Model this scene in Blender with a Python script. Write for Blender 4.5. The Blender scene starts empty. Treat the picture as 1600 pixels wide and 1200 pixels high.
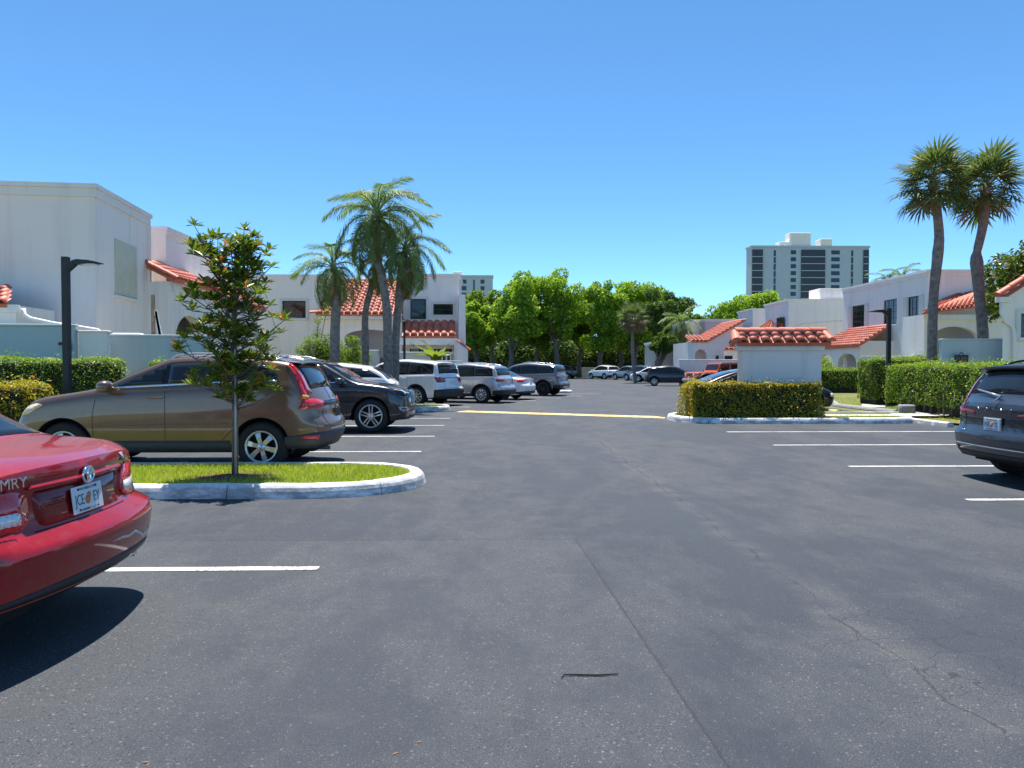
import bpy, bmesh, math, random
import numpy as np
from mathutils import Vector, Matrix

R = math.radians
PI = math.pi
SC = bpy.context.scene
COL = SC.collection
rnd = random.Random(7)

# ------------------------------------------------------------------ camera
FPX, CX, CY = 1140.0, 800.0, 600.0          # focal length and centre in photo pixels (1600 x 1200)
CAM_H = 1.5
YAW = math.atan(25.0 / FPX)                 # the aisle vanishes left of the picture's centre
PITCH = math.atan(27.0 / FPX)
cam_d = bpy.data.cameras.new('camera')
cam = bpy.data.objects.new('camera', cam_d)
COL.objects.link(cam)
cam.location = (0, 0, CAM_H)
cam.rotation_euler = (PI / 2 - PITCH, 0, -YAW)
cam_d.sensor_width = 36.0
cam_d.lens = FPX / 1600.0 * 36.0
cam_d.clip_start = 0.05
cam_d.clip_end = 3000
SC.camera = cam

# ------------------------------------------------------------------ sky, sun, exposure
SUN_EL, SUN_AZ = R(73), R(-7)              # azimuth from +Y, negative = towards -X
w = bpy.data.worlds.new('World')
SC.world = w
w.use_nodes = True
nt = w.node_tree
bg = nt.nodes['Background']
sky = nt.nodes.new('ShaderNodeTexSky')
sky.sky_type = 'NISHITA'
sky.sun_disc = False
sky.sun_elevation = SUN_EL
sky.sun_rotation = SUN_AZ
sky.altitude = 0
sky.air_density = 0.5
sky.dust_density = 0.1
sky.ozone_density = 6.0
hsv = nt.nodes.new('ShaderNodeHueSaturation')           # deeper blue, the same all over the sky
hsv.inputs['Hue'].default_value = 0.489
hsv.inputs['Saturation'].default_value = 1.10
nt.links.new(sky.outputs[0], hsv.inputs['Color'])
nt.links.new(hsv.outputs[0], bg.inputs[0])
bg.inputs[1].default_value = 0.124
sun_d = bpy.data.lights.new('sun', 'SUN')
sun_d.energy = 4.3
sun_d.angle = R(0.53)
sun_d.color = (1.0, 0.955, 0.89)
sun = bpy.data.objects.new('sun', sun_d)
COL.objects.link(sun)
to_sun = Vector((math.sin(SUN_AZ) * math.cos(SUN_EL), math.cos(SUN_AZ) * math.cos(SUN_EL), math.sin(SUN_EL)))
sun.rotation_euler = to_sun.to_track_quat('Z', 'Y').to_euler()
sun.location = to_sun * 60
vs = SC.view_settings
vs.view_transform = 'Standard'
vs.look = 'None'
vs.exposure = 1.12
vs.gamma = 1.0
vs.use_curve_mapping = False
SC.render.engine = 'CYCLES'
SC.cycles.use_denoising = True
SC.cycles.max_bounces = 8
SC.cycles.transparent_max_bounces = 8

# ------------------------------------------------------------------ pixel helpers (photo pixels -> metres)
_rot = cam.rotation_euler.to_matrix()
def ray(px, py):
    return _rot @ Vector(((px - CX) / FPX, (CY - py) / FPX, -1.0))
def G(px, py, z=0.0):
    d = ray(px, py); t = (z - CAM_H) / d.z
    return Vector((d.x * t, d.y * t, z))
def P(px, py, Y):
    d = ray(px, py); t = Y / d.y
    return Vector((d.x * t, Y, CAM_H + d.z * t))
def PX(px, py, X):
    d = ray(px, py); t = X / d.x
    return Vector((X, d.y * t, CAM_H + d.z * t))

# ------------------------------------------------------------------ object helpers
def link(o, parent=None):
    COL.objects.link(o)
    if parent is not None:
        o.parent = parent
    return o
def tag(o, label=None, cat=None, group=None, kind=None):
    if label: o['label'] = label
    if cat: o['category'] = cat
    if group: o['group'] = group
    if kind: o['kind'] = kind
    return o
def thing(name, label, cat, loc=(0, 0, 0), rz=0.0, group=None):
    o = bpy.data.objects.new(name, None)
    o.empty_display_size = 0.2
    link(o)
    o.location = loc
    o.rotation_euler = (0, 0, rz)
    return tag(o, label, cat, group)
def mobj(name, me, mat=None, parent=None):
    if mat is not None:
        me.materials.clear(); me.materials.append(mat)
    return link(bpy.data.objects.new(name, me), parent)
def copy_tree(o, parent=None):
    c = o.copy(); COL.objects.link(c); c.parent = parent
    for ch in list(o.children):
        copy_tree(ch, c)
    return c

class MB:
    """collects simple solids; build() links them as one mesh object"""
    def __init__(s): s.v = []; s.f = []; s.sm = []
    def add(s, vs_, fs_, smooth=False):
        b = len(s.v); s.v += [tuple(q) for q in vs_]
        s.f += [tuple(b + i for i in f) for f in fs_]; s.sm += [smooth] * len(fs_)
        return s
    def box(s, x0, x1, y0, y1, z0, z1):
        return s.add([(x0,y0,z0),(x1,y0,z0),(x1,y1,z0),(x0,y1,z0),(x0,y0,z1),(x1,y0,z1),(x1,y1,z1),(x0,y1,z1)],
              [(0,3,2,1),(4,5,6,7),(0,1,5,4),(1,2,6,5),(2,3,7,6),(3,0,4,7)])
    def bevbox(s, x0, x1, y0, y1, z0, z1, b=0.02):
        bm = bmesh.new(); bmesh.ops.create_cube(bm, size=1)
        for q in bm.verts:
            q.co = Vector(((x0+x1)/2 + q.co.x*(x1-x0), (y0+y1)/2 + q.co.y*(y1-y0), (z0+z1)/2 + q.co.z*(z1-z0)))
        bmesh.ops.bevel(bm, geom=list(bm.edges), offset=b, segments=2, affect='EDGES', profile=0.5)
        return s.bm(bm)
    def bm(s, bm, smooth=False, M=None):
        bm.verts.index_update()
        vs_ = [(M @ q.co) if M else q.co.copy() for q in bm.verts]
        fs_ = [[q.index for q in f.verts] for f in bm.faces]
        bm.free(); return s.add(vs_, fs_, smooth)
    def quad(s, a, b, c, d): return s.add([a, b, c, d], [(0, 1, 2, 3)])
    def poly(s, pts): return s.add(pts, [tuple(range(len(pts)))])
    def prism(s, pts2, fn, d0, d1, cap=True, smooth=False):
        n = len(pts2)
        vs_ = [fn(a, b, d0) for a, b in pts2] + [fn(a, b, d1) for a, b in pts2]
        fs_ = [(i, (i+1) % n, n+(i+1) % n, n+i) for i in range(n)]
        if cap: fs_ += [tuple(range(n-1, -1, -1)), tuple(range(n, 2*n))]
        return s.add(vs_, fs_, smooth)
    def tube(s, pts, rad, n=8, caps=True, smooth=True):
        pts = [Vector(p) for p in pts]; k = len(pts)
        rad = [rad]*k if not hasattr(rad, '__len__') else rad
        vs_ = []; a = None
        for i, p in enumerate(pts):
            t = (pts[min(i+1, k-1)] - pts[max(i-1, 0)]).normalized()
            if a is None: a = t.cross(Vector((0.03, 0.02, 1)) if abs(t.z) < 0.9 else Vector((1, 0, 0)))
            a = a - t*a.dot(t); a.normalize(); b = a.cross(t)
            for j in range(n):
                th = 2*PI*j/n
                vs_.append(p + (a*math.cos(th) + b*math.sin(th))*rad[i])
        fs_ = [(i*n+j, i*n+(j+1) % n, (i+1)*n+(j+1) % n, (i+1)*n+j) for i in range(k-1) for j in range(n)]
        if caps: fs_ += [tuple(range(n-1, -1, -1)), tuple(range((k-1)*n, k*n))]
        return s.add(vs_, fs_, smooth)
    def lathe(s, prof, M=None, n=24, smooth=True, closed=False):
        """prof: (r, h) about the local Z axis"""
        vs_ = []
        for r, h in prof:
            for j in range(n):
                th = 2*PI*j/n; q = Vector((r*math.cos(th), r*math.sin(th), h))
                vs_.append(M @ q if M else q)
        k = len(prof)
        fs_ = [(i*n+j, i*n+(j+1) % n, ((i+1) % k)*n+(j+1) % n, ((i+1) % k)*n+j) for i in range(k if closed else k-1) for j in range(n)]
        return s.add(vs_, fs_, smooth)
    def mesh(s, name='m'):
        me = bpy.data.meshes.new(name); me.from_pydata(s.v, [], s.f)
        me.polygons.foreach_set('use_smooth', s.sm); me.update()
        return me
    def build(s, name, mat=None, parent=None, label=None):
        o = mobj(name, s.mesh(name), mat, parent)
        if label: o['label'] = label
        return o
def fast_mesh(name, V, F, smooth=False):
    """V (n,3), F (m,k) numpy arrays"""
    V = np.asarray(V, dtype=np.float32); F = np.asarray(F, dtype=np.int32)
    me = bpy.data.meshes.new(name); m, k = F.shape
    me.vertices.add(len(V)); me.vertices.foreach_set('co', V.ravel())
    me.loops.add(m*k); me.loops.foreach_set('vertex_index', F.ravel())
    me.polygons.add(m); me.polygons.foreach_set('loop_start', np.arange(0, m*k, k, dtype=np.int32))
    me.polygons.foreach_set('loop_total', np.full(m, k, dtype=np.int32))
    me.polygons.foreach_set('use_smooth', np.full(m, smooth))
    me.update(calc_edges=True); return me
# ------------------------------------------------------------------ materials
class NT:
    def __init__(s, name):
        s.m = bpy.data.materials.new(name); s.m.use_nodes = True
        s.t = s.m.node_tree; s.b = s.t.nodes['Principled BSDF']; s.out = s.t.nodes['Material Output']
    def n(s, typ, **kw):
        q = s.t.nodes.new(typ)
        for k, v in kw.items(): setattr(q, k, v)
        return q
    def l(s, a, b): s.t.links.new(a, b)
    def inp(s, node, key, val):
        if hasattr(val, 'is_linked') or isinstance(val, bpy.types.NodeSocket): s.l(val, node.inputs[key])
        else: node.inputs[key].default_value = val
    def coord(s, which='Object'): return s.n('ShaderNodeTexCoord').outputs[which]
    def mapping(s, vec, scale=(1,1,1), loc=(0,0,0), rot=(0,0,0)):
        q = s.n('ShaderNodeMapping'); s.l(vec, q.inputs[0])
        q.inputs['Location'].default_value = loc; q.inputs['Rotation'].default_value = rot; q.inputs['Scale'].default_value = scale
        return q.outputs[0]
    def noise(s, vec, scale, detail=4, rough=0.55, dist=0.0):
        q = s.n('ShaderNodeTexNoise')
        if vec is not None: s.l(vec, q.inputs['Vector'])
        q.inputs['Scale'].default_value = scale; q.inputs['Detail'].default_value = detail
        q.inputs['Roughness'].default_value = rough; q.inputs['Distortion'].default_value = dist
        return q.outputs['Fac']
    def voro(s, vec, scale, feature='F1'):
        q = s.n('ShaderNodeTexVoronoi', feature=feature)
        if vec is not None: s.l(vec, q.inputs['Vector'])
        q.inputs['Scale'].default_value = scale
        return q
    def ramp(s, fac, stops):
        q = s.n('ShaderNodeValToRGB'); s.l(fac, q.inputs[0]); cr = q.color_ramp
        while len(cr.elements) < len(stops): cr.elements.new(0.5)
        for e, (p, c) in zip(cr.elements, stops):
            e.position = p; e.color = (c, c, c, 1) if not hasattr(c, '__len__') else (c[0], c[1], c[2], 1)
        return q.outputs[0]
    def mix(s, fac, a, b, typ='MIX'):
        q = s.n('ShaderNodeMix', data_type='RGBA', blend_type=typ)
        for k, v in ((0, fac), (6, a), (7, b)):
            if isinstance(v, bpy.types.NodeSocket): s.l(v, q.inputs[k])
            elif k == 0: q.inputs[0].default_value = v
            else: q.inputs[k].default_value = (v[0], v[1], v[2], 1) if hasattr(v, '__len__') else (v, v, v, 1)
        return q.outputs[2]
    def math(s, op, a, b=None, clamp=False):
        q = s.n('ShaderNodeMath', operation=op); q.use_clamp = clamp
        for i, v in enumerate((a, b)):
            if v is None: continue
            if isinstance(v, bpy.types.NodeSocket): s.l(v, q.inputs[i])
            else: q.inputs[i].default_value = v
        return q.outputs[0]
    def bump(s, h, strength=0.3, dist=0.01):
        q = s.n('ShaderNodeBump'); s.l(h, q.inputs['Height'])
        q.inputs['Strength'].default_value = strength; q.inputs['Distance'].default_value = dist
        s.l(q.outputs[0], s.b.inputs['Normal']); return q
    def base(s, c): s.inp(s.b, 'Base Color', (c[0], c[1], c[2], 1) if hasattr(c, '__len__') else c)
    def set(s, **kw):
        for k, v in kw.items(): s.inp(s.b, k.replace('_', ' '), v)
        return s

def plain(name, col, rough=0.5, metal=0.0, var=0.12, scale=8.0, bump=0.0, coat=0.0, spec=0.5):
    q = NT(name); co = q.coord()
    nz = q.noise(co, scale, 5)
    q.base(q.mix(q.ramp(nz, [(0.3, 0), (0.7, 1)]), [c*(1-var) for c in col], [min(1, c*(1+var)) for c in col]))
    q.set(Roughness=rough, Metallic=metal, Coat_Weight=coat, Specular_IOR_Level=spec)
    if bump: q.bump(q.noise(co, scale*6, 3), bump, 0.01)
    return q.m

def stucco(name, col, dirt=0.25):
    q = NT(name); co = q.coord(); geo = q.n('ShaderNodeNewGeometry').outputs['Position']
    big = q.noise(geo, 0.35, 5, 0.6)
    streak = q.noise(q.mapping(geo, (2.2, 2.2, 0.16)), 1.0, 5, 0.6)
    c = q.mix(q.ramp(big, [(0.35, 0), (0.7, 1)]), [x*0.93 for x in col], col)
    c = q.mix(q.math('MULTIPLY', q.ramp(streak, [(0.50, 0), (0.78, 1)]), dirt), c, [col[0]*0.62, col[1]*0.6, col[2]*0.57])
    q.base(c); q.set(Roughness=0.9, Specular_IOR_Level=0.2)
    hb = q.math('ADD', q.noise(geo, 38, 4, 0.65), q.math('MULTIPLY', q.noise(geo, 6.0, 4, 0.6), 1.2))
    q.bump(hb, 0.45, 0.014)
    return q.m

def tile_mat(name, col):
    q = NT(name); geo = q.n('ShaderNodeNewGeometry'); oi = q.n('ShaderNodeObjectInfo').outputs['Random']
    r = q.math('FRACT', q.math('ADD', q.math('MULTIPLY', geo.outputs['Random Per Island'], 3.7), oi))
    nz = q.noise(geo.outputs['Position'], 5.0, 5, 0.65)
    c = q.mix(r, [col[0]*0.78, col[1]*0.7, col[2]*0.7], [col[0]*1.12, col[1]*1.3, col[2]*1.35])
    c = q.mix(q.math('MULTIPLY', q.ramp(nz, [(0.48, 0), (0.72, 1)]), 0.55), c, (0.17, 0.085, 0.07))
    q.base(c); q.set(Roughness=0.55, Specular_IOR_Level=0.4)
    q.bump(q.noise(geo.outputs['Position'], 40, 3), 0.2, 0.006)
    return q.m

def leaf_mat(name, c0, c1, c2=None, rough=0.45, trans=0.45, accent=0.0):
    """leaves: colour varies leaf by leaf, light passes through"""
    q = NT(name); geo = q.n('ShaderNodeNewGeometry')
    isl = geo.outputs['Random Per Island']
    nz = q.noise(geo.outputs['Position'], 1.4, 3)
    f = q.math('ADD', q.math('MULTIPLY', isl, 0.7), q.math('MULTIPLY', q.ramp(nz, [(0.3, 0), (0.7, 1)]), 0.3))
    c = q.mix(f, c0, c1)
    if c2 is not None:
        c = q.mix(q.ramp(q.math('FRACT', q.math('MULTIPLY', isl, 17.3)), [(1-accent-0.01, 0), (1-accent, 1)]), c, c2)
    q.base(c); q.set(Roughness=rough, Specular_IOR_Level=0.35)
    tr = q.n('ShaderNodeBsdfTranslucent'); q.l(q.mix(1.0, c, (1.0, 1.0, 0.55), 'MULTIPLY'), tr.inputs[0])
    mx = q.n('ShaderNodeMixShader'); mx.inputs[0].default_value = trans
    q.l(q.b.outputs[0], mx.inputs[1]); q.l(tr.outputs[0], mx.inputs[2]); q.l(mx.outputs[0], q.out.inputs[0])
    return q.m

def paint(name, col, metal=0.35, rough=0.32, flake=0.06, spec=0.5):
    q = NT(name); co = q.coord()
    nz = q.noise(co, 3.0, 4)
    dust = q.noise(co, 14.0, 6, 0.7)
    c = q.mix(q.ramp(nz, [(0.3, 0), (0.7, 1)]), [x*(1-flake) for x in col], [min(1, x*(1+flake)) for x in col])
    c = q.mix(q.math('MULTIPLY', q.ramp(dust, [(0.5, 0), (0.9, 1)]), 0.10), c, (0.35, 0.32, 0.28))
    q.base(c)
    q.set(Metallic=metal, Roughness=rough, Specular_IOR_Level=spec, Coat_Weight=1.0, Coat_Roughness=q.ramp(dust, [(0.3, 0.03), (0.8, 0.10)]))
    return q.m

M = {}
M['white'] = stucco('white_stucco', (0.91, 0.83, 0.765), 0.42)
M['white_a'] = stucco('white_stucco_bounce_warm', (0.95, 0.84, 0.77), 0.42)  # lighter, warmer white for the corner house; bounced light put into the tone
M['white2'] = stucco('white_stucco_trim', (0.88, 0.82, 0.77), 0.42)
M['teal'] = stucco('pale_teal_stucco', (0.46, 0.55, 0.56), 0.3)
M['kiosk'] = stucco('grey_white_stucco', (0.78, 0.72, 0.68), 0.6)
M['pink_bounce'] = stucco('bounce_tinted_stucco', (0.74, 0.58, 0.58), 0.2)  # bounce light from the red roofs put into a white wall's colour
M['grey_stucco'] = stucco('porch_shade_grey_stucco', (0.52, 0.51, 0.52), 0.2)  # greyer copy of the white stucco, with porch shade put into it
M['tile'] = tile_mat('clay_roof_tile', (0.60, 0.15, 0.085))
M['black_metal'] = plain('black_painted_metal', (0.012, 0.012, 0.014), 0.45, 0.0, 0.3, 5)
M['dark_frame'] = plain('dark_bronze_frame', (0.03, 0.028, 0.027), 0.4)
M['shutter'] = plain('cream_shutter', (0.62, 0.58, 0.43), 0.5, 0.0, 0.06, 3)
M['shutter_white'] = plain('white_shutter', (0.66, 0.64, 0.60), 0.5, 0.0, 0.06, 3)
def glass_dark(name, col=(0.012, 0.015, 0.018), rough=0.03):
    q = NT(name); co = q.coord()
    q.base(q.mix(q.noise(co, 2.0, 3), [c*0.7 for c in col], [c*1.5 for c in col]))
    q.set(Roughness=rough, Specular_IOR_Level=0.5)
    return q.m
M['pane'] = glass_dark('window_pane')
M['car_glass'] = glass_dark('car_glass', (0.010, 0.013, 0.015))
M['trim_black'] = plain('black_plastic_trim', (0.018, 0.018, 0.02), 0.55, 0, 0.2, 10)
M['trim_gloss'] = plain('gloss_black_trim', (0.008, 0.008, 0.009), 0.12, 0, 0.1, 10)
M['clad'] = plain('grey_plastic_cladding', (0.045, 0.045, 0.047), 0.55, 0, 0.15, 10)
M['rubber'] = plain('tyre_rubber', (0.014, 0.014, 0.015), 0.8, 0, 0.3, 14, 0.2)
M['well'] = plain('wheel_well_black', (0.006, 0.006, 0.006), 0.9)
M['alloy'] = plain('silver_alloy', (0.62, 0.62, 0.62), 0.28, 0.85, 0.06)
M['alloy_dark'] = plain('black_alloy', (0.02, 0.02, 0.022), 0.3, 0.5, 0.1)
M['chrome'] = plain('chrome', (0.82, 0.82, 0.84), 0.08, 1.0, 0.02)
M['silver_trim'] = plain('satin_silver_trim', (0.60, 0.61, 0.63), 0.25, 0.8, 0.04)
def lens(name, col, rough=0.08):
    q = NT(name); co = q.coord()
    v = q.voro(q.mapping(co, (1, 1, 1)), 55.0)
    q.base(q.mix(q.ramp(v.outputs['Distance'], [(0.1, 0), (0.6, 1)]), [c*0.75 for c in col], [min(1, c*1.15) for c in col]))
    q.set(Roughness=rough, Coat_Weight=1.0, Coat_Roughness=0.02, Specular_IOR_Level=0.6)
    return q.m
M['lamp_red'] = lens('red_lamp_lens', (0.50, 0.012, 0.015))
M['lamp_dark_red'] = lens('dark_red_lamp_lens', (0.20, 0.008, 0.012))
M['lamp_clear'] = lens('clear_lamp_lens', (0.62, 0.63, 0.62))
M['lamp_amber'] = lens('amber_lamp_lens', (0.65, 0.22, 0.03))
M['lamp_yellowed'] = lens('yellowed_headlamp_lens', (0.62, 0.52, 0.34), 0.2)
M['plate_white'] = plain('licence_plate_white', (0.62, 0.68, 0.70), 0.45, 0, 0.05)
M['plate_green'] = plain('licence_plate_green_ink', (0.02, 0.16, 0.18), 0.5)
M['plate_blue'] = plain('licence_plate_blue_ink', (0.02, 0.07, 0.22), 0.5)
M['plate_orange'] = plain('licence_plate_orange_ink', (0.50, 0.20, 0.07), 0.5)
M['sticker'] = plain('grey_sticker', (0.22, 0.19, 0.19), 0.6)
M['bare'] = plain('scraped_primer', (0.62, 0.54, 0.44), 0.6, 0, 0.2, 20)
M['yellow_paint'] = plain('yellow_paint', (0.70, 0.52, 0.17), 0.7, 0, 0.25, 6, 0.2)
M['concrete'] = plain('concrete', (0.50, 0.46, 0.40), 0.9, 0, 0.15, 3, 0.3)
M['concrete_grey'] = plain('grey_concrete', (0.26, 0.26, 0.27), 0.9, 0, 0.2, 3, 0.3)
M['wood'] = plain('weathered_wood', (0.33, 0.22, 0.13), 0.8, 0, 0.3, 7)
M['bark'] = plain('grey_bark', (0.15, 0.125, 0.105), 0.95, 0, 0.45, 5, 0.8)
M['bark_palm'] = plain('palm_bark', (0.21, 0.185, 0.165), 0.95, 0, 0.4, 7, 0.9)
M['bark_young'] = plain('young_bark', (0.16, 0.13, 0.105), 0.95, 0, 0.35, 20, 0.4)
M['mulch'] = plain('brown_mulch', (0.13, 0.06, 0.035), 0.95, 0, 0.6, 25, 0.9)
# ------------------------------------------------------------------ cars
def pchip(pts):
    """monotone cubic through (x, y) points -> vectorised function"""
    pts = sorted(pts); x = np.array([p[0] for p in pts], float); y = np.array([p[1] for p in pts], float)
    h = np.diff(x); d = np.diff(y)/h; m = np.zeros(len(x))
    for i in range(1, len(x)-1):
        if d[i-1]*d[i] > 0:
            w1 = 2*h[i]+h[i-1]; w2 = h[i]+2*h[i-1]; m[i] = (w1+w2)/(w1/d[i-1]+w2/d[i])
    m[0], m[-1] = d[0], d[-1]
    def f(q):
        q = np.clip(np.asarray(q, float), x[0], x[-1]); i = np.clip(np.searchsorted(x, q)-1, 0, len(h)-1)
        t = (q-x[i])/h[i]
        r = (1+2*t)*(1-t)**2*y[i] + t*(1-t)**2*h[i]*m[i] + t*t*(3-2*t)*y[i+1] + t*t*(t-1)*h[i]*m[i+1]
        return r
    return f

class Shape:
    def __init__(s, p):
        s.p = p; s.L = p['L']; s.hw = p['W']/2; s.xe = s.L/2
        s.zt = pchip(p['top']); s.zs_ = pchip(p['belt']); s.bot = pchip(p['bot'])
        s.rp = pchip(p['rear']); s.fp = pchip(p['front'])
        s.sp = pchip(p.get('side', [(0, .93), (.12, .965), (.35, .99), (.55, 1.0), (.72, .993), (.85, .985), (.93, .97), (1.0, .935)]))
        s.tum = p.get('tumble', 0.36); s.drop = p.get('drop', 0.07)
        s.cr = p.get('cr', (0.50, 0.50)); s.ca = p.get('ca', (0.20, 0.26)); s.bulge = p.get('bulge', (0.07, 0.10))
        s.axles = p['axles']; s.R = p['R']; s.AR = p.get('AR', p['R']+0.06); s.az = p.get('az', p['R'])
        s.wz = (p.get('wr', 0.62), p.get('wf', 0.62))
    def zs(s, X): return np.minimum(s.zs_(X), s.zt(X)-0.012)
    def w(s, X):
        X = np.asarray(X, float)
        ur = np.clip((-s.xe+s.cr[0]-X)/s.cr[0], 0, 1); uf = np.clip((X-s.xe+s.cr[1])/s.cr[1], 0, 1)
        n = 2.4
        return s.hw - s.ca[0]*(1-(1-ur**n)**(1/n)) - s.ca[1]*(1-(1-uf**n)**(1/n))
    def wend(s, e): return s.hw - s.ca[0 if e < 0 else 1]
    def zb(s, X):
        z = s.bot(X)
        for a in s.axles:
            dx = np.abs(X-a)
            z = np.where(dx < s.AR, np.maximum(z, s.az+np.sqrt(np.maximum(s.AR**2-dx**2, 0))), z)
        return z
    def side_y(s, X, z):
        zs = s.zs(X); z0 = s.p['sill']; t = np.clip((z-z0)/(zs-z0), 0, 1)
        y = s.w(X)*s.sp(t)
        return y - np.maximum(z-zs, 0)*s.tum
    def warp(s, X, y, z):
        X = np.asarray(X, float)
        r = np.clip((-X-(s.xe-s.wz[0]))/s.wz[0], 0, 1)**1.6; f = np.clip((X-(s.xe-s.wz[1]))/s.wz[1], 0, 1)**1.6
        br = np.clip(1-(y/s.wend(-1))**2, -0.3, 1)*s.bulge[0]; bf = np.clip(1-(y/s.wend(1))**2, -0.3, 1)*s.bulge[1]
        x = X + r*(s.rp(z)+s.bulge[0]-br) - f*(s.fp(z)+s.bulge[1]-bf)
        return x
    def ze(s, X): return np.maximum(s.zs(X), s.zt(X)-s.drop)
    # ---- parametric maps used by everything that lies on the body
    def m_side(s, a, z, sd=1):
        y = s.side_y(a, z)*sd
        return np.stack([s.warp(a, y, z), y, z+0*y], -1)
    def m_top(s, X, v):
        ze = s.ze(X); we = s.side_y(X, ze); y = v*we
        z = ze + (s.zt(X)-ze)*np.sqrt(np.maximum(1-np.abs(v)**3, 0))
        return np.stack([s.warp(X, y, z), y, z], -1)
    def m_end(s, a, z, e=-1):
        """perimeter coordinate a (0 = centre line of the end, grows round the corner)"""
        a = np.asarray(a, float); z = np.asarray(z, float)+0*a
        we = s.wend(e); sd = np.where(a < 0, -1.0, 1.0); A = np.abs(a)
        i = 0 if e < 0 else 1
        if not hasattr(s, 'tab'): s.tab = {}
        if e not in s.tab:
            X = s.xe - np.concatenate([(1-np.cos(np.linspace(0, PI/2, 60)))*0.35*s.cr[i], np.linspace(0.36*s.cr[i], 1.6, 80)])
            ww = s.w(X*e)
            arc = np.concatenate([[0], np.cumsum(np.hypot(np.diff(X), np.diff(ww)))])
            s.tab[e] = (arc, X)
        arc, X = s.tab[e]
        Xs = np.where(A > we, np.interp(A-we, arc, X), s.xe)*e
        y = np.where(A > we, s.side_y(Xs, z), A/we*s.side_y(np.full_like(A, s.xe*e), z))*sd
        return np.stack([s.warp(Xs, y, z), y, z], -1)
    def body_mesh(s):
        xs = set(np.round(np.linspace(-s.xe+0.5, s.xe-0.5, 46), 4))
        for a in s.axles:
            z0 = float(s.bot(a)); th0 = math.asin(max(-0.95, min(0.95, (z0-s.az)/s.AR)))
            for th in np.linspace(th0, PI-th0, 27): xs.add(round(a+s.AR*math.cos(th), 4))
            c = s.AR*math.cos(th0); xs.add(round(a-c-0.004, 4)); xs.add(round(a+c+0.004, 4))
        for t in np.linspace(0, 1, 20):
            xs.add(round(-s.xe+0.5*(1-math.sin(t*PI/2)), 4)); xs.add(round(s.xe-0.5*(1-math.sin(t*PI/2)), 4))
        for q in s.p['top']: xs.add(round(max(-s.xe, min(s.xe, q[0])), 4))
        xs = sorted(xs); xs = [x for i, x in enumerate(xs) if i == 0 or x-xs[i-1] > 0.0015]
        X = np.array(xs); n = len(X); N1, N2, N3 = 16, 7, 9
        zb = s.zb(X); zs = s.zs(X); ze = s.ze(X); zb = np.minimum(zb, zs-0.02)
        cols = []
        t1 = np.linspace(0, 1, N1+1)
        for t in t1:
            z = zb+(zs-zb)*t; y = s.side_y(X, z); cols.append((s.warp(X, y, z), y, z))
        for t in np.linspace(0, 1, N2+1)[1:]:
            z = zs+(ze-zs)*t; y = s.side_y(X, z); cols.append((s.warp(X, y, z), y, z))
        for t in np.linspace(0, 1, N3+1)[1:]:
            v = math.cos(t*PI/2)*0.35 + (1-t)*0.65; v = max(v, 0)
            q = s.m_top(X, np.full(n, v)); cols.append((q[:, 0], q[:, 1], q[:, 2]))
        K = len(cols); V = []; F = []
        for sd in (1, -1):
            for k in range(K):
                for i in range(n): V.append((cols[k][0][i], cols[k][1][i]*sd, cols[k][2][i]))
        idx = lambda sd, k, i: (0 if sd > 0 else K*n) + k*n + i
        for k in range(K-1):
            for i in range(n-1):
                F.append((idx(1, k, i+1), idx(1, k, i), idx(1, k+1, i), idx(1, k+1, i+1)))
                F.append((idx(-1, k, i), idx(-1, k, i+1), idx(-1, k+1, i+1), idx(-1, k+1, i)))
        # end caps
        for e, i in ((-1, 0), (1, n-1)):
            NV = 20; vv = np.linspace(-1, 1, NV+1); rows = N1+N2+1; base = len(V)
            zbk, zek, ztk = zb[i], ze[i], float(s.zt(X[i]))
            for k in range(rows):
                zk = cols[k][2][i]; yk = cols[k][1][i]
                z = zk + (zk-zbk)/(zek-zbk)*(ztk-zek)*np.sqrt(np.maximum(1-np.abs(vv)**3, 0)); y = vv*yk
                x = s.warp(np.full(NV+1, X[i]), y, z)
                for j in range(NV+1): V.append((x[j], y[j], z[j]))
            for k in range(rows-1):
                for j in range(NV):
                    a = base+k*(NV+1)+j; q = (a, a+1, a+NV+2, a+NV+1)
                    F.append(q if e > 0 else q[::-1])
        me = bpy.data.meshes.new('body'); me.from_pydata(V, [], F)
        bm = bmesh.new(); bm.from_mesh(me); bmesh.ops.remove_doubles(bm, verts=bm.verts, dist=0.0008)
        bmesh.ops.dissolve_degenerate(bm, dist=0.0005, edges=bm.edges)
        bmesh.ops.recalc_face_normals(bm, faces=bm.faces)
        for f in bm.faces: f.smooth = True
        bm.to_mesh(me); bm.free(); return me
    def patch(s, mode, poly, off=0.004, sd=1, step=0.07, thick=0.012):
        """a flat outline in body coordinates laid on the body as a thin raised piece"""
        bm = bmesh.new(); vs_ = [bm.verts.new((a, b, 0)) for a, b in poly]
        bm.faces.new(vs_)
        A = [q[0] for q in poly]; B = [q[1] for q in poly]
        stb = step if mode != 'top' else 0.12
        for lo, hi, st, nrm in ((min(A), max(A), step, (1, 0, 0)), (min(B), max(B), stb, (0, 1, 0))):
            k = max(1, int((hi-lo)/st))
            for i in range(1, k):
                c = lo+(hi-lo)*i/k
                bmesh.ops.bisect_plane(bm, geom=bm.verts[:]+bm.edges[:]+bm.faces[:], dist=1e-5, plane_co=(c if nrm[0] else 0, c if nrm[1] else 0, 0), plane_no=nrm)
        bm.verts.ensure_lookup_table(); bm.verts.index_update()
        a = np.array([q.co.x for q in bm.verts]); b = np.array([q.co.y for q in bm.verts])
        fn = {'side': lambda u, v: s.m_side(u, v, sd), 'top': s.m_top, 'rear': lambda u, v: s.m_end(u, v, -1), 'front': lambda u, v: s.m_end(u, v, 1)}[mode]
        h = 0.004
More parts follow.
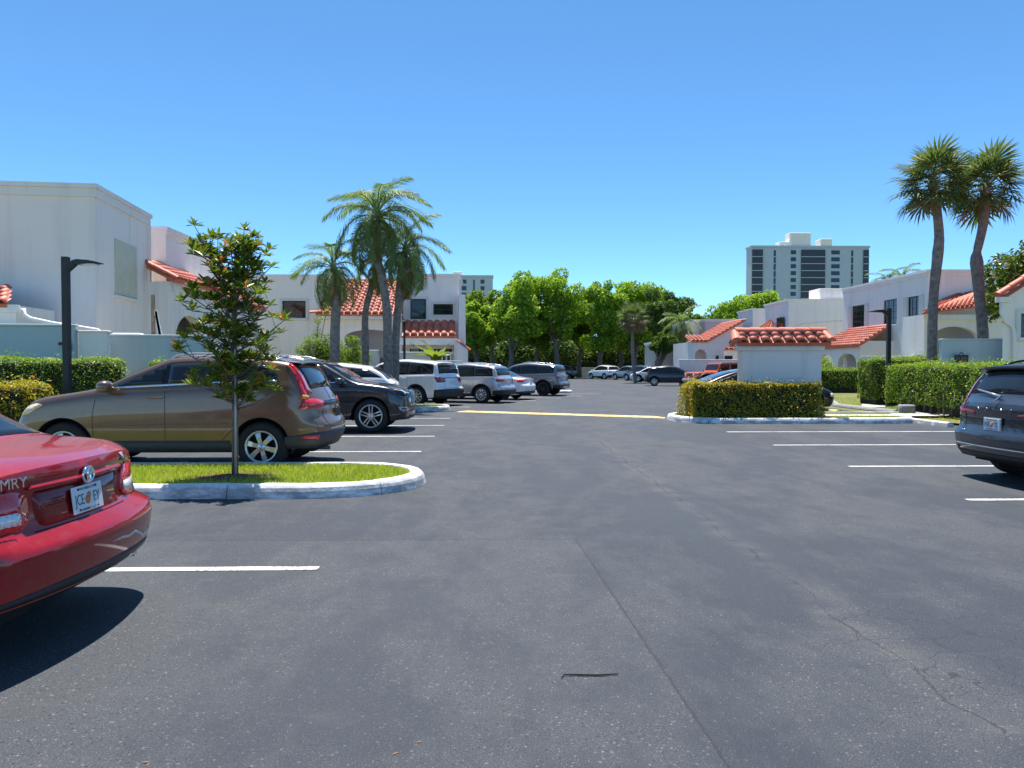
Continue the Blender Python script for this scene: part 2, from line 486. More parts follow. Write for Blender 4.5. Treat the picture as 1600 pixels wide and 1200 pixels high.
        p0 = fn(a, b); n = np.cross(fn(a+h, b)-fn(a-h, b), fn(a, b+h)-fn(a, b-h))
        n /= np.maximum(np.linalg.norm(n, axis=1, keepdims=True), 1e-9)
        cen = np.stack([np.clip(p0[:, 0], -s.xe+0.7, s.xe-0.7), 0*a, np.full_like(a, 0.75)], -1)
        sg = np.sign(np.sum(n*(p0-cen), axis=1, keepdims=True)); sg[sg == 0] = 1
        n *= np.sign(np.sum(sg)) if abs(np.sum(sg)) > 0.5*len(sg) else sg
        q = p0+n*off
        be = [e for e in bm.edges if len(e.link_faces) == 1]
        fl = [[x.index for x in f.verts] for f in bm.faces]; el = [(e.verts[0].index, e.verts[1].index) for e in be]
        bm.free()
        V = [tuple(x) for x in q]; F = fl[:]; N = len(V); mp = {}
        for i, j in el:
            for k in (i, j):
                if k not in mp: mp[k] = len(V); V.append(tuple(q[k]-n[k]*thick))
            F.append((i, j, mp[j], mp[i]))
        me = bpy.data.meshes.new('patch'); me.from_pydata(V, [], F)
        bm = bmesh.new(); bm.from_mesh(me); bmesh.ops.recalc_face_normals(bm, faces=bm.faces)
        # keep the outside facing out
        f0 = bm.faces[:] and bm.faces[0] if False else None
        bm.faces.ensure_lookup_table()
        if bm.faces[0].normal.dot(Vector(n[fl[0][0]])) < 0: bmesh.ops.reverse_faces(bm, faces=bm.faces)
        for f in bm.faces[:len(fl)]: f.smooth = True
        bm.to_mesh(me); bm.free(); return me
    def pt(s, mode, a, b, sd=1):
        a = np.array([a], float); b = np.array([b], float)
        fn = {'side': lambda u, v: s.m_side(u, v, sd), 'top': s.m_top, 'rear': lambda u, v: s.m_end(u, v, -1), 'front': lambda u, v: s.m_end(u, v, 1)}[mode]
        return Vector(fn(a, b)[0])
    def window(s, xa, xb, xat, xbt, mt=0.035, mb=0.02, n=12):
        """side glass between the belt and the roof edge, slanted ends"""
        lo = [(x, float(s.zs(x))+mb) for x in np.linspace(xa, xb, n)]
        hi = [(x, float(s.ze(x))-mt) for x in np.linspace(xbt, xat, n)]
        return lo+hi

def rounded(pts, r=0.03, n=4):
    out = []; k = len(pts)
    for i in range(k):
        p = Vector(pts[i]); a = Vector(pts[i-1])-p; b = Vector(pts[(i+1) % k])-p
        la, lb = a.length, b.length
        if la < 1e-6 or lb < 1e-6: continue
        ra = min(r, la*0.45, lb*0.45)
        p0 = p+a/la*ra; p1 = p+b/lb*ra
        for j in range(n+1):
            t = j/n; q = p0*(1-t)**2+p*2*t*(1-t)+p1*t*t; out.append((q.x, q.y))
    return out
def ring(cx, cz, r0, r1, a0, a1, n=22):
    o = [(cx+r1*math.cos(t), cz+r1*math.sin(t)) for t in np.linspace(a0, a1, n)]
    return o+[(cx+r0*math.cos(t), cz+r0*math.sin(t)) for t in np.linspace(a1, a0, n)]

_wheel_cache = {}
AXY = Matrix.Rotation(-PI/2, 4, 'X')        # lathe axis Z -> +Y
def wheel_meshes(Rw, rr, style, wd=0.235):
    key = (Rw, rr, style)
    if key in _wheel_cache: return _wheel_cache[key]
    h = wd/2
    ty = MB(); ty.lathe([(rr-.004, -h+.02), (rr+.02, -h), (Rw-.05, -h-.004), (Rw-.018, -h+.02), (Rw, -h+.055), (Rw-.004, -.03), (Rw-.012, -.026), (Rw-.012, -.014), (Rw, -.01), (Rw, .01), (Rw-.012, .014), (Rw-.012, .026), (Rw-.004, .03), (Rw, h-.055), (Rw-.018, h-.02), (Rw-.05, h+.004), (rr+.02, h), (rr-.004, h-.02)], AXY, 40)
    ba = MB(); ba.lathe([(rr-.012, -h+.02), (rr-.02, 0), (rr-.05, h-.07), (0.12, h-.10), (0.0, h-.10)], AXY, 32)
    rim = MB()
    rim.lathe([(rr-.006, h-.02), (rr+.004, h-.002), (rr-.012, h+.003), (rr-.03, h-.012), (rr-.032, h-.05)], AXY, 40)
    ns, dbl, wi, wo = {'6': (6, 0, .030, .040), '5d': (5, 1, .020, .024), '10': (5, 1, .016, .011), '5': (5, 0, .05, .06), '7': (7, 0, .03, .035), '12': (6, 1, .014, .016)}[style]
    for i in range(ns):
        for dd in ((-1, 1) if dbl else (0,)):
            th = 2*PI*(i+.25)/ns; o0 = dd*0.028; o1 = dd*(rr*0.25 if style != '10' else rr*.14)
            def Q(r, o, y):
                return Vector((r*math.cos(th)-o*math.sin(th), y, r*math.sin(th)+o*math.cos(th)))
            r0, r1 = 0.045, rr-.022
            A = [Q(r0, o0-wi, h-.012), Q(r0, o0+wi, h-.012), Q(r1, o1+wo, h-.02), Q(r1, o1-wo, h-.02)]
            mid = [Q((r0+r1)*.5, (o0+o1)/2-(wi+wo)*.45, h-.004), Q((r0+r1)*.5, (o0+o1)/2+(wi+wo)*.45, h-.004)]
            top = [A[0], A[1], mid[1], A[2], A[3], mid[0]]
            bot = [q-Vector((0, .035, 0)) for q in top]
            rim.add(top+bot, [(0, 1, 2, 5), (5, 2, 3, 4), (1, 0, 6, 7), (2, 1, 7, 8), (3, 2, 8, 9), (5, 4, 10, 11), (0, 5, 11, 6)])
    rim.lathe([(0.062, h-.03), (0.060, h-.006), (0.045, h-.001), (0.030, h-.001), (0.026, h+.004), (0.0, h+.005)], AXY, 20)
    for i in range(5):
        th = 2*PI*i/5+.3
        rim.lathe([(0.010, h-.02), (0.010, h+.002), (0.0, h+.002)], Matrix.Translation((0.056*math.cos(th)*1.15, 0, 0.056*math.sin(th)*1.15)) @ AXY, 8)
    _wheel_cache[key] = (ba.mesh('wheel'), ty.mesh('tyre'), rim.mesh('rim'))
    return _wheel_cache[key]

def text_mesh(txt, size, extrude=0.002, align='CENTER', bold=0.0):
    cu = bpy.data.curves.new('t', 'FONT'); cu.body = txt; cu.size = size; cu.extrude = extrude; cu.align_x = align; cu.align_y = 'CENTER'; cu.offset = bold
    cu.resolution_u = 3
    o = bpy.data.objects.new('t', cu); COL.objects.link(o)
    dg = bpy.context.evaluated_depsgraph_get(); me = bpy.data.meshes.new_from_object(o.evaluated_get(dg))
    bpy.data.objects.remove(o); bpy.data.curves.remove(cu); return me

class Car:
    def __init__(s, preset, label, col, loc, heading, cat='car', name='parked_car', group='cars in the parking lot', wheel=('5d', .225), wheel_mat='alloy'):
        s.S = S = Shape(preset); s.p = preset; s.col = col
        s.t = thing(name, label, cat, (loc[0], loc[1], 0), R(heading), group)
        s.body = mobj('body', S.body_mesh(), col, s.t)
        ba, ty, rim = wheel_meshes(S.R, wheel[1], wheel[0])
        for a in S.axles:
            for sd in (1, -1):
                wv = S.hw*0.985-0.12
                wo = mobj('wheel', ba, M['well'], s.t); wo.location = (a, sd*wv, S.R)
                if sd < 0: wo.rotation_euler = (0, 0, PI)
                mobj('tyre', ty, M['rubber'], wo); mobj('rim', rim, M[wheel_mat], wo)
        ub = MB(); zu = preset['sill']
        x0 = -S.xe+.28; x1 = S.xe-.35; yw = S.hw-.30
        ub.box(x0, x1, -yw, yw, zu-.02, zu+.34)
        ub.build('underbody', M['well'], s.t)
        for a in S.axles:
            th = np.linspace(-0.25, PI+.25, 20)
            for sd in (1, -1):
                lin = MB()
                V = []; r = S.AR-0.004
                for t in th:
                    x = a+r*math.cos(t); z = S.az+r*math.sin(t)
                    yo = float(S.side_y(x, max(z, preset['sill'])))-.006
                    V += [(x, sd*yo, z), (x, sd*(S.hw-.34), z)]
                F = [(2*i, 2*i+1, 2*i+3, 2*i+2) for i in range(len(th)-1)]
                c = len(V); V.append((a, sd*(S.hw-.34), S.az))
                F += [(2*i+1, c, 2*i+3) for i in range(len(th)-1)]
                lin.add(V, F)
                lin.build('wheel_arch_liner', M['well'], s.t)
    def patch(s, name, mode, poly, mat, off=0.004, both=True, parent=None, thick=0.012, step=0.07):
        m = M[mat] if isinstance(mat, str) else mat; o = None
        if mode == 'side':
            for sd in ((1, -1) if both is True else (both,)):
                o = mobj(name, s.S.patch('side', poly, off, sd, step, thick), m, parent or s.t)
        elif mode in ('rear', 'front') and both is True:
            for sg in (1, -1):
                o = mobj(name, s.S.patch(mode, [(a*sg, b) for a, b in poly], off, 1, step, thick), m, parent or s.t)
        else:
            o = mobj(name, s.S.patch(mode, poly, off, 1, step, thick), m, parent or s.t)
        return o
    def seam(s, pts, wdt=0.007):
        """a door gap: thin dark line on both sides through (X, z) points"""
        L = []; Rr = []
        for i, p in enumerate(pts):
            a = Vector(pts[max(i-1, 0)]); b = Vector(pts[min(i+1, len(pts)-1)]); d = (b-a).normalized(); n = Vector((-d.y, d.x))*wdt/2
            L.append((p[0]+n.x, p[1]+n.y)); Rr.append((p[0]-n.x, p[1]-n.y))
        s.patch('door_gap', 'side', L+Rr[::-1], 'well', 0.0012, thick=0.004)
    def handle(s, x, z, mat=None, ln=0.2):
        for sd in (1, -1):
            p = s.S.pt('side', x, z, sd); b = MB()
            b.bevbox(-ln/2, ln/2, -.012, .030, -.014, .014, .009)
            o = b.build('door_handle', mat or s.col, s.t); o.location = p+Vector((0, -.006*sd if sd > 0 else -.012, 0))
            if sd < 0: o.location = p+Vector((0, -.018, 0))
    def mirror(s, x, z, sz=(.11, .20, .15), mat=None):
        for sd in (1, -1):
            p = s.S.pt('side', x, z, sd); bm = bmesh.new(); bmesh.ops.create_uvsphere(bm, u_segments=16, v_segments=10, radius=1)
            for q in bm.verts:
                c = q.co; f = 1-0.25*max(0, c.x)
                q.co = Vector((math.copysign(abs(c.x)**0.7, c.x)*sz[0]*.8, math.copysign(abs(c.y)**0.7, c.y)*sz[1]/2*f, math.copysign(abs(c.z)**0.7, c.z)*sz[2]/2*f))
            b = MB(); b.bm(bm, True); o = b.build('wing_mirror', mat or s.col, s.t)
            o.location = p+Vector((0.02, sd*(sz[1]/2+.05), .05))
            st = MB(); st.tube([(0.02, -sd*(sz[1]/2+.07), -.07), (0.0, 0, -.04)], .025, 8); st.build('mirror_arm', M['trim_black'], o)
    def rails(s, x0, x1, mat='silver_trim', v=0.86, h=0.035):
        for sd in (1, -1):
            b = MB(); pts = []
            for i, x in enumerate(np.linspace(x0, x1, 14)):
                q = s.S.pt('top', x, v*sd); k = min(i, 13-i); pts.append(q+Vector((0, 0, h*min(1, (k+.01)/1.5))))
            b.tube(pts, .016, 8); b.build('roof_rail', M[mat], s.t)
    def plate(s, z, e=-1, txt='', sub=True, orange=True, y=0.0, ink='plate_green', tilt=0.0, extra=0.012, face='plate_white'):
        p = s.S.pt('rear' if e < 0 else 'front', y, z)
        o = MB().bevbox(-.152, .152, -.076, .076, -.003, .003, .0028).build('licence_plate', M[face], s.t)
        # plate frame: local X to the right as seen from behind, local Y up
        mx = Matrix(((0, 0, e, 0), (e, 0, 0, 0), (0, 1, 0, 0), (0, 0, 0, 1))) if e < 0 else Matrix(((0, 0, 1, 0), (1, 0, 0, 0), (0, 1, 0, 0), (0, 0, 0, 1)))
        o.matrix_local = Matrix.Translation(p+Vector((e*extra, 0, 0))) @ mx @ Matrix.Rotation(tilt, 4, 'X')
        def put(name, me, mat, x, yy, sx=1.0):
            q = mobj(name, me, M[mat], o); q.location = (x, yy, .0042); q.scale = (sx, 1, 1)
        if txt:
            a, b = txt.split('|')
            put('plate_lettering', text_mesh(a, .085, .0008), ink, -.083, -.004, .72); put('plate_lettering', text_mesh(b, .085, .0008), ink, .085, -.004, .72)
            fr = MB()
            fr.lathe([(0.026, 0), (0.026, .0012), (0, .0012)], Matrix.Translation((-.004, -.010, -.001)), 14)
            fr.lathe([(0.020, 0), (0.020, .0014), (0, .0014)], Matrix.Translation((.012, .014, -.001)), 14)
            q = fr.build('plate_emblem', M['plate_orange'], o); q.location = (0, 0, .0042)
            put('plate_lettering', text_mesh('MYFLORIDA.COM', .021, .0006), ink, 0, .056)
            put('plate_lettering', text_mesh('SUNSHINE STATE', .019, .0006), ink, 0, -.061)
            for bx in (-.09, .09):
                for by in (.058, -.058): MB().lathe([(.007, 0), (.006, .004), (0, .005)], None, 8).build('plate_bolt', M['trim_black'], o).location = (bx, by, .003)
        return o
    def letters(s, txt, z, width, size, e=-1, mat='chrome'):
        n = len(txt)
        for i, ch in enumerate(txt):
            u = (i/(n-1)-.5)*width
            y = -u if e < 0 else u          # reads left to right from outside
            p = s.S.pt('rear' if e < 0 else 'front', y, z)
            o = mobj('letter', text_mesh(ch, size, .003), M[mat], s.t)
            mx = Matrix(((0, 0, e, 0), (e, 0, 0, 0), (0, 1, 0, 0), (0, 0, 0, 1)))
            o.matrix_local = Matrix.Translation(p+Vector((e*.006, 0, 0))) @ mx
    # ---- the glass every car has
    def glazing(s, wind, back, sides, dlo=None, chrome=None, vw=0.9, vb=0.86):
        S = s.S
        if wind:
            a, b = wind
            s.patch('windscreen', 'top', rounded([(a, -vw), (b, -vw-.03), (b, vw+.03), (a, vw)], .05), 'car_glass', .003)
        if back:
            a, b = back
            s.patch('rear_window', 'top', rounded([(a, -vb-.02), (b, -vb), (b, vb), (a, vb+.02)], .05), 'car_glass', .003)
        if dlo: s.patch('window_surround', 'side', dlo, 'trim_gloss', .002)
        for poly in sides: s.patch('side_window', 'side', poly, 'car_glass', .005)
    def lower_trim(s, h=0.13, mat='trim_black', arch=0.05):
        S = s.S; z0 = s.p['sill']; a0, a1 = S.axles
        xa = a0+S.AR*.98; xb = a1-S.AR*.98
        s.patch('sill_cladding', 'side', [(xa, z0), (xb, z0), (xb-.03, z0+h), (xa+.03, z0+h)], mat, .006)
        for a in S.axles:
            th = math.asin(max(-.9, min(.9, (z0+.02-S.az)/S.AR)))
            s.patch('wheel_arch_trim', 'side', ring(a, S.az, S.AR-.003, S.AR+arch, th, PI-th), mat, .008)
# ------------------------------------------------------------------ ground, road, kerbs
def asphalt_mat():
    q = NT('asphalt'); geo = q.n('ShaderNodeNewGeometry').outputs['Position']
    sep = q.n('ShaderNodeSeparateXYZ'); q.l(geo, sep.inputs[0]); X, Y = sep.outputs[0], sep.outputs[1]
    big = q.noise(q.mapping(geo, (0.55, 0.22, 1)), 1.0, 6, 0.6, 0.4)
    mid = q.noise(q.mapping(geo, (1.6, 0.9, 1)), 1.6, 8, 0.72)
    fine = q.noise(geo, 160, 3, 0.7)
    grit = q.voro(geo, 105.0)
    # sealcoat (dark, blue) worn through to grey stone
    worn = q.ramp(q.math('ADD', q.math('MULTIPLY', big, 0.65), q.math('MULTIPLY', mid, 0.35)), [(0.45, 0), (0.56, 1)])
    # older, greyer panel left of the straight joint
    edge = q.math('ADD', q.math('MULTIPLY', q.math('SUBTRACT', 6.3, Y), 0.05), 0.69)
    left = q.math('LESS_THAN', X, edge); near = q.math('LESS_THAN', Y, q.math('ADD', 6.3, q.math('MULTIPLY', q.math('SUBTRACT', mid, .5), .10)))
    panel = q.math('MULTIPLY', left, near)
    worn = q.math('ADD', worn, q.math('MULTIPLY', panel, 0.28), True)
    col = q.mix(worn, (0.021, 0.029, 0.047), (0.066, 0.073, 0.084))
    # stone grains
    gr = q.ramp(grit.outputs['Distance'], [(0.10, 1), (0.42, 0)])
    rs = q.n('ShaderNodeSeparateColor'); q.l(grit.outputs['Color'], rs.inputs[0])
    pick = q.ramp(rs.outputs[0], [(0.55, 0), (0.80, 1)])
    gm = q.math('MULTIPLY', q.math('MULTIPLY', gr, pick), q.math('ADD', q.math('MULTIPLY', worn, 0.75), 0.25))
    col = q.mix(gm, col, (0.26, 0.255, 0.24))
    col = q.mix(q.math('MULTIPLY', q.ramp(fine, [(0.40, 1), (0.62, 0)]), 0.85), col, (0.010, 0.014, 0.016))
    # coarse pits and pebbles that show close by
    pit = q.voro(q.mapping(geo, (1, 1, 1), (.3, .7, 0)), 42.0); ps = q.n('ShaderNodeSeparateColor'); q.l(pit.outputs['Color'], ps.inputs[0])
    pm = q.math('MULTIPLY', q.ramp(pit.outputs['Distance'], [(0.12, 1), (0.40, 0)]), q.ramp(ps.outputs[0], [(0.58, 0), (0.70, 1)]))
    pl_ = q.math('MULTIPLY', q.ramp(pit.outputs['Distance'], [(0.10, 1), (0.32, 0)]), q.ramp(ps.outputs[1], [(0.74, 0), (0.84, 1)]))
    wf = q.math('ADD', q.math('MULTIPLY', worn, 0.7), 0.3)
    col = q.mix(q.math('MULTIPLY', q.math('MULTIPLY', pm, wf), 0.85), col, (0.008, 0.008, 0.010))
    col = q.mix(q.math('MULTIPLY', q.math('MULTIPLY', pl_, wf), 0.75), col, (0.21, 0.205, 0.195))
    # paler dusty scuffs
    sc = q.noise(q.mapping(geo, (0.9, 3.0, 1)), 1.0, 6, 0.7)
    col = q.mix(q.math('MULTIPLY', q.ramp(sc, [(0.58, 0), (0.78, 1)]), 0.35), col, (0.10, 0.095, 0.09))
    # dark oil drips
    oil = q.noise(q.mapping(geo, (0.8, 0.8, 1), (3.1, 7.7, 0)), 1.0, 3, 0.5)
    col = q.mix(q.math('MULTIPLY', q.ramp(oil, [(0.64, 0), (0.74, 1)]), 0.5), col, (0.020, 0.020, 0.022))
    # cracks
    wob = q.math('MULTIPLY', q.math('SUBTRACT', q.noise(q.mapping(geo, (0.0, 1.3, 0)), 1.0, 2), 0.5), 0.30)
    jag = q.math('MULTIPLY', q.math('SUBTRACT', q.noise(geo, 14.0, 4, 0.7), 0.5), 0.10)
    d1 = q.math('ABSOLUTE', q.math('SUBTRACT', X, q.math('ADD', q.math('ADD', 2.06, wob), jag)))
    wd = q.math('MULTIPLY', q.ramp(q.noise(q.mapping(geo, (1, 1.1, 1)), 2.3, 3), [(0.36, 0), (0.62, 1)]), 0.011)
    rng = q.math('MULTIPLY', q.math('GREATER_THAN', Y, 2.9), q.math('LESS_THAN', Y, 15.0))
    c1 = q.math('MULTIPLY', q.math('LESS_THAN', d1, wd), rng)
    halo = q.math('MULTIPLY', q.ramp(d1, [(0.0, 1), (0.16, 0)]), rng)
    col = q.mix(q.math('MULTIPLY', q.math('MULTIPLY', halo, q.ramp(sc, [(0.4, 0), (0.6, 1)])), 0.25), col, (0.15, 0.135, 0.115))
    d2 = q.math('ABSOLUTE', q.math('SUBTRACT', X, q.math('ADD', edge, q.math('MULTIPLY', jag, 0.35))))
    w2 = q.math('ADD', q.math('MULTIPLY', q.noise(geo, 3.0, 3), 0.012), 0.001)
    c2 = q.math('MULTIPLY', q.math('LESS_THAN', d2, w2), q.math('LESS_THAN', Y, 6.3))
    d3 = q.math('ABSOLUTE', q.math('SUBTRACT', Y, q.math('ADD', 6.3, q.math('MULTIPLY', jag, 0.5))))
    c3 = q.math('MULTIPLY', q.math('LESS_THAN', d3, q.math('MULTIPLY', w2, 1.4)), q.math('MULTIPLY', q.math('LESS_THAN', X, 0.69), q.ramp(q.noise(q.mapping(geo, (2, 0, 0)), 1.0, 3), [(0.4, 0.0), (0.55, 1)])))
    vj = q.n('ShaderNodeVectorMath', operation='ADD'); q.l(geo, vj.inputs[0])
    nz3 = q.n('ShaderNodeTexNoise'); q.l(geo, nz3.inputs['Vector']); nz3.inputs['Scale'].default_value = 5.0
    sc3 = q.n('ShaderNodeVectorMath', operation='SCALE'); q.l(nz3.outputs['Color'], sc3.inputs[0]); sc3.inputs['Scale'].default_value = 0.25
    q.l(sc3.outputs[0], vj.inputs[1])
    ve = q.voro(vj.outputs[0], 3.2, 'DISTANCE_TO_EDGE')
    dm = q.n('ShaderNodeVectorMath', operation='DISTANCE'); q.l(q.mapping(geo, (1, 0.75, 0)), dm.inputs[0]); dm.inputs[1].default_value = (2.35, 2.9, 0)
    zone = q.ramp(dm.outputs['Value'], [(0.25, 1), (0.75, 0)])
    dm2 = q.n('ShaderNodeVectorMath', operation='DISTANCE'); q.l(q.mapping(geo, (1, 1, 0)), dm2.inputs[0]); dm2.inputs[1].default_value = (-0.55, 8.7, 0)
    zone = q.math('ADD', zone, q.ramp(dm2.outputs['Value'], [(0.25, 1), (0.9, 0)]), True)
    c4 = q.math('LESS_THAN', ve.outputs['Distance'], q.math('MULTIPLY', zone, 0.011))
    crack = q.math('ADD', q.math('ADD', c1, c2), q.math('ADD', c3, c4), True)
    col = q.mix(q.math('MULTIPLY', crack, 0.7), col, (0.010, 0.009, 0.009))
    q.base(col)
    q.set(Roughness=q.ramp(big, [(0.3, 0.62), (0.7, 0.85)]), Specular_IOR_Level=0.5)
    hgt = q.math('SUBTRACT', q.math('ADD', q.math('MULTIPLY', grit.outputs['Distance'], -0.7), q.math('MULTIPLY', fine, 0.6)), q.math('MULTIPLY', crack, 1.5))
    q.bump(hgt, 0.8, 0.008)
    return q.m
def lawn_mat():
    q = NT('lawn'); geo = q.n('ShaderNodeNewGeometry').outputs['Position']
    a = q.noise(geo, 0.8, 5); b = q.noise(geo, 30, 4, 0.7)
    c = q.mix(q.ramp(a, [(0.35, 0), (0.65, 1)]), (0.10, 0.15, 0.02), (0.25, 0.21, 0.06))
    c = q.mix(q.math('MULTIPLY', b, .5), c, (0.03, 0.035, 0.012)); q.base(c); q.set(Roughness=0.95); q.bump(b, 0.8, 0.03); return q.m
def kerb_mat():
    q = NT('white_kerb_paint'); geo = q.n('ShaderNodeNewGeometry').outputs['Position']; sp = q.n('ShaderNodeSeparateXYZ'); q.l(geo, sp.inputs[0])
    a = q.noise(q.mapping(geo, (3, 3, 7)), 1.0, 6, 0.7); b = q.noise(geo, 22, 5, 0.7)
    # scuffs low on the face, where tyres rub
    low = q.ramp(sp.outputs[2], [(0.0, 1), (0.12, 0.8), (0.16, 0.22)])
    m = q.math('MULTIPLY', q.ramp(a, [(0.38, 0), (0.55, 1)]), low)
    c = q.mix(m, (0.82, 0.81, 0.79), (0.32, 0.32, 0.32)); c = q.mix(q.math('MULTIPLY', q.ramp(b, [(0.6, 0), (0.75, 1)]), 0.4), c, (0.35, 0.34, 0.32))
    q.base(c); q.set(Roughness=0.75); q.bump(b, 0.5, 0.01); return q.m
def line_mat():
    q = NT('white_line_paint'); geo = q.n('ShaderNodeNewGeometry').outputs['Position']
    b = q.noise(geo, 45, 5, 0.75); a = q.noise(geo, 2.5, 4)
    m = q.math('MULTIPLY', q.ramp(b, [(0.44, 0), (0.58, 1)]), q.ramp(a, [(0.35, .2), (0.62, 1)]))
    q.base(q.mix(m, (0.64, 0.63, 0.60), (0.13, 0.13, 0.13))); q.set(Roughness=0.8); q.bump(b, 0.3, 0.004); return q.m
M['asphalt'] = asphalt_mat(); M['lawn'] = lawn_mat(); M['kerb'] = kerb_mat(); M['line'] = line_mat()

def sheet(name, pts, z, mat, kind='structure'):
    o = MB().poly([(x, y, z) for x, y in pts]).build(name, mat); o['kind'] = kind; return o
gr = sheet('ground', [(-900, -120), (900, -120), (900, 1500), (-900, 1500)], -0.02, M['lawn'])
road = [(-8.0, -12), (12.0, -12), (12.0, 21.6), (12.2, 27.0), (19.5, 45), (24, 62), (26.5, 98), (-16, 99), (-9.0, 46), (-8.0, 28)]
sheet('road', road, 0.0, M['asphalt'])

def paint_line(x0, x1, y, wd=0.10):
    m = MB(); n = max(2, int(abs(x1-x0)/0.25)); t = []; b = []
    for i in range(n+1):
        x = x0+(x1-x0)*i/n; t.append((x, y+wd/2+rnd.uniform(-.006, .006), .004)); b.append((x, y-wd/2+rnd.uniform(-.006, .006), .004))
    m.add(b+t, [(i, i+1, n+2+i, n+1+i) for i in range(n)])
    o = m.build('parking_line', M['line']); o['kind'] = 'structure'; return o
for y in (5.42, 12.9, 15.72, 18.62, 21.2): paint_line(-7.2, -1.32, y)
for y in (2.62, ): paint_line(-7.2, -1.32, y)
for y in (5.3, 8.07, 10.82, 13.8, 16.62): paint_line(5.3, 11.2, y)
# bays of the turned row further on
for k in range(6):
    o = paint_line(-5.2, 0, 0, .10)
    o.rotation_euler = (0, 0, R(-24)); o.location = (-.95+k*1.35, 27.0+k*2.55, 0.0)

def kerb(name, path, closed=True, h=0.15, wd=0.17, mat=None, base_out=0.03):
    """a kerb swept round a path (counter-clockwise, outer edge = path)"""
    n = len(path); V = []; prof = [(base_out, 0.0), (0.012, h*.55), (-.004, h-.03), (-.03, h), (-wd+.01, h+.002), (-wd, h-.02), (-wd, -.015)]
    for i in range(n):
        p = Vector(path[i]); a = Vector(path[i-1] if (closed or i > 0) else path[i]); b = Vector(path[(i+1) % n] if (closed or i < n-1) else path[i])
        t = (b-a).normalized(); nrm = Vector((t.y, -t.x))
        for d, z in prof:
            q = p+nrm*d; V.append((q.x, q.y, z+(rnd.uniform(-.004, .004) if z > .01 else 0)))
    k = len(prof); F = []
    for i in range(n if closed else n-1):
        j = (i+1) % n
        for c in range(k-1): F.append((i*k+c, j*k+c, j*k+c+1, i*k+c+1))
    if not closed: F += [tuple(range(k-1, -1, -1)), tuple(range((n-1)*k, n*k))]
    o = MB().add(V, F, False).build(name, mat or M['kerb']); o['kind'] = 'structure'; return o
def kerb_run(path, seg=4, **kw):
    """a closed kerb laid as single stones with open joints"""
    root = bpy.data.objects.new('kerb', None); link(root); root['kind'] = 'structure'; n = len(path)
    for i in range(0, n, seg):
        pc = [Vector(path[(i+j) % n]) for j in range(min(seg, n-i)+1)]
        pc[0] = pc[0]+(pc[1]-pc[0]).normalized()*.005; pc[-1] = pc[-1]+(pc[-2]-pc[-1]).normalized()*.005
        o = kerb('kerb_stone', [tuple(q) for q in pc], False, **kw); del o['kind']; o.parent = root
        o.location = (rnd.uniform(-.006, .006), rnd.uniform(-.006, .006), rnd.uniform(-.004, .003))
    return root
def stadium(x0, x1, y0, y1, rx, n=14, left_round=False):
    """flat left end, rounded right end, counter-clockwise"""
    cy = (y0+y1)/2; ry = (y1-y0)/2; pts = []
    def seg(a, b, m): return [(a[0]+(b[0]-a[0])*i/m, a[1]+(b[1]-a[1])*i/m) for i in range(m)]
    pts += seg((x0, y0), (x1-rx, y0), 12)
    pts += [(x1-rx+rx*math.sin(t), cy-ry*math.cos(t)) for t in np.linspace(0, PI, n)]
    pts += seg((x1-rx, y1), (x0, y1), 12)[1:]
    if left_round: pts += [(x0-rx*math.sin(t), cy+ry*math.cos(t)) for t in np.linspace(0, PI, n)][:-1]
    else: pts += seg((x0, y1), (x0, y0), 4)
    return pts
def inset(path, d):
    n = len(path); out = []
    for i in range(n):
        a = Vector(path[i-1]); b = Vector(path[(i+1) % n]); t = (b-a).normalized(); out.append((path[i][0]-t.y*d, path[i][1]+t.x*d))
    return out
M['grass_blade'] = leaf_mat('grass_blade', (0.25, 0.37, 0.02), (0.52, 0.63, 0.06), (0.56, 0.50, 0.17), .5, .45, .12)
def inside(path, x, y):
    c = False; n = len(path)
    for i in range(n):
        x1, y1 = path[i]; x2, y2 = path[i-1]
        if (y1 > y) != (y2 > y) and x < (x2-x1)*(y-y1)/(y2-y1)+x1: c = not c
    return c
def grass_patch(path, z, count, hgt=0.05, seed=1, bare=None):
    g = np.random.default_rng(seed); xs = [p[0] for p in path]; ys = [p[1] for p in path]
    pts = []
    while len(pts) < count:
        x = g.uniform(min(xs), max(xs)); y = g.uniform(min(ys), max(ys))
        if not inside(path, x, y): continue
        if bare and g.random() < math.exp(-((x-bare[0])**2+((y-bare[1])*1.1)**2)/bare[2]**2)*0.93: continue
        pts.append((x, y))
    c = np.array(pts); n = len(c); th = g.uniform(0, 2*PI, n); h = hgt*g.uniform(.5, 1.3, n); lean = g.normal(0, .45, (n, 2))*h[:, None]
    wv = np.stack([np.cos(th), np.sin(th)], 1)*(0.0045*g.uniform(.7, 1.4, n))[:, None]
    V = np.zeros((n, 3, 3)); V[:, 0, :2] = c-wv; V[:, 1, :2] = c+wv; V[:, 2, :2] = c+lean; V[:, :2, 2] = z-.004; V[:, 2, 2] = z+h
    o = mobj('grass', fast_mesh('grass', V.reshape(-1, 3), np.arange(n*3).reshape(-1, 3)), M['grass_blade']); o['kind'] = 'stuff'
    return o
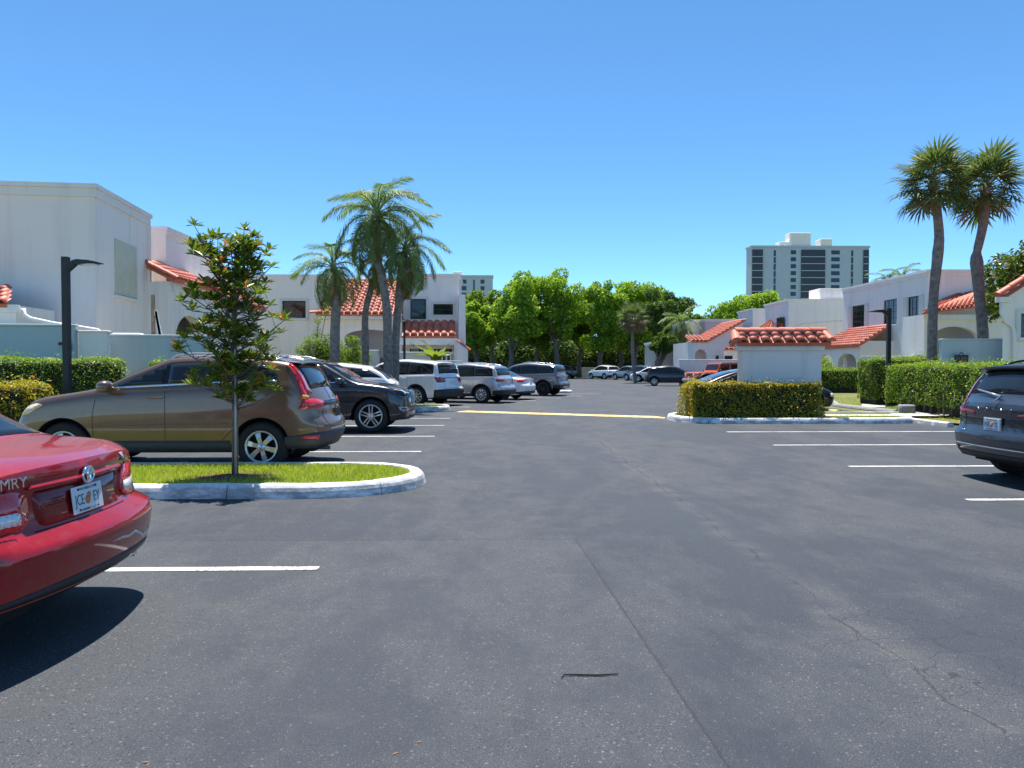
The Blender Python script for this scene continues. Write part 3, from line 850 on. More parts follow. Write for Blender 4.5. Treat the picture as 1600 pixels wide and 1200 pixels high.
# island beside the red saloon
isl = stadium(-7.4, -0.93, 8.32, 10.42, 1.25)
kerb_run(isl, 5); ip = inset(isl, .165)
sheet('lawn', ip, .118, M['lawn']); gp = grass_patch(ip, .118, 26000, .055, 3, (-3.3, 9.15, .5))
tag(gp, 'bright green mown grass on the tree island', 'grass', kind='stuff')
mul = MB(); n = 30
mul.add([(-3.3, 9.15, .155)]+[(-3.3+(.52+rnd.uniform(-.1, .1))*math.cos(2*PI*i/n), 9.15+(.45+rnd.uniform(-.08, .08))*math.sin(2*PI*i/n), .119) for i in range(n)], [(0, 1+i, 1+(i+1) % n) for i in range(n)], True)
mo = mul.build('mulch_bed', M['mulch']); mo['kind'] = 'structure'
# island with the palms
isl2 = stadium(-9.0, -1.62, 24.55, 26.6, 1.0); kerb_run(isl2, 5); ip2 = inset(isl2, .165)
sheet('lawn', ip2, .118, M['lawn']); tag(grass_patch(ip2, .118, 9000, .06, 5), 'mown grass on the small palm island', 'grass', kind='stuff')
# end island of the turned row
isl3 = [(x*math.cos(R(-24))-y*math.sin(R(-24))+4.3, x*math.sin(R(-24))+y*math.cos(R(-24))+41.6) for x, y in stadium(-6.5, 0, -1.0, 1.0, 1.0)]
kerb('kerb', isl3); sheet('lawn', inset(isl3, .165), .125, M['concrete'])
# kiosk island: kerb in front, pavement behind
k1 = [(12.6, 21.75), (6.0, 21.75)] + [(6.0-1.15*math.sin(t), 20.35+1.4*math.cos(t)) for t in np.linspace(.15, PI-.1, 12)] + [(6.0, 18.98), (8.0, 18.96), (10.2, 18.96), (11.0, 19.05), (11.35, 19.6), (11.45, 20.6), (12.6, 20.7)]
kerb_run(k1, 3); sheet('lawn', inset(k1, .165), .11, M['lawn'])
tag(grass_patch(inset(k1, .2), .11, 6000, .05, 9), 'thin dry grass on the kiosk island', 'grass', kind='stuff')
sheet('pavement', [(9.1, 20.15), (12.6, 20.15), (13.3, 20.9), (9.1, 20.9)], .125, M['concrete'])
# verge on the right behind the bays, with path
verge = [(11.75, -12), (60, -12), (60, 110), (27, 98), (24.5, 62), (20, 45), (12.9, 27.3), (12.9, 21.2), (11.75, 20.4)]
sheet('verge', verge, .06, M['lawn'])
vg = [(11.8, 12), (16, 12), (19, 34), (14.2, 34), (12.95, 27.3), (12.95, 21.2), (11.8, 20.3)]
tag(grass_patch(vg, .06, 14000, .06, 12), 'patchy green and straw grass along the right verge', 'grass', kind='stuff')
sheet('path', [(12.95, 25.6), (13.6, 25.2), (21, 38.5), (20.2, 39.2)], .085, M['concrete'])
sheet('path', [(13.4, 20.9), (13.4, 20.15), (22, 22.5), (22, 23.3)], .087, M['concrete'])
kerb('kerb', [(11.72, 17.7), (11.72, 4)], False, .10, .14)
kerb('kerb', [(24.45, 62), (19.95, 45), (12.86, 27.4), (12.86, 21.95)], False, .10, .16, M['concrete_grey'])
kerb('kerb', [(-7.72, 10.6), (-7.72, 17), (-7.72, 24.4)], False, .10, .16, M['concrete_grey'])
kerb('kerb', [(-7.72, 26.8), (-8.65, 46)], False, .10, .16, M['concrete_grey'])
# verge on the left behind the bays
sheet('verge', [(-60, -12), (-7.75, -12), (-7.75, 28), (-8.7, 46), (-15.5, 99), (-60, 105)], .06, M['lawn'])
tag(grass_patch([(-12, 10.5), (-7.8, 10.5), (-7.8, 24), (-12, 24)], .06, 7000, .06, 14), 'shaggy grass under the left hedges', 'grass', kind='stuff')
# yellow speed hump across the aisle
def hump():
    A = Vector((-1.25, 24.3)); B = Vector((4.95, 21.2)); d = (B-A).normalized(); nn = Vector((-d.y, d.x)); V = []; n = 40; prof = [(-.12, 0.002), (-.09, .025), (-.04, .040), (0, .044), (.04, .040), (.09, .025), (.12, .002)]
    for i in range(n+1):
        p = A.lerp(B, i/n); s_ = min(1, min(i, n-i)/2.0+.15)
        for o_, z in prof: V.append((p.x+nn.x*o_, p.y+nn.y*o_, .002+z*s_+rnd.uniform(-.003, .003)*s_))
    k = len(prof); F = [(i*k+c, (i+1)*k+c, (i+1)*k+c+1, i*k+c+1) for i in range(n) for c in range(k-1)]
    tag(MB().add(V, F, True).build('speed_hump', M['yellow_paint']), 'low yellow painted speed hump crossing the aisle to the kiosk kerb', 'speed hump')
hump()
def wheel_stop(label, loc, rz, mat, ln=1.9):
    b = MB(); pr = [(-.09, 0), (-.075, .09), (-.045, .115), (.045, .115), (.075, .09), (.09, 0)]
    b.prism(pr, lambda a, c, d: (a, d, c), -ln/2, ln/2)
    o = b.build('wheel_stop', mat); o.location = loc; o.rotation_euler = (0, 0, rz); return tag(o, label, 'wheel stop', 'concrete wheel stops')
wheel_stop('worn white concrete wheel stop in front of the clipped hedge', (11.25, 19.0-.1, .002), R(2), M['kerb'], 2.1)
wheel_stop('yellow topped wheel stop under the nose of the black saloon', (10.9, 23.75, .002), R(0), M['yellow_paint'], 1.6)
wheel_stop('white wheel stop before the blue grey SUV', (11.3, 9.3, .002), R(0), M['kerb'], 1.8)
# grey concrete planter stub at the hedge foot
p = G(1416, 648, .06)
tag(MB().lathe([(.21, 0), (.23, .06), (.235, .26), (.21, .30), (.15, .30), (.14, .22), (0, .22)], None, 22).build('planter', M['concrete_grey']), 'round grey concrete planter stub at the end of the clipped hedge', 'planter').location = p
# strip of black rubber and dry leaves on the asphalt
st = MB(); a = G(878, 1056); b = G(966, 1055)
st.tube([a+Vector((-.005, -.035, .006)), a+Vector((0.01, .0, .007)), a.lerp(b, .3)+Vector((0, -.004, .007)), a.lerp(b, .65)+Vector((0, -.01, .007)), b+Vector((0, 0, .007))], [.002, .0035, .0045, .0045, .003], 6)
tag(st.build('rubber_strip', M['rubber']), 'short black rubber strip lying on the worn asphalt', 'rubber strip')
M['dry_leaf'] = leaf_mat('dry_leaf', (0.20, 0.10, 0.04), (0.38, 0.20, 0.08), None, .7, .2)
for (px, py, s_) in ((618, 1178, .45), (655, 1160, .4), (228, 1192, .5)):
    q = G(px, py); o = MB().add([(0, -.035, .003), (.011, 0, .010), (0, .035, .005), (-.011, 0, .008)], [(0, 1, 2), (0, 2, 3)]).build('fallen_leaf', M['dry_leaf'])
    o.location = q; o.rotation_euler = (0, 0, rnd.uniform(0, 6)); o.scale = (s_, s_, s_); tag(o, 'small dry brown leaf lying on open asphalt', 'leaf', 'dry leaves on the asphalt')
# ------------------------------------------------------------------ houses
def wall(mb, o, u, width, z0, z1, holes=(), depth=.18):
    """a wall face from o along u (outside on the right-hand side of u), with recessed openings
    hole: ('r', u0, u1, z0, z1) or ('a', u0, u1, z0, spring, rise)"""
    o = Vector(o); u = Vector(u).normalized(); nrm = Vector((u.y, -u.x, 0))
    def p(a, z, d=0.0): q = o+u*a-nrm*d; return (q.x, q.y, z)
    us = sorted({0.0, width} | {h[1] for h in holes} | {h[2] for h in holes})
    for a, b in zip(us, us[1:]):
        hs = sorted([h for h in holes if h[1] <= a+1e-6 and h[2] >= b-1e-6], key=lambda h: h[3]); z = z0
        for h in hs:
            zt = h[4] if h[0] == 'r' else h[4]+h[5]
            if h[3] > z+1e-6: mb.quad(p(a, z), p(b, z), p(b, h[3]), p(a, h[3]))
            z = zt
        if z < z1: mb.quad(p(a, z), p(b, z), p(b, z1), p(a, z1))
    for h in holes:
        a, b = h[1], h[2]
        if h[0] == 'r':
            c = [(a, h[3]), (b, h[3]), (b, h[4]), (a, h[4])]
        else:
            n = 16; arc = [((a+b)/2+(b-a)/2*math.cos(t), h[4]+h[5]*math.sin(t)) for t in np.linspace(0, PI, n+1)]
            for i in range(n):
                (x1, y1), (x2, y2) = arc[i], arc[i+1]; mb.quad(p(x2, y2), p(x1, y1), p(x1, h[4]+h[5]), p(x2, h[4]+h[5]))
            c = [(a, h[3]), (b, h[3])]+arc
        n = len(c)
        for i in range(n):
            (x1, y1), (x2, y2) = c[i], c[(i+1) % n]
            if abs(x1-x2)+abs(y1-y2) > 1e-6: mb.quad(p(x1, y1), p(x2, y2), p(x2, y2, depth), p(x1, y1, depth))
    return p
def window_at(parent, o, u, a0, a1, z0, z1, inset_=.10, bars=(2, 4), shutters=0, frame=.05, sill=True, frame_mat='dark_frame', pane='pane', surround=False, sh_mat='shutter_white'):
    """frame, pane, glazing bars and shutters set in a wall opening"""
    o = Vector(o); u = Vector(u).normalized(); nrm = Vector((u.y, -u.x, 0)); rz = math.atan2(u.y, u.x)
    b = MB(); f = frame; w_, h_ = a1-a0, z1-z0
    for q in ((0, w_, 0, f), (0, w_, h_-f, h_), (0, f, f, h_-f), (w_-f, w_, f, h_-f)): b.box(q[0], q[1], -.03, .03, q[2], q[3])
    fr = b.build('window', M[frame_mat], parent); fr.location = o+u*a0-nrm*inset_+Vector((0, 0, z0)); fr.rotation_euler = (0, 0, rz)
    MB().box(f, w_-f, -.006, .006, f, h_-f).build('pane', M[pane], fr)
    for i in range(1, bars[0]): x = w_*i/bars[0]; MB().box(x-.013, x+.013, -.022, -.006, f, h_-f).build('glazing_bar', M[frame_mat], fr)
    for i in range(1, bars[1]): z = h_*i/bars[1]; MB().box(f, w_-f, -.020, -.006, z-.012, z+.012).build('glazing_bar', M[frame_mat], fr)
    if sill: MB().box(-.06, w_+.06, -inset_-.05-.03, -.035, -.09, -.02).build('sill', M['white2'], fr)
    if surround:
        for q in ((-.14, 0, -.14, h_+.14), (w_, w_+.14, -.14, h_+.14), (0, w_, h_, h_+.14), (0, w_, -.14, 0)): MB().box(q[0], q[1], -inset_-.045, -inset_+.01, q[2], q[3]).build('window_surround', M['shutter_white'], fr)
    for sd in range(shutters):
        x0, x1 = ((-.46, -.03), (w_+.03, w_+.46))[sd]
        s_ = MB().box(x0, x1, -inset_-.05, -inset_+.02, -.03, h_+.03).build('shutter', M[sh_mat], fr)
        for i in range(4): xx = x0+.04+(x1-x0-.08)*i/3; MB().box(xx-.02, xx+.02, -inset_-.068, -inset_-.048, 0, h_).build('slat', M[sh_mat], s_)
    return fr
def barrel_tile(ln=.42, r=.125, seg=6):
    """one S-shaped clay tile: a barrel and the trough beside it; x across, y up the slope"""
    b = MB(); pr = [(r*math.cos(t), r*.64*math.sin(t)) for t in np.linspace(PI, 0, seg+1)]+[(r*1.25, -.012), (r*1.45, -.01)]
    lo = [(x, 0, z+.035) for x, z in pr]; hi = [(x*.94, ln, z*.94+.004) for x, z in pr]; lo2 = [(x*.86, 0.004, z*.80+.012) for x, z in pr]
    k = len(pr); b.add(lo+hi+lo2, [(i, i+1, k+i+1, k+i) for i in range(k-1)]+[(i+1, i, 2*k+i, 2*k+i+1) for i in range(k-1)], True); return b.mesh('roof_tile')
TILE = barrel_tile(); TILE.materials.append(M['tile'])
def tiles(parent, A, B, C, D, tw=.32, course=.36, single=True, sc=1.0, name='roof_tile'):
    """clay tiles over the quad A B (eave) C D (ridge); single: every tile its own object"""
    A, B, C, D = map(Vector, (A, B, C, D)); wd = max((B-A).length, (C-D).length); hl = ((D-A).length+(C-B).length)/2
    nu = max(1, round(wd/tw)); nv = max(1, round(hl/course)); Vs = []; Fs = []; k = 0
    n0 = (B-A).cross(D-A).normalized()
    if n0.z < 0: n0 = -n0
    tv = np.array([v.co[:] for v in TILE.vertices]); tf = [list(p_.vertices) for p_ in TILE.polygons]
    for j in range(nv):
        for i in range(nu):
            f0, f1 = (i+.5)/nu, j/nv; a = A.lerp(B, f0).lerp(D.lerp(C, f0), f1); b = A.lerp(B, f0).lerp(D.lerp(C, f0), min(1, (j+1)/nv))
            up = (b-a); lu = up.length; up.normalize(); ex = (A.lerp(D, f1)-B.lerp(C, f1)); ln_e = ex.length/nu
            if ln_e < .05: continue
            x = (-ex).normalized(); z = x.cross(up).normalized()
            if z.z < 0: x = -x; z = x.cross(up).normalized()
            s_x = ln_e/.337; s_y = lu*1.13/.42; jit = rnd.uniform(-.012, .012)
            mat = Matrix(((x.x*s_x, up.x*s_y, z.x*sc, a.x+up.x*jit), (x.y*s_x, up.y*s_y, z.y*sc, a.y+up.y*jit), (x.z*s_x, up.z*s_y, z.z*sc, a.z+up.z*jit), (0, 0, 0, 1)))
            if single:
                o = bpy.data.objects.new(name, TILE); COL.objects.link(o); o.parent = parent; o.matrix_local = mat
            else:
                M3 = np.array(mat); q = tv@M3[:3, :3].T+M3[:3, 3]; base = k*len(tv); Vs.append(q); Fs += [[base+i_ for i_ in f] for f in tf]; k += 1
    # boarding under the tiles
    e = n0*.02; th = n0*.10; dk = MB(); q = [A-e, B-e, C-e, D-e]; dk.add(q+[v-th for v in q], [(0, 1, 2, 3), (7, 6, 5, 4), (0, 4, 5, 1), (1, 5, 6, 2), (2, 6, 7, 3), (3, 7, 4, 0)])
    dk.build('roof_deck', M['tile'], parent)
    if not single:
        me = bpy.data.meshes.new('roof_tiles'); me.from_pydata(np.concatenate(Vs).tolist(), [], Fs); me.polygons.foreach_set('use_smooth', [True]*len(me.polygons)); me.update()
        o = mobj('roof_tile_field', me, M['tile'], parent); o['kind'] = 'stuff'
def ridge_row(parent, A, B, r=.14, ln=.45, name='ridge_tile'):
    A, B = Vector(A), Vector(B); d = B-A; n = max(1, round(d.length/ln)); st = d/n; up = Vector((0, 0, 1)); x = st.normalized(); y = up.cross(x).normalized(); z = x.cross(y)
    me = MB(); seg = 8; V = []
    for e, rr, f in ((0, r*1.1, 0), (1, r*.95, 1.12)):
        V += [(f*st.length, rr*math.cos(t), rr*.9*math.sin(t)) for t in np.linspace(-.15, PI+.15, seg+1)]
    k = seg+1; me.add(V, [(i+1, i, k+i, k+i+1) for i in range(seg)], True); me.poly([V[i] for i in range(k)]); m = me.mesh('ridge_tile'); m.materials.append(M['tile'])
    for i in range(n):
        p = A+st*i; o = bpy.data.objects.new(name, m); COL.objects.link(o); o.parent = parent
        o.matrix_local = Matrix(((x.x, y.x, z.x, p.x), (x.y, y.y, z.y, p.y), (x.z, y.z, z.z, p.z), (0, 0, 0, 1)))
def box_block(parent, x0, x1, y0, y1, H, name='wall', mat='white', holes_front=(), holes_left=(), holes_right=(), cap=.10, z0=0.0):
    """a stucco block with flat roof and a thin cap moulding; front faces -Y, left -X, right +X"""
    mb = MB(); pf = wall(mb, (x0, y0, 0), (1, 0, 0), x1-x0, z0, H, holes_front); pr = wall(mb, (x1, y0, 0), (0, 1, 0), y1-y0, z0, H, holes_right)
    wall(mb, (x1, y1, 0), (-1, 0, 0), x1-x0, z0, H); pl = wall(mb, (x0, y1, 0), (0, -1, 0), y1-y0, z0, H, holes_left)
    mb.quad((x0, y0, H), (x1, y0, H), (x1, y1, H), (x0, y1, H)); mb.build(name, M[mat], parent)
    if cap:
        c = MB()
        for a, b, cc, d in ((x0-cap, x1+cap, y0-cap, y0+.22), (x0-cap, x1+cap, y1-.22, y1+cap), (x0-cap, x0+.22, y0+.22, y1-.22), (x1-.22, x1+cap, y0+.22, y1-.22)): c.box(a, b, cc, d, H+.002, H+.13)
        for a, b, cc, d in ((x0-cap*.5, x1+cap*.5, y0-cap*.5, y0-.002), (x0-cap*.5, x0-.002, y0, y1+cap*.5), (x1+.002, x1+cap*.5, y0, y1+cap*.5)): c.box(a, b, cc, d, H-.14, H)
        c.build('parapet_cap', M['white2'], parent)
def low_wall(label, A, B, z0, z1, mat, th=.18, name='garden_wall', cat='wall', cope=True, group=None):
    A, B = Vector(A), Vector(B); d = B-A; L = d.length; t = thing(name, label, cat, (A.x, A.y, 0), math.atan2(d.y, d.x), group)
    MB().box(0, L, 0, th, z0, z1).build('wall_body', M[mat], t)
    if cope: MB().bevbox(-.03, L+.03, -.03, th+.03, z1+.002, z1+.07, .02).build('coping', M[mat if mat != 'teal' else 'teal'], t)
    return t

# ---- left corner house: rotated block with a shuttered window
hA = thing('corner_house', 'plain white two storey house with a closed cream shutter and a flat parapet', 'house', (-11.5, 21.3, 0), R(6), None)
HA = 6.6
sh = (2.15, 4.05, 3.36-.35, 5.05)
mbA = MB()
wall(mbA, (-14, 0, 0), (1, 0, 0), 14, 0, HA); wall(mbA, (0, 0, 0), (0, 1, 0), 4.2, 0, HA, [('r', 1.3, 3.05, 3.72, 5.42)], .06)
wall(mbA, (0, 4.2, 0), (-1, 0, 0), 14, 0, HA); wall(mbA, (-14, 4.2, 0), (0, -1, 0), 4.2, 0, HA); mbA.quad((-14, 0, HA), (0, 0, HA), (0, 4.2, HA), (-14, 4.2, HA)); mbA.build('wall', M['white_a'], hA)
c = MB(); c.box(-14, .10, -.10, .2, HA+.002, HA+.13); c.box(-.2, .10, .2, 4.3, HA+.002, HA+.13); c.box(-14, .05, -.05, -.002, HA-.24, HA); c.box(.002, .05, 0, 4.25, HA-.24, HA); c.build('parapet_cap', M['white2'], hA)
s_ = MB().box(-.05, .02, 1.3, 3.05, 3.72, 5.42).build('shutter', M['shutter'], hA)
for i in range(11): MB().box(.02, .038, 1.33+i*.155, 1.33+i*.155+.13, 3.74, 5.40).build('slat', M['shutter'], s_)
MB().box(.0, .10, 1.2, 3.15, 3.59, 3.69).build('window_sill', M['white2'], hA)
MB().box(.002, .09, 4.02, 4.16, 0, HA-.25).build('corner_pilaster', M['white2'], hA)
# wing behind the corner with the small shed roof and arch, in the same frame as the lot
hB = thing('arched_house', 'white house wing with arched porch and small red tiled shed roof beside the corner house', 'house', (-11.1, 25.3, 0), 0)
box_block(hB, -9.0, -1.25, 2.4, 7.0, HA, 'tower_wall')
mb = MB(); wall(mb, (0, 0, 0), (0, 1, 0), 9.0, 0, 4.42, [('a', .25, 2.6, 0, 2.4, .95), ('r', 5.6, 6.6, 1.2, 2.4)], .3); wall(mb, (-1.3, 0, 0), (1, 0, 0), 1.3, 0, 4.42); mb.quad((-1.2, 0, 4.42), (0, 0, 4.42), (0, 9, 4.42), (-1.2, 9, 4.42)); mb.build('wall', M['white'], hB)
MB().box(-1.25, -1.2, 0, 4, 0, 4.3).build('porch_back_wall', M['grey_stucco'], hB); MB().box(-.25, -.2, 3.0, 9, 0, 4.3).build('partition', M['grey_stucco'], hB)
tiles(hB, (.18, -.05, 4.50), (.18, 4.2, 4.50), (-2.1, 4.2, 5.64), (-.86, -.05, 5.02), .30, .36)
ridge_row(hB, (-.92, -.10, 5.09), (.22, -.10, 4.52), .12, .42, 'verge_tile')
MB().tube([(-.05, -.02, 4.35), (.10, 0, 4.25), (.10, 0, 4.05)], .05, 8).build('gutter_end', M['white2'], hB)
tiles(hB, (.25, 7.0, 4.2), (.25, 9.6, 4.2), (-2.0, 9.6, 5.5), (-2.0, 7.0, 5.5), .32, .38)
# porch wing of the corner house at the left edge
hP = thing('porch_wing', 'white porch with low arch and dark red tiles against the corner house', 'porch', (-12.66, 19.0, 0), R(6))
mb = MB(); wall(mb, (-6, 0, 0), (1, 0, 0), 6.35, 0, 3.08, [('a', 2.6, 5.85, 0, 2.2, .52)], .25); wall(mb, (.35, 0, 0), (0, 1, 0), 2.0, 0, 3.08); mb.build('wall', M['white'], hP)
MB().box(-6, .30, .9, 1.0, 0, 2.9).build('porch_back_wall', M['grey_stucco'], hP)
MB().box(-6, .42, -.07, .06, 2.88, 3.09).build('gutter', M['white2'], hP)
tiles(hP, (-6, -.12, 3.12), (.18, -.12, 3.12), (-.5, 1.3, 3.66), (-6, 1.3, 3.66), .32, .36)
# curved coping that runs down from the porch to the garden wall
cp = MB(); cpts = [P(36, 482, 19.1), P(38, 492, 19.1), P(48, 498, 19.1), P(80, 505, 19.2), P(120, 511, 19.5), P(152, 516, 19.8), P(161, 522, 19.9), P(165, 535, 20.0), P(166, 562, 20.0)]
cp.tube(cpts, .055, 8); tag(cp.build('curved_coping', M['white2']), 'white curved coping running down the corner house wall', 'coping')
low_wall('pale teal garden wall with peeling paint and a dark number panel', (-15.3, 18.15), (-10.62, 18.64), 0, 2.50, 'teal')
low_wall('short pinkish white garden wall behind the lamp post', (-10.58, 18.78), (-9.95, 18.9), 0, 2.36, 'white', .25)
low_wall('pale teal garden wall right of the corner house', (-10.75, 20.3), (-8.05, 20.7), 0, 2.32, 'teal')
q = P(105, 542, 18.59); t = thing('house_number_sign', 'black framed number panel on the left teal wall', 'number panel', q, R(6))
MB().bevbox(-.10, .10, -.03, 0, -.09, .09, .008).build('panel', M['black_metal'], t)
for i in range(3):
    o = mobj('digit', text_mesh('1', .15, .004), M['plate_orange'], t); o.location = (-.055+.055*i, -.036, 0); o.rotation_euler = (PI/2, 0, 0)
q = P(95, 537, 18.57); tag(MB().bevbox(-.05, .05, -.03, 0, -.035, .035, .008).build('door_buzzer', M['trim_black']), 'small dark buzzer on the teal wall', 'buzzer').location = q
# boards and pole leaning by the wall, air conditioner
q = P(232, 522, 21.3)
tag(MB().box(-.05, .05, -.025, .025, 0, 3.3).build('timber_post', M['wood']), 'tall weathered timber post standing by the white wall', 'timber').location = (q.x, 21.6, .3)
for i, (dx, h, an) in enumerate(((.18, 1.75, .10), (.28, 1.7, .16), (.40, 1.75, .24))):
    o = MB().box(-.035, .035, -.012, .012, 0, h).build('leaning_board', M['white2']); o.location = (q.x+dx+.1, 21.55, 1.42); o.rotation_euler = (0, -an, 0)
    tag(o, ('narrow white board leaning closest to the timber post', 'middle one of three white boards leaning by the timber post', 'white board leaning furthest from the timber post')[i], 'board', 'boards leaning beside the post')
ac = thing('air_conditioner', 'white air conditioner box half hidden behind the teal wall', 'air conditioner', (-10.55, 21.35, 1.75), R(6))
MB().bevbox(-.5, .35, -.2, .2, 0, .72, .08).build('casing', M['white2'], ac); MB().box(.36, .62, -.18, .18, .25, .6).build('side_grille', M['black_metal'], ac)

# ---- left row house behind the palms
hL = thing('row_house', 'white two storey row house with big red tiled roof behind the feathery palms', 'house', (0, 0, 0), 0)
yl = 41.0
xa, xb = P(290, 500, yl).x, P(503, 500, yl).x; HL = P(480, 433, yl).z
w0, w1 = P(441, 470, yl), P(478, 497, yl)
mb = MB(); wall(mb, (xa, yl, 0), (1, 0, 0), xb-xa, 0, HL, [('r', w0.x-xa, w1.x-xa, w1.z, w0.z)], .2); wall(mb, (xb, yl, 0), (0, 1, 0), 3.2, 0, HL); mb.quad((xa, yl, HL), (xb, yl, HL), (xb, yl+3.2, HL), (xa, yl+3.2, HL)); mb.build('wall', M['white'], hL)
c = MB(); c.box(xa, xb+.1, yl-.1, yl+.25, HL+.002, HL+.14); c.box(xb-.2, xb+.1, yl+.25, yl+3.2, HL+.002, HL+.14); c.box(xa, xb+.05, yl-.05, yl-.002, HL-.16, HL); c.build('parapet_cap', M['white2'], hL)
window_at(hL, (xa, yl, 0), (1, 0, 0), w0.x-xa, w1.x-xa, w1.z, w0.z, .12, (2, 3), 0, .06, True, 'dark_frame', 'pane', True)
# middle part under the big roof
ym = 40.4; xc, xd = P(500, 500, ym).x, P(628, 500, ym).x; ze_ = P(560, 492, 39.9).z
a0, a1 = P(538, 520, ym).x-xc, P(618, 520, ym).x-xc; zsp = P(560, 528, ym).z
mb = MB(); wall(mb, (xc, ym, 0), (1, 0, 0), xd-xc, 0, ze_+.1, [('a', a0, a1, 0, zsp, P(577, 515, ym).z-zsp)], .4); mb.build('wall', M['white'], hL)
MB().box(xc, xd, ym+1.6, ym+1.7, 0, ze_).build('porch_back_wall', M['grey_stucco'], hL); MB().box(xc+.01, xc+.1, ym+.02, ym+1.6, 0, ze_).build('porch_side_wall', M['grey_stucco'], hL)
d0 = P(632, 555, ym+1.6); door = MB().box(P(583, 550, ym+1.5).x, P(593, 550, ym+1.5).x, ym+1.5, ym+1.58, 0, 2.2).build('door', M['white2'], hL); MB().box(P(595, 550, ym+1.5).x, P(602, 550, ym+1.5).x, ym+1.49, ym+1.55, .4, 2.0).build('door_window', M['pane'], hL)
tiles(hL, (xc-.1, 39.8, ze_+.05), (P(623, 492, 39.8).x, 39.8, ze_+.05), (P(634, 437, 44).x, 44.0, P(560, 436, 44).z), (P(531, 437, 44).x, 44.0, P(560, 436, 44).z), .36, .40)
ridge_row(hL, (xc-.42, 39.85, ze_+.10), (xc-.05, 39.95, ze_+.14), .12, .37)
MB().box(xc, xd, 39.95, ym-.002, ze_-.22, ze_-.02).build('fascia', M['white2'], hL)
# right block
yr = 41.5; xe0, xe1 = P(630, 500, yr).x, P(716, 500, yr).x; HR = P(670, 432, yr).z
def hole(px0, py0, px1, py1, Y, x0): a = P(px0, py0, Y); b = P(px1, py1, Y); return (a.x-x0, b.x-x0, b.z, a.z)
W1 = hole(641, 467, 666, 499, yr, xe0); W2 = hole(677, 475, 708, 492, yr, xe0)
pz = P(670, 545, yr).z
mb = MB(); wall(mb, (xe0, yr, 0), (1, 0, 0), xe1-xe0, 0, HR, [('r',)+W1, ('r',)+W2, ('r', .35, xe1-xe0-.35, .9, pz)], .2); wall(mb, (xe1, yr, 0), (0, 1, 0), 4, 0, HR); wall(mb, (xe0, yr+4, 0), (0, -1, 0), 4, 0, HR); mb.quad((xe0, yr, HR), (xe1, yr, HR), (xe1, yr+4, HR), (xe0, yr+4, HR)); mb.build('wall', M['white'], hL)
c = MB(); c.box(xe0-.1, xe1+.1, yr-.1, yr+.25, HR+.002, HR+.14); c.box(xe1-.2, xe1+.1, yr+.25, yr+4, HR+.002, HR+.14); c.build('parapet_cap', M['white2'], hL)
for W_, br in ((W1, (1, 2)), (W2, (1, 2))): window_at(hL, (xe0, yr, 0), (1, 0, 0), *W_, .12, br, 0, .06, False, 'dark_frame', 'pane', True)
MB().box(P(618, 500, 42.2).x, xe0+.04, 42.2, 44.4, 0, HR-.25).build('party_wall', M['white'], hL)
MB().box(xe0+.3, xe1-.3, yr+.35, yr+.4, .5, pz+.1).build('porch_glass', M['pane'], hL)
tiles(hL, (P(628, 524, 40.1).x, 40.1, P(660, 524, 40.1).z), (P(711, 524, 40.1).x, 40.1, P(660, 524, 40.1).z), (P(711, 502, yr).x, yr-.02, P(660, 502, yr).z), (P(632, 502, yr).x, yr-.02, P(660, 502, yr).z), .40, .40)
zc = P(660, 527, 40.2).z
MB().box(xe0-.05, xe1+.02, 40.15, 40.35, zc-.42, zc-.05).build('porch_beam', M['white2'], hL)
MB().box(xe1-.15, xe1+.02, 40.15, 40.35, 0, zc-.42).build('porch_post', M['white2'], hL)
xp = P(718, 500, 40.6).x; MB().box(xp, xp+.28, 40.6, 42.0, 0, P(718, 460, 40.6).z).build('buttress', M['white2'], hL)
mb = MB(); A_, B_ = P(714, 533, 40.0), P(731, 547, 40.0)
mb.prism([(A_.x, 0), (B_.x, 0), (B_.x, B_.z), (A_.x, A_.z)], lambda a, b, d: (a, d, b), 40.0, 40.2); mb.build('wing_wall', M['white'], hL)
ridge_row(hL, (A_.x-.02, 40.1, A_.z), (B_.x+.08, 40.1, B_.z-.02), .12, .3, 'coping_tile')
low_wall('low white patio wall under the small tiled lean-to', (P(600, 560, 39.2).x, 39.2), (P(673, 560, 39.2).x, 39.2), 0, P(640, 552, 39.2).z, 'white')
rl = thing('railing', 'white patio railing with open bars beside the wing wall', 'railing', (P(673, 560, 39.2).x+.1, 39.25, 0), 0)
zr = P(690, 550, 39.2).z; wr_ = P(709, 560, 39.2).x-P(673, 560, 39.2).x
MB().box(0, wr_, 0, .06, zr-.09, zr).build('top_rail', M['white2'], rl); MB().box(0, wr_, 0, .06, .2, .28).build('bottom_rail', M['white2'], rl)
for i in range(6): MB().box(i*(wr_-.08)/5, i*(wr_-.08)/5+.08, 0, .06, .28, zr-.09).build('baluster', M['white2'], rl)
low_wall('white garden wall with dark openings behind the shrubs', (P(500, 560, 38.6).x, 38.6), (P(590, 560, 38.6).x, 38.6), 0, P(540, 549, 38.6).z, 'white')
for px, wl in ((506, 'dark opening in the white garden wall left of the first palm trunk'), (546, 'dark opening in the white garden wall between two palm trunks')):
    a, b = P(px, 552, 38.55), P(px+9, 561, 38.55); tag(MB().box(a.x, b.x, 38.57, 38.6-.002, b.z, a.z).build('wall_vent', M['dark_frame']), wl, 'wall opening', 'dark wall openings')

M['cream'] = stucco('cream_stucco', (0.55, 0.49, 0.42), .3)
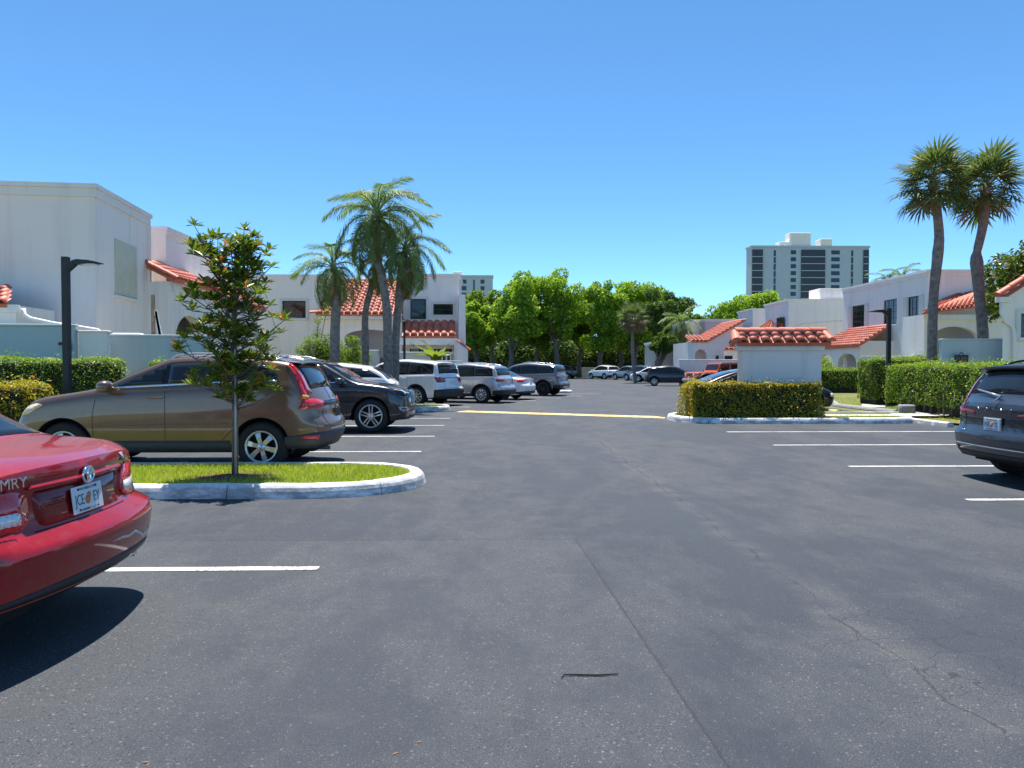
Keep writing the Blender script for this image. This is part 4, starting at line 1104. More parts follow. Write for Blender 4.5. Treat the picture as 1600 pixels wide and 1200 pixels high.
# ---- kiosk with tiled cap
kx0, kx1, ky0, ky1 = 6.83, 8.95, 19.92, 20.55
kk = thing('tiled_kiosk', 'small windowless grey white kiosk with a red barrel tile cap on the hedge island', 'kiosk', ((kx0+kx1)/2, ky0+.06, .11), R(-6))
hw = (kx1-kx0)/2; zb_ = P(1200, 548, ky0).z-.11; zt_ = P(1200, 536, ky0).z-.11; zr_ = P(1200, 517, ky0).z-.11
MB().box(-hw, hw, 0, ky1-ky0, -.1, zb_).build('wall', M['kiosk'], kk)
MB().bevbox(-hw-.07, hw+.07, -.07, ky1-ky0+.07, zb_+.002, zt_, .012).build('frieze', M['kiosk'], kk)
em = .20; dp = ky1-ky0; ym_ = dp/2; rz_ = zr_-.05
tiles(kk, (-hw-em, -em, zt_+.02), (hw+em, -em, zt_+.02), (hw+em*.6, ym_-.06, rz_), (-hw-em*.6, ym_-.06, rz_), .335, .30, sc=.9)
tiles(kk, (hw+em, dp+em, zt_+.02), (-hw-em, dp+em, zt_+.02), (-hw-em*.6, ym_+.06, rz_), (hw+em*.6, ym_+.06, rz_), .335, .30)
ridge_row(kk, (-hw-em*.8, ym_, rz_+.045), (hw+em*.8, ym_, rz_+.045), .135, .40)
for sx in (-1, 1):
    a, b = Vector((sx*(hw+em*1.02), -em*.9, zt_+.05)), Vector((sx*(hw+em*.75), ym_-.05, rz_)); ridge_row(kk, a, b, .12, .40, 'verge_tile')
MB().box(-hw-em*.6, hw+em*.6, ym_-.08, ym_+.08, zt_, rz_).build('roof_core', M['tile'], kk)

# ---- right-hand house with shuttered windows
XB = 23.3; yB0 = 39.0; yB1 = 48.6; HB = 6.6
hR = thing('shuttered_house', 'white two storey house with dark gridded windows and pale shutters behind the right lamp post', 'house', (0, 0, 0), 0)
def sidewin(px0, py0, px1, py1, X=XB):
    a = PX(px0, py0, X); b = PX(px1, py1, X); return (a.y, b.y, b.z, a.z)      # far edge first
holes = []; wins = []
for (px0, py0, px1, py1, shn) in ((1332, 477, 1351, 511, 2), (1381, 468, 1401, 507, 0), (1419, 463, 1436, 500, 2)):
    yf, yn, z0_, z1_ = sidewin(px0, py0, px1, py1); zmid = (PX(px0, (py0+py1)/2, XB).z+PX(px1, (py0+py1)/2, XB).z)/2; hh = (py1-py0)/2*XB/ (px0*.5+px1*.5-775)
    holes.append(('r', yB1-yf, yB1-yn, zmid-hh, zmid+hh)); wins.append((yB1-yf, yB1-yn, zmid-hh, zmid+hh, shn))
mb = MB(); wall(mb, (XB, yB1, 0), (0, -1, 0), yB1-yB0, 0, HB, holes, .14); wall(mb, (XB, yB0, 0), (1, 0, 0), 9, 0, HB); wall(mb, (XB+9, yB1, 0), (-1, 0, 0), 9, 0, HB); mb.quad((XB, yB0, HB), (XB+9, yB0, HB), (XB+9, yB1, HB), (XB, yB1, HB)); mb.build('wall', M['white'], hR)
c = MB(); c.box(XB-.12, XB+.25, yB0-.12, yB1, HB+.002, HB+.14); c.box(XB+.25, XB+9, yB0-.12, yB0+.2, HB+.002, HB+.14); c.box(XB-.06, XB-.002, yB0, yB1, HB-.2, HB); c.box(XB, XB+9, yB0-.06, yB0-.002, HB-.2, HB); c.build('parapet_cap', M['white2'], hR)
for a0, a1, z0_, z1_, shn in wins: window_at(hR, (XB, yB1, 0), (0, -1, 0), a0, a1, z0_, z1_, .06, (3, 4), shn, .06, True)
# lean-to along that wall with two arches
xl = 21.3; ya, yb = yB1-.2, 42.3; zl = 2.72
mb = MB(); wall(mb, (xl, ya, 0), (0, -1, 0), ya-yb, 0, zl, [('a', .5, 2.7, 0, 1.75, .55), ('a', 3.4, 5.7, 0, 1.75, .55)], .3); wall(mb, (xl, yb, 0), (1, 0, 0), XB-xl, 0, zl+.3); mb.build('porch_wall', M['white'], hR)
MB().box(XB-.4, XB-.3, yb+.05, ya, 0, zl).build('porch_back_wall', M['grey_stucco'], hR)
tiles(hR, (xl-.25, ya+.1, zl+.02), (xl-.25, yb-.15, zl+.02), (XB-.02, yb+.25, zl+1.25), (XB-.02, ya-.9, zl+1.25), .30, .34, single=False)
# front roof that climbs against the gable wall
A_, B_, C_, D_ = P(1441, 488, 36.6), P(1585, 470, 36.6), P(1600, 424, 40.5), P(1466, 474, 38.6)
tiles(hR, A_, B_, C_, D_, .33, .38, single=False); ridge_row(hR, D_+Vector((0, 0, .02)), C_+Vector((-.6, 0, .02)), .13, .45, 'verge_tile')
yw = 37.0; x0_, x1_ = P(1444, 520, yw).x, P(1600, 520, yw).x; aL, aR = P(1452, 540, yw).x-x0_, P(1531, 540, yw).x-x0_; zs_ = P(1490, 535, yw).z
mb = MB(); wall(mb, (x0_, yw, 0), (1, 0, 0), x1_-x0_, 0, A_.z-.08, [('a', aL, aR, 0, zs_, P(1490, 510, yw).z-zs_)], .3); wall(mb, (x0_, yB0, 0), (0, -1, 0), yB0-yw, 0, A_.z-.08); mb.build('porch_wall', M['white'], hR)
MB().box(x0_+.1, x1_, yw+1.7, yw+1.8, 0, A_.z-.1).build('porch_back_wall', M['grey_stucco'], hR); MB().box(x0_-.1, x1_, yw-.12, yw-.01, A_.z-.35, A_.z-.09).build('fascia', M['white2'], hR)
# garden walls in front of it
low_wall('pale teal wall with an ornate number plaque behind the clipped hedge', (14.15, 22.9), (16.3, 22.45), 0, 2.32, 'teal')
q = P(1502, 560, 22.6); t = thing('number_plaque', 'ornate black plaque with red house numbers on the teal wall', 'number plaque', q, R(-12))
MB().bevbox(-.20, .20, -.02, 0, -.11, .11, .01).build('plaque', M['black_metal'], t)
sc_ = MB()
for sx in (-1, 1):
    for sz in (-1, 1): sc_.lathe([(.045, -.012), (.05, 0), (.045, .012)], Matrix.Translation((sx*.19, -.01, sz*.13)) @ Matrix.Rotation(PI/2, 4, 'X'), 12); sc_.tube([(sx*.06, -.01, sz*.11), (sx*.03, -.01, sz*.17), (0, -.01, sz*.18)], .014, 6)
sc_.build('scrollwork', M['black_metal'], t)
o = mobj('house_number', text_mesh('21331', .125, .004, 'CENTER', .002), plain('red_number_paint', (.42, .10, .06), .5), t); o.location = (0, -.026, 0); o.rotation_euler = (PI/2, 0, 0)
low_wall('low pale wall behind the tall hedge and lamp post', (19.6, 38.6), (23.0, 37.6), 0, 2.0, 'teal')
# end house at the right edge
hE = thing('end_house', 'white house with red verge tiles and a white rain pipe', 'house', (0, 0, 0), 0)
ye = 21.6; xe = P(1567, 500, ye).x; q0 = P(1562, 462, ye); q1 = P(1620, 425, ye); W_ = hole(1594, 490, 1625, 527, ye, xe)
mb = MB(); sl = (q1.z-q0.z)/(q1.x-q0.x); X1 = xe+5; a = W_
def pe(x, z): return (x, ye, z)
zt0 = q0.z-.12; zt1 = zt0+sl*5
for quad in (((xe, 0), (xe+a[0], 0), (xe+a[0], zt0+sl*a[0]), (xe, zt0)), ((xe+a[0], 0), (xe+a[1], 0), (xe+a[1], a[2]), (xe+a[0], a[2])), ((xe+a[0], a[3]), (xe+a[1], a[3]), (xe+a[1], zt0+sl*a[1]), (xe+a[0], zt0+sl*a[0])), ((xe+a[1], 0), (X1, 0), (X1, zt1), (xe+a[1], zt0+sl*a[1]))): mb.quad(*[pe(*v) for v in quad])
wall(mb, (xe+4.4, ye+6, 0), (-4.4, -6, 0), math.hypot(4.4, 6), 0, zt0); mb.build('wall', M['white'], hE)
window_at(hE, (xe, ye, 0), (1, 0, 0), *W_, .10, (2, 3), 0, .06, True, 'dark_frame', 'pane', True)
tiles(hE, (xe-.25, ye-.15, zt0+.06), (xe-.25+4.2, ye+5.5, zt0+.06), (X1+4.2, ye+5.5, zt0+.06+sl*5.25), (X1, ye-.15, zt0+.06+sl*5.25), .32, .38, single=False)
ridge_row(hE, (xe-.28, ye-.16, zt0+.10), (X1, ye-.16, zt0+.10+sl*5.28), .13, .45, 'verge_tile')
dpz = zt0-.05; MB().tube([(xe-.12, ye-.1, dpz), (xe-.12, ye-.1, dpz-.35), (xe+.02, ye-.08, dpz-.6), (xe+.25, ye-.08, dpz-.75), (xe+.30, ye-.08, dpz-1.0), (xe+.30, ye-.08, .1)], .055, 8).build('rain_pipe', M['white2'], hE)
MB().bevbox(xe-.25, xe+.12, ye-.22, ye+.02, dpz-.04, dpz+.12, .02).build('gutter_box', M['white2'], hE)

# ---- houses further along the right side
def far_block(label, x0, x1, y0, y1, H, wins=(), name='far_house', mat='white'):
    t = thing(name, label, 'house', (x0, y0, 0), 0, 'white houses along the right side'); box_block(t, 0, x1-x0, 0, y1-y0, H, 'wall', mat)
    for (face, a0, a1, z0_, z1_) in wins:
        if face == 'L': window_at(t, (-.16, y1-y0, 0), (0, -1, 0), a0, a1, z0_, z1_, 0, (2, 3), 0, .06, False)
        else: window_at(t, (0, -.16, 0), (1, 0, 0), a0, a1, z0_, z1_, 0, (2, 3), 0, .06, False)
    return t
b1 = PX(1217, 497, 22.6); b2 = PX(1227, 515, 22.6)
tC = far_block('flat topped white house with one narrow dark window behind the kiosk', 22.6, 31, 56, 61, 6.6, [('L', 61-b1.y, 61-b2.y, b2.z, b1.z)])
MB().bevbox(2.6, 4.6, .4, 2.4, 6.7, 7.6, .03).build('roof_box', M['white2'], tC)
MB().tube([(.55, -.03, .5), (.55, -.03, 4.1), (.7, -.03, 4.6), (1.1, -.03, 4.8), (4.3, -.03, 5.05)], .05, 6).build('wall_moulding', M['white2'], tC)
far_block('small white tower house left of the flat topped one', 23.0, 28, 65, 69, 6.6)
far_block('white end house with two slit windows behind the feathery far palm', 20.4, 27.0, 76, 84, 6.3, [('F', .7, 1.15, 3.4, 5.2), ('F', 2.0, 2.5, 3.6, 5.2)])
far_block('pinkish bounce tinted gable of the long house behind the sloping roof', 20.3, 26, 70.5, 75, 6.0, (), 'far_house', 'pink_bounce')
# wing with the long sloping roof and arched gate
hS = thing('sloping_wing', 'white wing with a long red sloping roof and an arched gate beyond the kiosk', 'house', (0, 0, 0), 0, 'white houses along the right side')
yS = 62.0; s0, s1 = P(1083, 532, yS), P(1160, 500, yS); x0_, x1_ = s0.x, s1.x; g0, g1 = P(1086, 560, yS).x, P(1104, 560, yS).x; gz = P(1095, 556, yS).z
mb = MB(); wall(mb, (x0_, yS, 0), (1, 0, 0), x1_-x0_, 0, s0.z-.1, [('a', g0-x0_, g1-x0_, 0, gz, P(1095, 546, yS).z-gz)], .4); k_ = P(1110, 531, yS).x
mb.add([(k_, yS, s0.z-.1), (x1_, yS, s0.z-.1), (x1_, yS, s1.z-.1)], [(0, 1, 2)]); wall(mb, (x0_, yS+7, 0), (0, -1, 0), 7, 0, s0.z-.1); mb.build('wall', M['white'], hS)
MB().box(x0_+.05, x1_, yS+1.5, yS+1.6, 0, s0.z-.2).build('porch_back_wall', M['white'], hS)
tiles(hS, (k_-.4, yS+6.5, s0.z-.05), (k_-.4, yS-.25, s0.z-.05), (x1_+.2, yS-.25, s1.z+.05), (x1_+.2, yS+6.5, s1.z+.05), .34, .40, single=False)
tiles(hS, (x0_-.2, yS-.2, s0.z-.06), (k_-.35, yS-.2, s0.z-.06), (k_-.35, yS+2.0, s0.z+.5), (x0_-.2, yS+2.0, s0.z+.5), .34, .40, single=False)
for (pa, pb, pc, pd, Y0, Y1) in (((1131, 545), (1166, 545), (1166, 527), (1150, 535), 58.0, 61.5), ((1178, 516), (1207, 516), (1207, 500), (1204, 500), 57, 60)):
    tiles(hS, P(*pa, Y0), P(*pb, Y0), P(*pc, Y1), P(*pd, Y1), .34, .40, single=False)
mb = MB(); yQ = 58.4; wx0, wx1 = P(1131, 550, yQ).x, P(1172, 550, yQ).x; wall(mb, (wx0, yQ, 0), (1, 0, 0), wx1-wx0, 0, P(1150, 546, yQ).z); mb.build('low_wing_wall', M['white'], hS)
for (a, b, c_, d) in ((1132, 556, 1144, 564), (1157, 555, 1161, 560)):
    p0, p1 = P(a, b, yQ), P(c_, d, yQ); window_at(hS, (0, yQ-.06, 0), (1, 0, 0), p0.x, p1.x, p1.z, p0.z, 0, (3, 1), 0, .05, False)
q = P(1120, 559, yS); MB().lathe([(.05, -.2), (.12, -.1), (.12, .1), (.04, .22)], Matrix.Translation((q.x, yS-.15, q.z)), 8).build('wall_lantern', M['black_metal'], hS)
low_wall('white garden wall and gate line before the far wing', (P(1062, 575, 56.5).x, 56.5), (P(1166, 575, 56.5).x, 56.5), 0, 2.0, 'white')
tr_ = thing('lean_to_house', 'white house front with a small red lean-to among the far trees', 'house', (0, 0, 0), 0, 'white houses along the right side')
yT = 73.0; a_, b_ = P(1008, 520, yT), P(1066, 520, yT); box_block(tr_, a_.x+1.0, b_.x, yT, yT+5, 3.9, 'wall', 'cream')
tiles(tr_, P(1062, 553, yT-2), P(1081, 553, yT-2), P(1081, 541, yT), P(1066, 541, yT), .34, .40, single=False)

# ---- lamp posts
def lamp_post(label, loc, H, hd, rz=0.0, wd=.128):
    t = thing('lamp_post', label, 'lamp post', loc, rz, 'black lamp posts')
    MB().bevbox(-wd/2, wd/2, -wd/2, wd/2, 0, H, .008).build('pole', M['black_metal'], t)
    MB().bevbox(-wd/2-.05, wd/2+.05, -wd/2-.05, wd/2+.05, 0, .06, .01).build('base_plate', M['black_metal'], t)
    h = MB(); V = [(wd/2, -.06, H-.30), (wd/2, .06, H-.30), (wd/2, .06, H-.10), (wd/2, -.06, H-.10), (.24, -.05, H-.15), (.24, .05, H-.15), (.24, .05, H-.09), (.24, -.05, H-.09)]
    h.add(V, [(0, 1, 2, 3), (4, 7, 6, 5), (0, 4, 5, 1), (1, 5, 6, 2), (2, 6, 7, 3), (3, 7, 4, 0)]); h.build('bracket', M['black_metal'], t)
    l = MB(); l.prism([(.20, H-.15), (.34, H-.165), (.70, H-.13), (.70, H-.115), (.52, H-.08), (.30, H-.065), (.20, H-.09)], lambda a, b, d: (a, d, b), -.15, .15); l.build('lamp_head', M['black_metal'], t)
    MB().box(.36, .64, -.11, .11, H-.168, H-.150).build('lens', M['lamp_clear'], t); return t
lamp_post('black square lamp post with flat head at the nose of the brown SUV', (-8.93, 15.4, .06), 3.78-.06, 1)
lamp_post('black square lamp post with flat head between the two clipped hedges', (14.22, 26.15, .06), 3.56, -1, PI)
lamp_post('thin black lamp post in front of the lean-to of the row house', (P(632, 560, 38.0).x, 38.0, .06), 3.9, 1, R(-90), .11)

# ---- towers far behind
def tower(label, px0, px1, ytop, Y, floors, cols, bays, roof=(), fh=3.15):
    A_, B_ = P(px0, 573, Y), P(px1, 573, Y); H = P((px0+px1)/2, ytop, Y).z; t = thing('apartment_tower', label, 'tower', (A_.x, Y, 0), 0, 'apartment towers on the skyline'); W_ = B_.x-A_.x
    k = W_/(px1-px0)
    MB().box(0, W_, 0, 7, 0, H).build('wall', M['tower'], t); MB().box(-.3, W_+.3, -.4, 7.3, H+.01, H+.9).build('parapet', M['tower'], t)
    for f in range(floors):
        z = H-1.2-f*fh
        for (c0, c1, hh) in cols: MB().box((c0-px0)*k, (c1-px0)*k, -.12, -.02, z-hh, z).build('window', M['tower_glass'], t)
        for (c0, c1) in bays:
            MB().box((c0-px0)*k, (c1-px0)*k, -.5, -.02, z-fh+.35, z+.2).build('dark_balcony_bay', M['tower_dark'], t); MB().box((c0-px0)*k-.1, (c1-px0)*k+.1, -1.0, -.02, z-fh, z-fh+.30).build('balcony_slab', M['tower'], t)  # one dark block fills the balcony bay on each floor
    for (r0, r1, yt, d0, d1) in roof: MB().bevbox((r0-px0)*k, (r1-px0)*k, d0, d1, H+.9, P(r0, yt, Y).z, .3).build('roof_house', M['white'], t)
    return t
M['tower'] = stucco('tower_render', (0.47, 0.52, 0.58), .1); M['tower_glass'] = glass_dark('tower_glass', (.02, .03, .045), .1); M['tower_dark'] = glass_dark('tower_dark_bay', (.018, .02, .026), .3)
tower('grey blue apartment tower with dark central balconies behind the right houses', 1173, 1356, 387, 330, 9, [(1207.5, 1210.5, 2.7), (1234, 1242, 1.8), (1297, 1310, 1.8), (1328, 1331, 2.7)], [(1174, 1190), (1250, 1287), (1347, 1355)], [(1233, 1266, 363, .5, 6.5), (1217, 1234, 377, 1, 6), (1280, 1298, 373, -.3, 6)])
tower('pale apartment tower peeping out left of the tree row', 700, 770, 433, 350, 7, [(718, 729, 1.9), (739.5, 742, 3.0), (751, 757, 1.9)], [], [(708, 722, 424, 1, 6)])
def preset(L, W, H, fo, wb, Rw, tail, gb, gt, peak, wt, cowl, hoodz, nose, belt, sill=.24, rear=None, front=None, **kw):
    """L W H, front overhang, wheelbase, wheel radius; tail: z of the rear end's top edge; gb/gt: foot and head of the
    rear glass (x, z); peak: x of the roof's highest point; wt/cowl: head and foot of the windscreen; hoodz, nose: hood front"""
    xe = L/2; xf = xe-fo; xr = xf-wb
    top = [(-xe, tail), gb, (gb[0]*.45+gt[0]*.55-.02, gb[1]*.42+gt[1]*.58), gt, ((gt[0]+peak)/2, (gt[1]+H)/2+.018), (peak, H), ((peak+wt[0])/2+.1, (H+wt[1])/2+.012), wt,
           (cowl[0]*.5+wt[0]*.5, (cowl[1]+wt[1])/2+.012), cowl, (cowl[0]+.14, cowl[1]-.045), (xe-.38, hoodz), (xe-.14, hoodz-.075), (xe, nose)]
    p = dict(L=L, W=W, top=top, belt=belt, sill=sill, axles=(xr, xf), R=Rw,
             bot=[(-xe, sill+.10), (-xe+.35, sill+.05), (xr, sill), (xf, sill), (xe-.3, sill-.02), (xe, sill+.02)],
             rear=rear or [(.2, .10), (.40, .03), (.55, 0), (.66, .02), (.74, .10), (.95, .13), (1.1, .17)],
             front=front or [(.2, .10), (.35, .02), (.5, 0), (.65, .02), (.8, .07), (.95, .14)])
    p.update(kw); return p

# ---- red saloon, foreground left
PR = preset(4.82, 1.82, 1.46, .96, 2.775, .325, .965, (-1.62, 1.055), (-.86, 1.385), -.15, (.35, 1.41), (1.22, 1.03), .82, .66,
    [(-2.41, .93), (-2.0, 1.0), (-1.5, 1.02), (-.5, .97), (1.2, .93), (1.9, .80), (2.41, .62)], sill=.22,
    rear=[(.2, .13), (.30, .06), (.45, .012), (.565, 0), (.585, .012), (.632, .025), (.645, .115), (.80, .150), (.88, .150), (.90, .135), (.955, .150), (1.0, .17)], cr=(.58, .5), ca=(.21, .25), bulge=(.10, .10), tumble=.42, wr=.70, drop=.045)
PR['top'][0:2] = [(-2.41, .975), (-2.25, 1.0), (-1.9, 1.035), (-1.62, 1.06)]
paint_red = paint('red_metallic_paint', (0.27, 0.004, 0.007), .0, .4, .06, .1)
def red_saloon():
    c = Car(PR, 'red saloon with a Florida plate and scraped rear bumper beside the tree island', paint_red, (-4.62, 4.22), 180, wheel=('7', .21))
    S = c.S
    c.glazing((.32, 1.16), (-1.56, -.90), [S.window(-.95, -.02, -.72, -.02), S.window(.03, 1.0, .03, .52)], S.window(-1.2, 1.12, -.8, .48, .03, .012), vb=.88)
    c.seam([(-.02, .26), (0, .6), (0, .98)]); c.seam([(-1.0, .62), (-.92, .8), (-.95, 1.0)]); c.handle(-.75, .84); c.handle(.2, .82)
    c.mirror(.85, .95)
    we = S.wend(-1)
    # lid edge, bumper gap, lid sides
    c.patch('boot_lid_gap', 'rear', [(-.64, .648), (.64, .648), (.64, .653), (-.64, .653)], 'well', .002, False, thick=.004)
    for sg in (1, -1):
        c.patch('boot_lid_gap', 'rear', [(sg*.655, .66), (sg*.663, .66), (sg*.60, .80), (sg*.61, .94), (sg*.602, .94), (sg*.592, .80)], 'well', .002, False, thick=.004)
    # tail lamps wrap round the corner: red above, clear below
    o = c.patch('tail_lamp', 'rear', rounded([(.47, .845), (.45, .71), (.52, .672), (.80, .668), (1.04, .72), (1.10, .80), (.88, .868), (.55, .875)], .03), 'lamp_red', .012)
    c.patch('reversing_lamp', 'rear', rounded([(.51, .765), (.50, .70), (.80, .69), (.97, .73), (.98, .77)], .02), 'lamp_clear', .0155)
    # garnish crease over the plate; the recess's shade is painted in darker red
    c.patch('boot_garnish', 'rear', rounded([(-.47, .868), (.47, .868), (.46, .892), (-.46, .892)], .01), paint_red, .018, False, thick=.02)
    c.patch('plate_recess_shade', 'rear', rounded([(-.40, .665), (.40, .665), (.43, .86), (-.43, .86)], .05), paint('recess_shade_red', (.17, .003, .005), .0, .4, .06, .1), .001, False, thick=.003)
    c.plate(.752, -1, 'JCE|REY'.replace('R', ''), tilt=-.12, extra=.016)
    # emblem: chrome oval ring with two inner ovals on black
    p = S.pt('rear', 0, .885); e = MB()
    def oval(mb, rx, ry, w_, zc=0.0, d=.006):
        n = 28
        ins = lambda k: [((rx+k)*math.cos(2*PI*i/n), (ry+k)*math.sin(2*PI*i/n)+zc) for i in range(n)]
        a, b = ins(0), ins(-w_); V = [(x, z, d) for x, z in a]+[(x, z, d) for x, z in b]+[(x, z, -.004) for x, z in a]+[(x, z, -.004) for x, z in b]
        F = []
        for i in range(n):
            j = (i+1) % n; F += [(i, j, n+j, n+i), (2*n+i, 2*n+j, j, i), (n+i, n+j, 3*n+j, 3*n+i)]
        mb.add(V, F, True)
    oval(e, .058, .048, .008); oval(e, .042, .016, .0065, .016, .007); oval(e, .0175, .043, .0065, .0, .008)
    eo = e.build('emblem', M['chrome'], c.t)
    mx = Matrix(((0, 0, -1, 0), (-1, 0, 0, 0), (0, 1, 0, 0), (0, 0, 0, 1)))
    eo.matrix_local = Matrix.Translation(p+Vector((-.022, 0, 0))) @ mx
    MB().lathe([(.055, -.004), (.055, .001), (0, .001)], Matrix.Diagonal((1, .82, 1, 1)), 28).build('emblem_backing', M['trim_gloss'], eo)
    # model lettering on the left of the lid
    pl = S.pt('rear', .655, .918); lo = mobj('model_lettering', text_mesh('CAMRY', .075, .003), M['chrome'], c.t)
    lo.matrix_local = Matrix.Translation(pl+Vector((-.022, 0, 0))) @ mx @ Matrix.Rotation(-.30, 4, 'Y')
    # grey sticker at the lid's right top corner
    c.patch('sticker', 'rear', rounded([(-.50, .90), (-.57, .90), (-.57, .955), (-.50, .955)], .006), 'sticker', .004, False, thick=.004)
    # bumper crease, scrape with missing paint, dark lower valance
    c.patch('bumper_scrape', 'rear', [(-.02, .490), (-.14, .496), (-.24, .482), (-.34, .492), (-.40, .470), (-.52, .425), (-.66, .435), (-.80, .46), (-.84, .44), (-.66, .405), (-.54, .398), (-.42, .445), (-.34, .470), (-.24, .466), (-.14, .480)], 'bare', .0025, False, thick=.004)
    c.patch('bumper_valance', 'rear', [(-.80, .33), (.80, .33), (.74, .365), (.3, .385), (-.3, .385), (-.74, .365)], 'trim_black', .003, False)
    c.patch('fuel_door', 'side', rounded([(-1.55, .80), (-1.37, .80), (-1.37, .94), (-1.55, .94)], .03), paint_red, .002, -1, thick=.003)
    ex = MB().tube([(-1.9, -.55, .30), (-2.27, -.55, .295)], .028, 12); ex.build('exhaust_pipe', M['silver_trim'], c.t)
    return c

# ---- brown SUV
PB = preset(4.63, 1.89, 1.685, .90, 2.775, .36, 1.02, (-2.20, 1.12), (-1.72, 1.595), -.35, (.10, 1.615), (.90, 1.25), 1.045, .84,
    [(-2.315, .98), (-2.1, 1.16), (-1.7, 1.285), (-1.1, 1.275), (0, 1.225), (.85, 1.175), (1.3, 1.11), (1.9, 1.00), (2.315, .80)], sill=.28,
    rear=[(.25, .16), (.40, .06), (.52, .01), (.62, 0), (.70, .015), (.76, .07), (.9, .10), (1.02, .14)], cr=(.75, .55), ca=(.27, .23), bulge=(.10, .12), tumble=.40, wr=.75)
PB['top'][0:3] = [(-2.315, 1.0), (-2.26, 1.07), (-2.16, 1.18), (-1.96, 1.43)]
paint_brown = paint('bronze_brown_paint', (0.185, 0.112, 0.070), .5, .33)
def brown_suv():
    c = Car(PB, 'bronze brown SUV with tall red tail lamps parked behind the tree island', paint_brown, (-4.70, 11.35), 180, wheel=('6', .232))
    S = c.S
    dlo = S.window(-1.62, .80, -1.28, .10, .035, .006)
    w1 = S.window(.02, .72, .02, .10, .06, .03)
    c.glazing((.14, .86), None, [w1, S.window(-.93, -.04, -.88, -.04, .06, .03),
        rounded([(-1.0, 1.31), (-1.50, 1.325), (-1.60, 1.35), (-1.54, 1.44), (-1.36, 1.535), (-1.0, 1.575)], .05)], dlo)
    # silver line along the foot of the windows
    lo = [(x, float(S.zs(x))+.002) for x in np.linspace(-1.58, .85, 24)]
    c.patch('window_brightwork', 'side', lo+[(x, z+.022) for x, z in lo[::-1]], 'chrome', .008)
    # rear window and tall tail lamps that climb the pillars
    c.patch('rear_window', 'top', rounded([(-2.15, -.80), (-1.76, -.84), (-1.76, .84), (-2.15, .80)], .06), 'car_glass', .003)
    c.patch('rear_window_band', 'rear', rounded([(-.60, .93), (.60, .93), (.58, 1.0), (-.58, 1.0)], .02), 'trim_gloss', .003, False)
    hi = [(x, float(S.ze(x))-.004) for x in np.linspace(-1.74, -2.2, 12)]
    inn = [(-2.02, .90), (-1.96, .99), (-2.05, 1.10), (-1.98, 1.22), (-1.84, 1.41), (-1.70, 1.545)]
    c.patch('tail_lamp', 'side', [q for q in hi if q[0] > -2.19]+[(-2.20, 1.02), (-2.02, 1.02), (-2.05, 1.10), (-1.98, 1.22), (-1.84, 1.41), (-1.70, 1.545)], 'lamp_red', .010)
    c.patch('tail_lamp', 'rear', rounded([(.50, .905), (1.16, .895), (1.06, .97), (1.02, 1.035), (.74, 1.04), (.50, .985)], .02), 'lamp_red', .011)
    c.patch('indicator_lamp', 'side', rounded([(-2.05, 1.045), (-2.20, 1.03), (-2.22, 1.08), (-2.09, 1.10)], .015), 'lamp_amber', .0125)
    # side strips of the rear pillar lamps seen from behind
    for sg in (1, -1):
        c.patch('tail_lamp', 'top', [(-1.74, sg*.865), (-1.74, sg*.985), (-2.2, sg*.985), (-2.2, sg*.845)], 'lamp_red', .006, False)
    sp = MB()
    for k in range(1):
        V = []; n = 14
        for i in range(n+1):
            v = -.88+1.76*i/n; q = S.pt('top', -1.70, v); V += [q+Vector((.02, 0, .010)), q+Vector((-.20, 0, -.02)), q+Vector((-.19, 0, -.05))]
        F = []
        for i in range(n): F += [(3*i, 3*i+3, 3*i+4, 3*i+1), (3*i+1, 3*i+4, 3*i+5, 3*i+2), (3*i+2, 3*i+5, 3*i+3, 3*i)]
        sp.add(V, F, True)
    sp.build('roof_spoiler', paint_brown, c.t)
    MB().tube([S.pt('rear', -.05, 1.0)+Vector((-.03, 0, .05)), S.pt('top', -2.12, -.1)+Vector((-.03, 0, .03)), S.pt('top', -2.10, -.62)+Vector((-.03, 0, .015))], .012, 6).build('rear_wiper', M['trim_black'], c.t)
    c.letters('VOLVO', .885, .46, .05)
    c.plate(.80, -1, '', face='trim_black', extra=.02)
    # lower cladding, bumper, reflectors
    c.lower_trim(.17, 'clad', .0)
    c.patch('bumper_cladding', 'rear', [(-1.42, .33), (1.42, .33), (1.40, .50), (.9, .555), (-.9, .555), (-1.40, .50)], 'clad', .008, False)
    c.patch('bumper_reflector', 'rear', rounded([(.78, .455), (.80, .52), (1.12, .52), (1.10, .46)], .015), 'lamp_red', .014)
    c.patch('tailgate_gap', 'rear', [(-.52, .615), (.52, .615), (.60, .70), (.60, .86), (.592, .86), (.592, .70), (.515, .623), (-.515, .623), (-.592, .70), (-.592, .86), (-.60, .86), (-.60, .70)], 'well', .002, False, thick=.004)
    c.patch('bumper_brightwork', 'rear', [(-.50, .585), (.50, .585), (.50, .60), (-.50, .60)], 'silver_trim', .006, False)
    c.seam([(-.01, .46), (-.02, .8), (-.01, 1.22)]); c.seam([(.99, .46), (1.0, .8), (.95, 1.1)]); c.seam([(-.82, .46), (-1.0, .66), (-1.06, .9), (-.98, 1.27)])
    c.patch('door_crease', 'side', [(-.9, .69), (1.0, .66), (1.0, .672), (-.9, .702)], paint_brown, .004, thick=.006)
    c.handle(.12, 1.06, paint_brown); c.handle(-.80, 1.09, paint_brown)
    c.mirror(.74, 1.17, (.12, .24, .17)); c.rails(-1.66, .0, 'silver_trim', .90, .04)
    c.patch('headlamp', 'side', rounded([(1.68, .955), (1.78, .985), (2.02, .935), (2.17, .86), (2.15, .80), (1.92, .84)], .04), 'lamp_yellowed', .008)
    c.patch('grille', 'front', rounded([(-.36, .56), (.36, .56), (.42, .84), (-.42, .84)], .04), 'trim_gloss', .008, False)
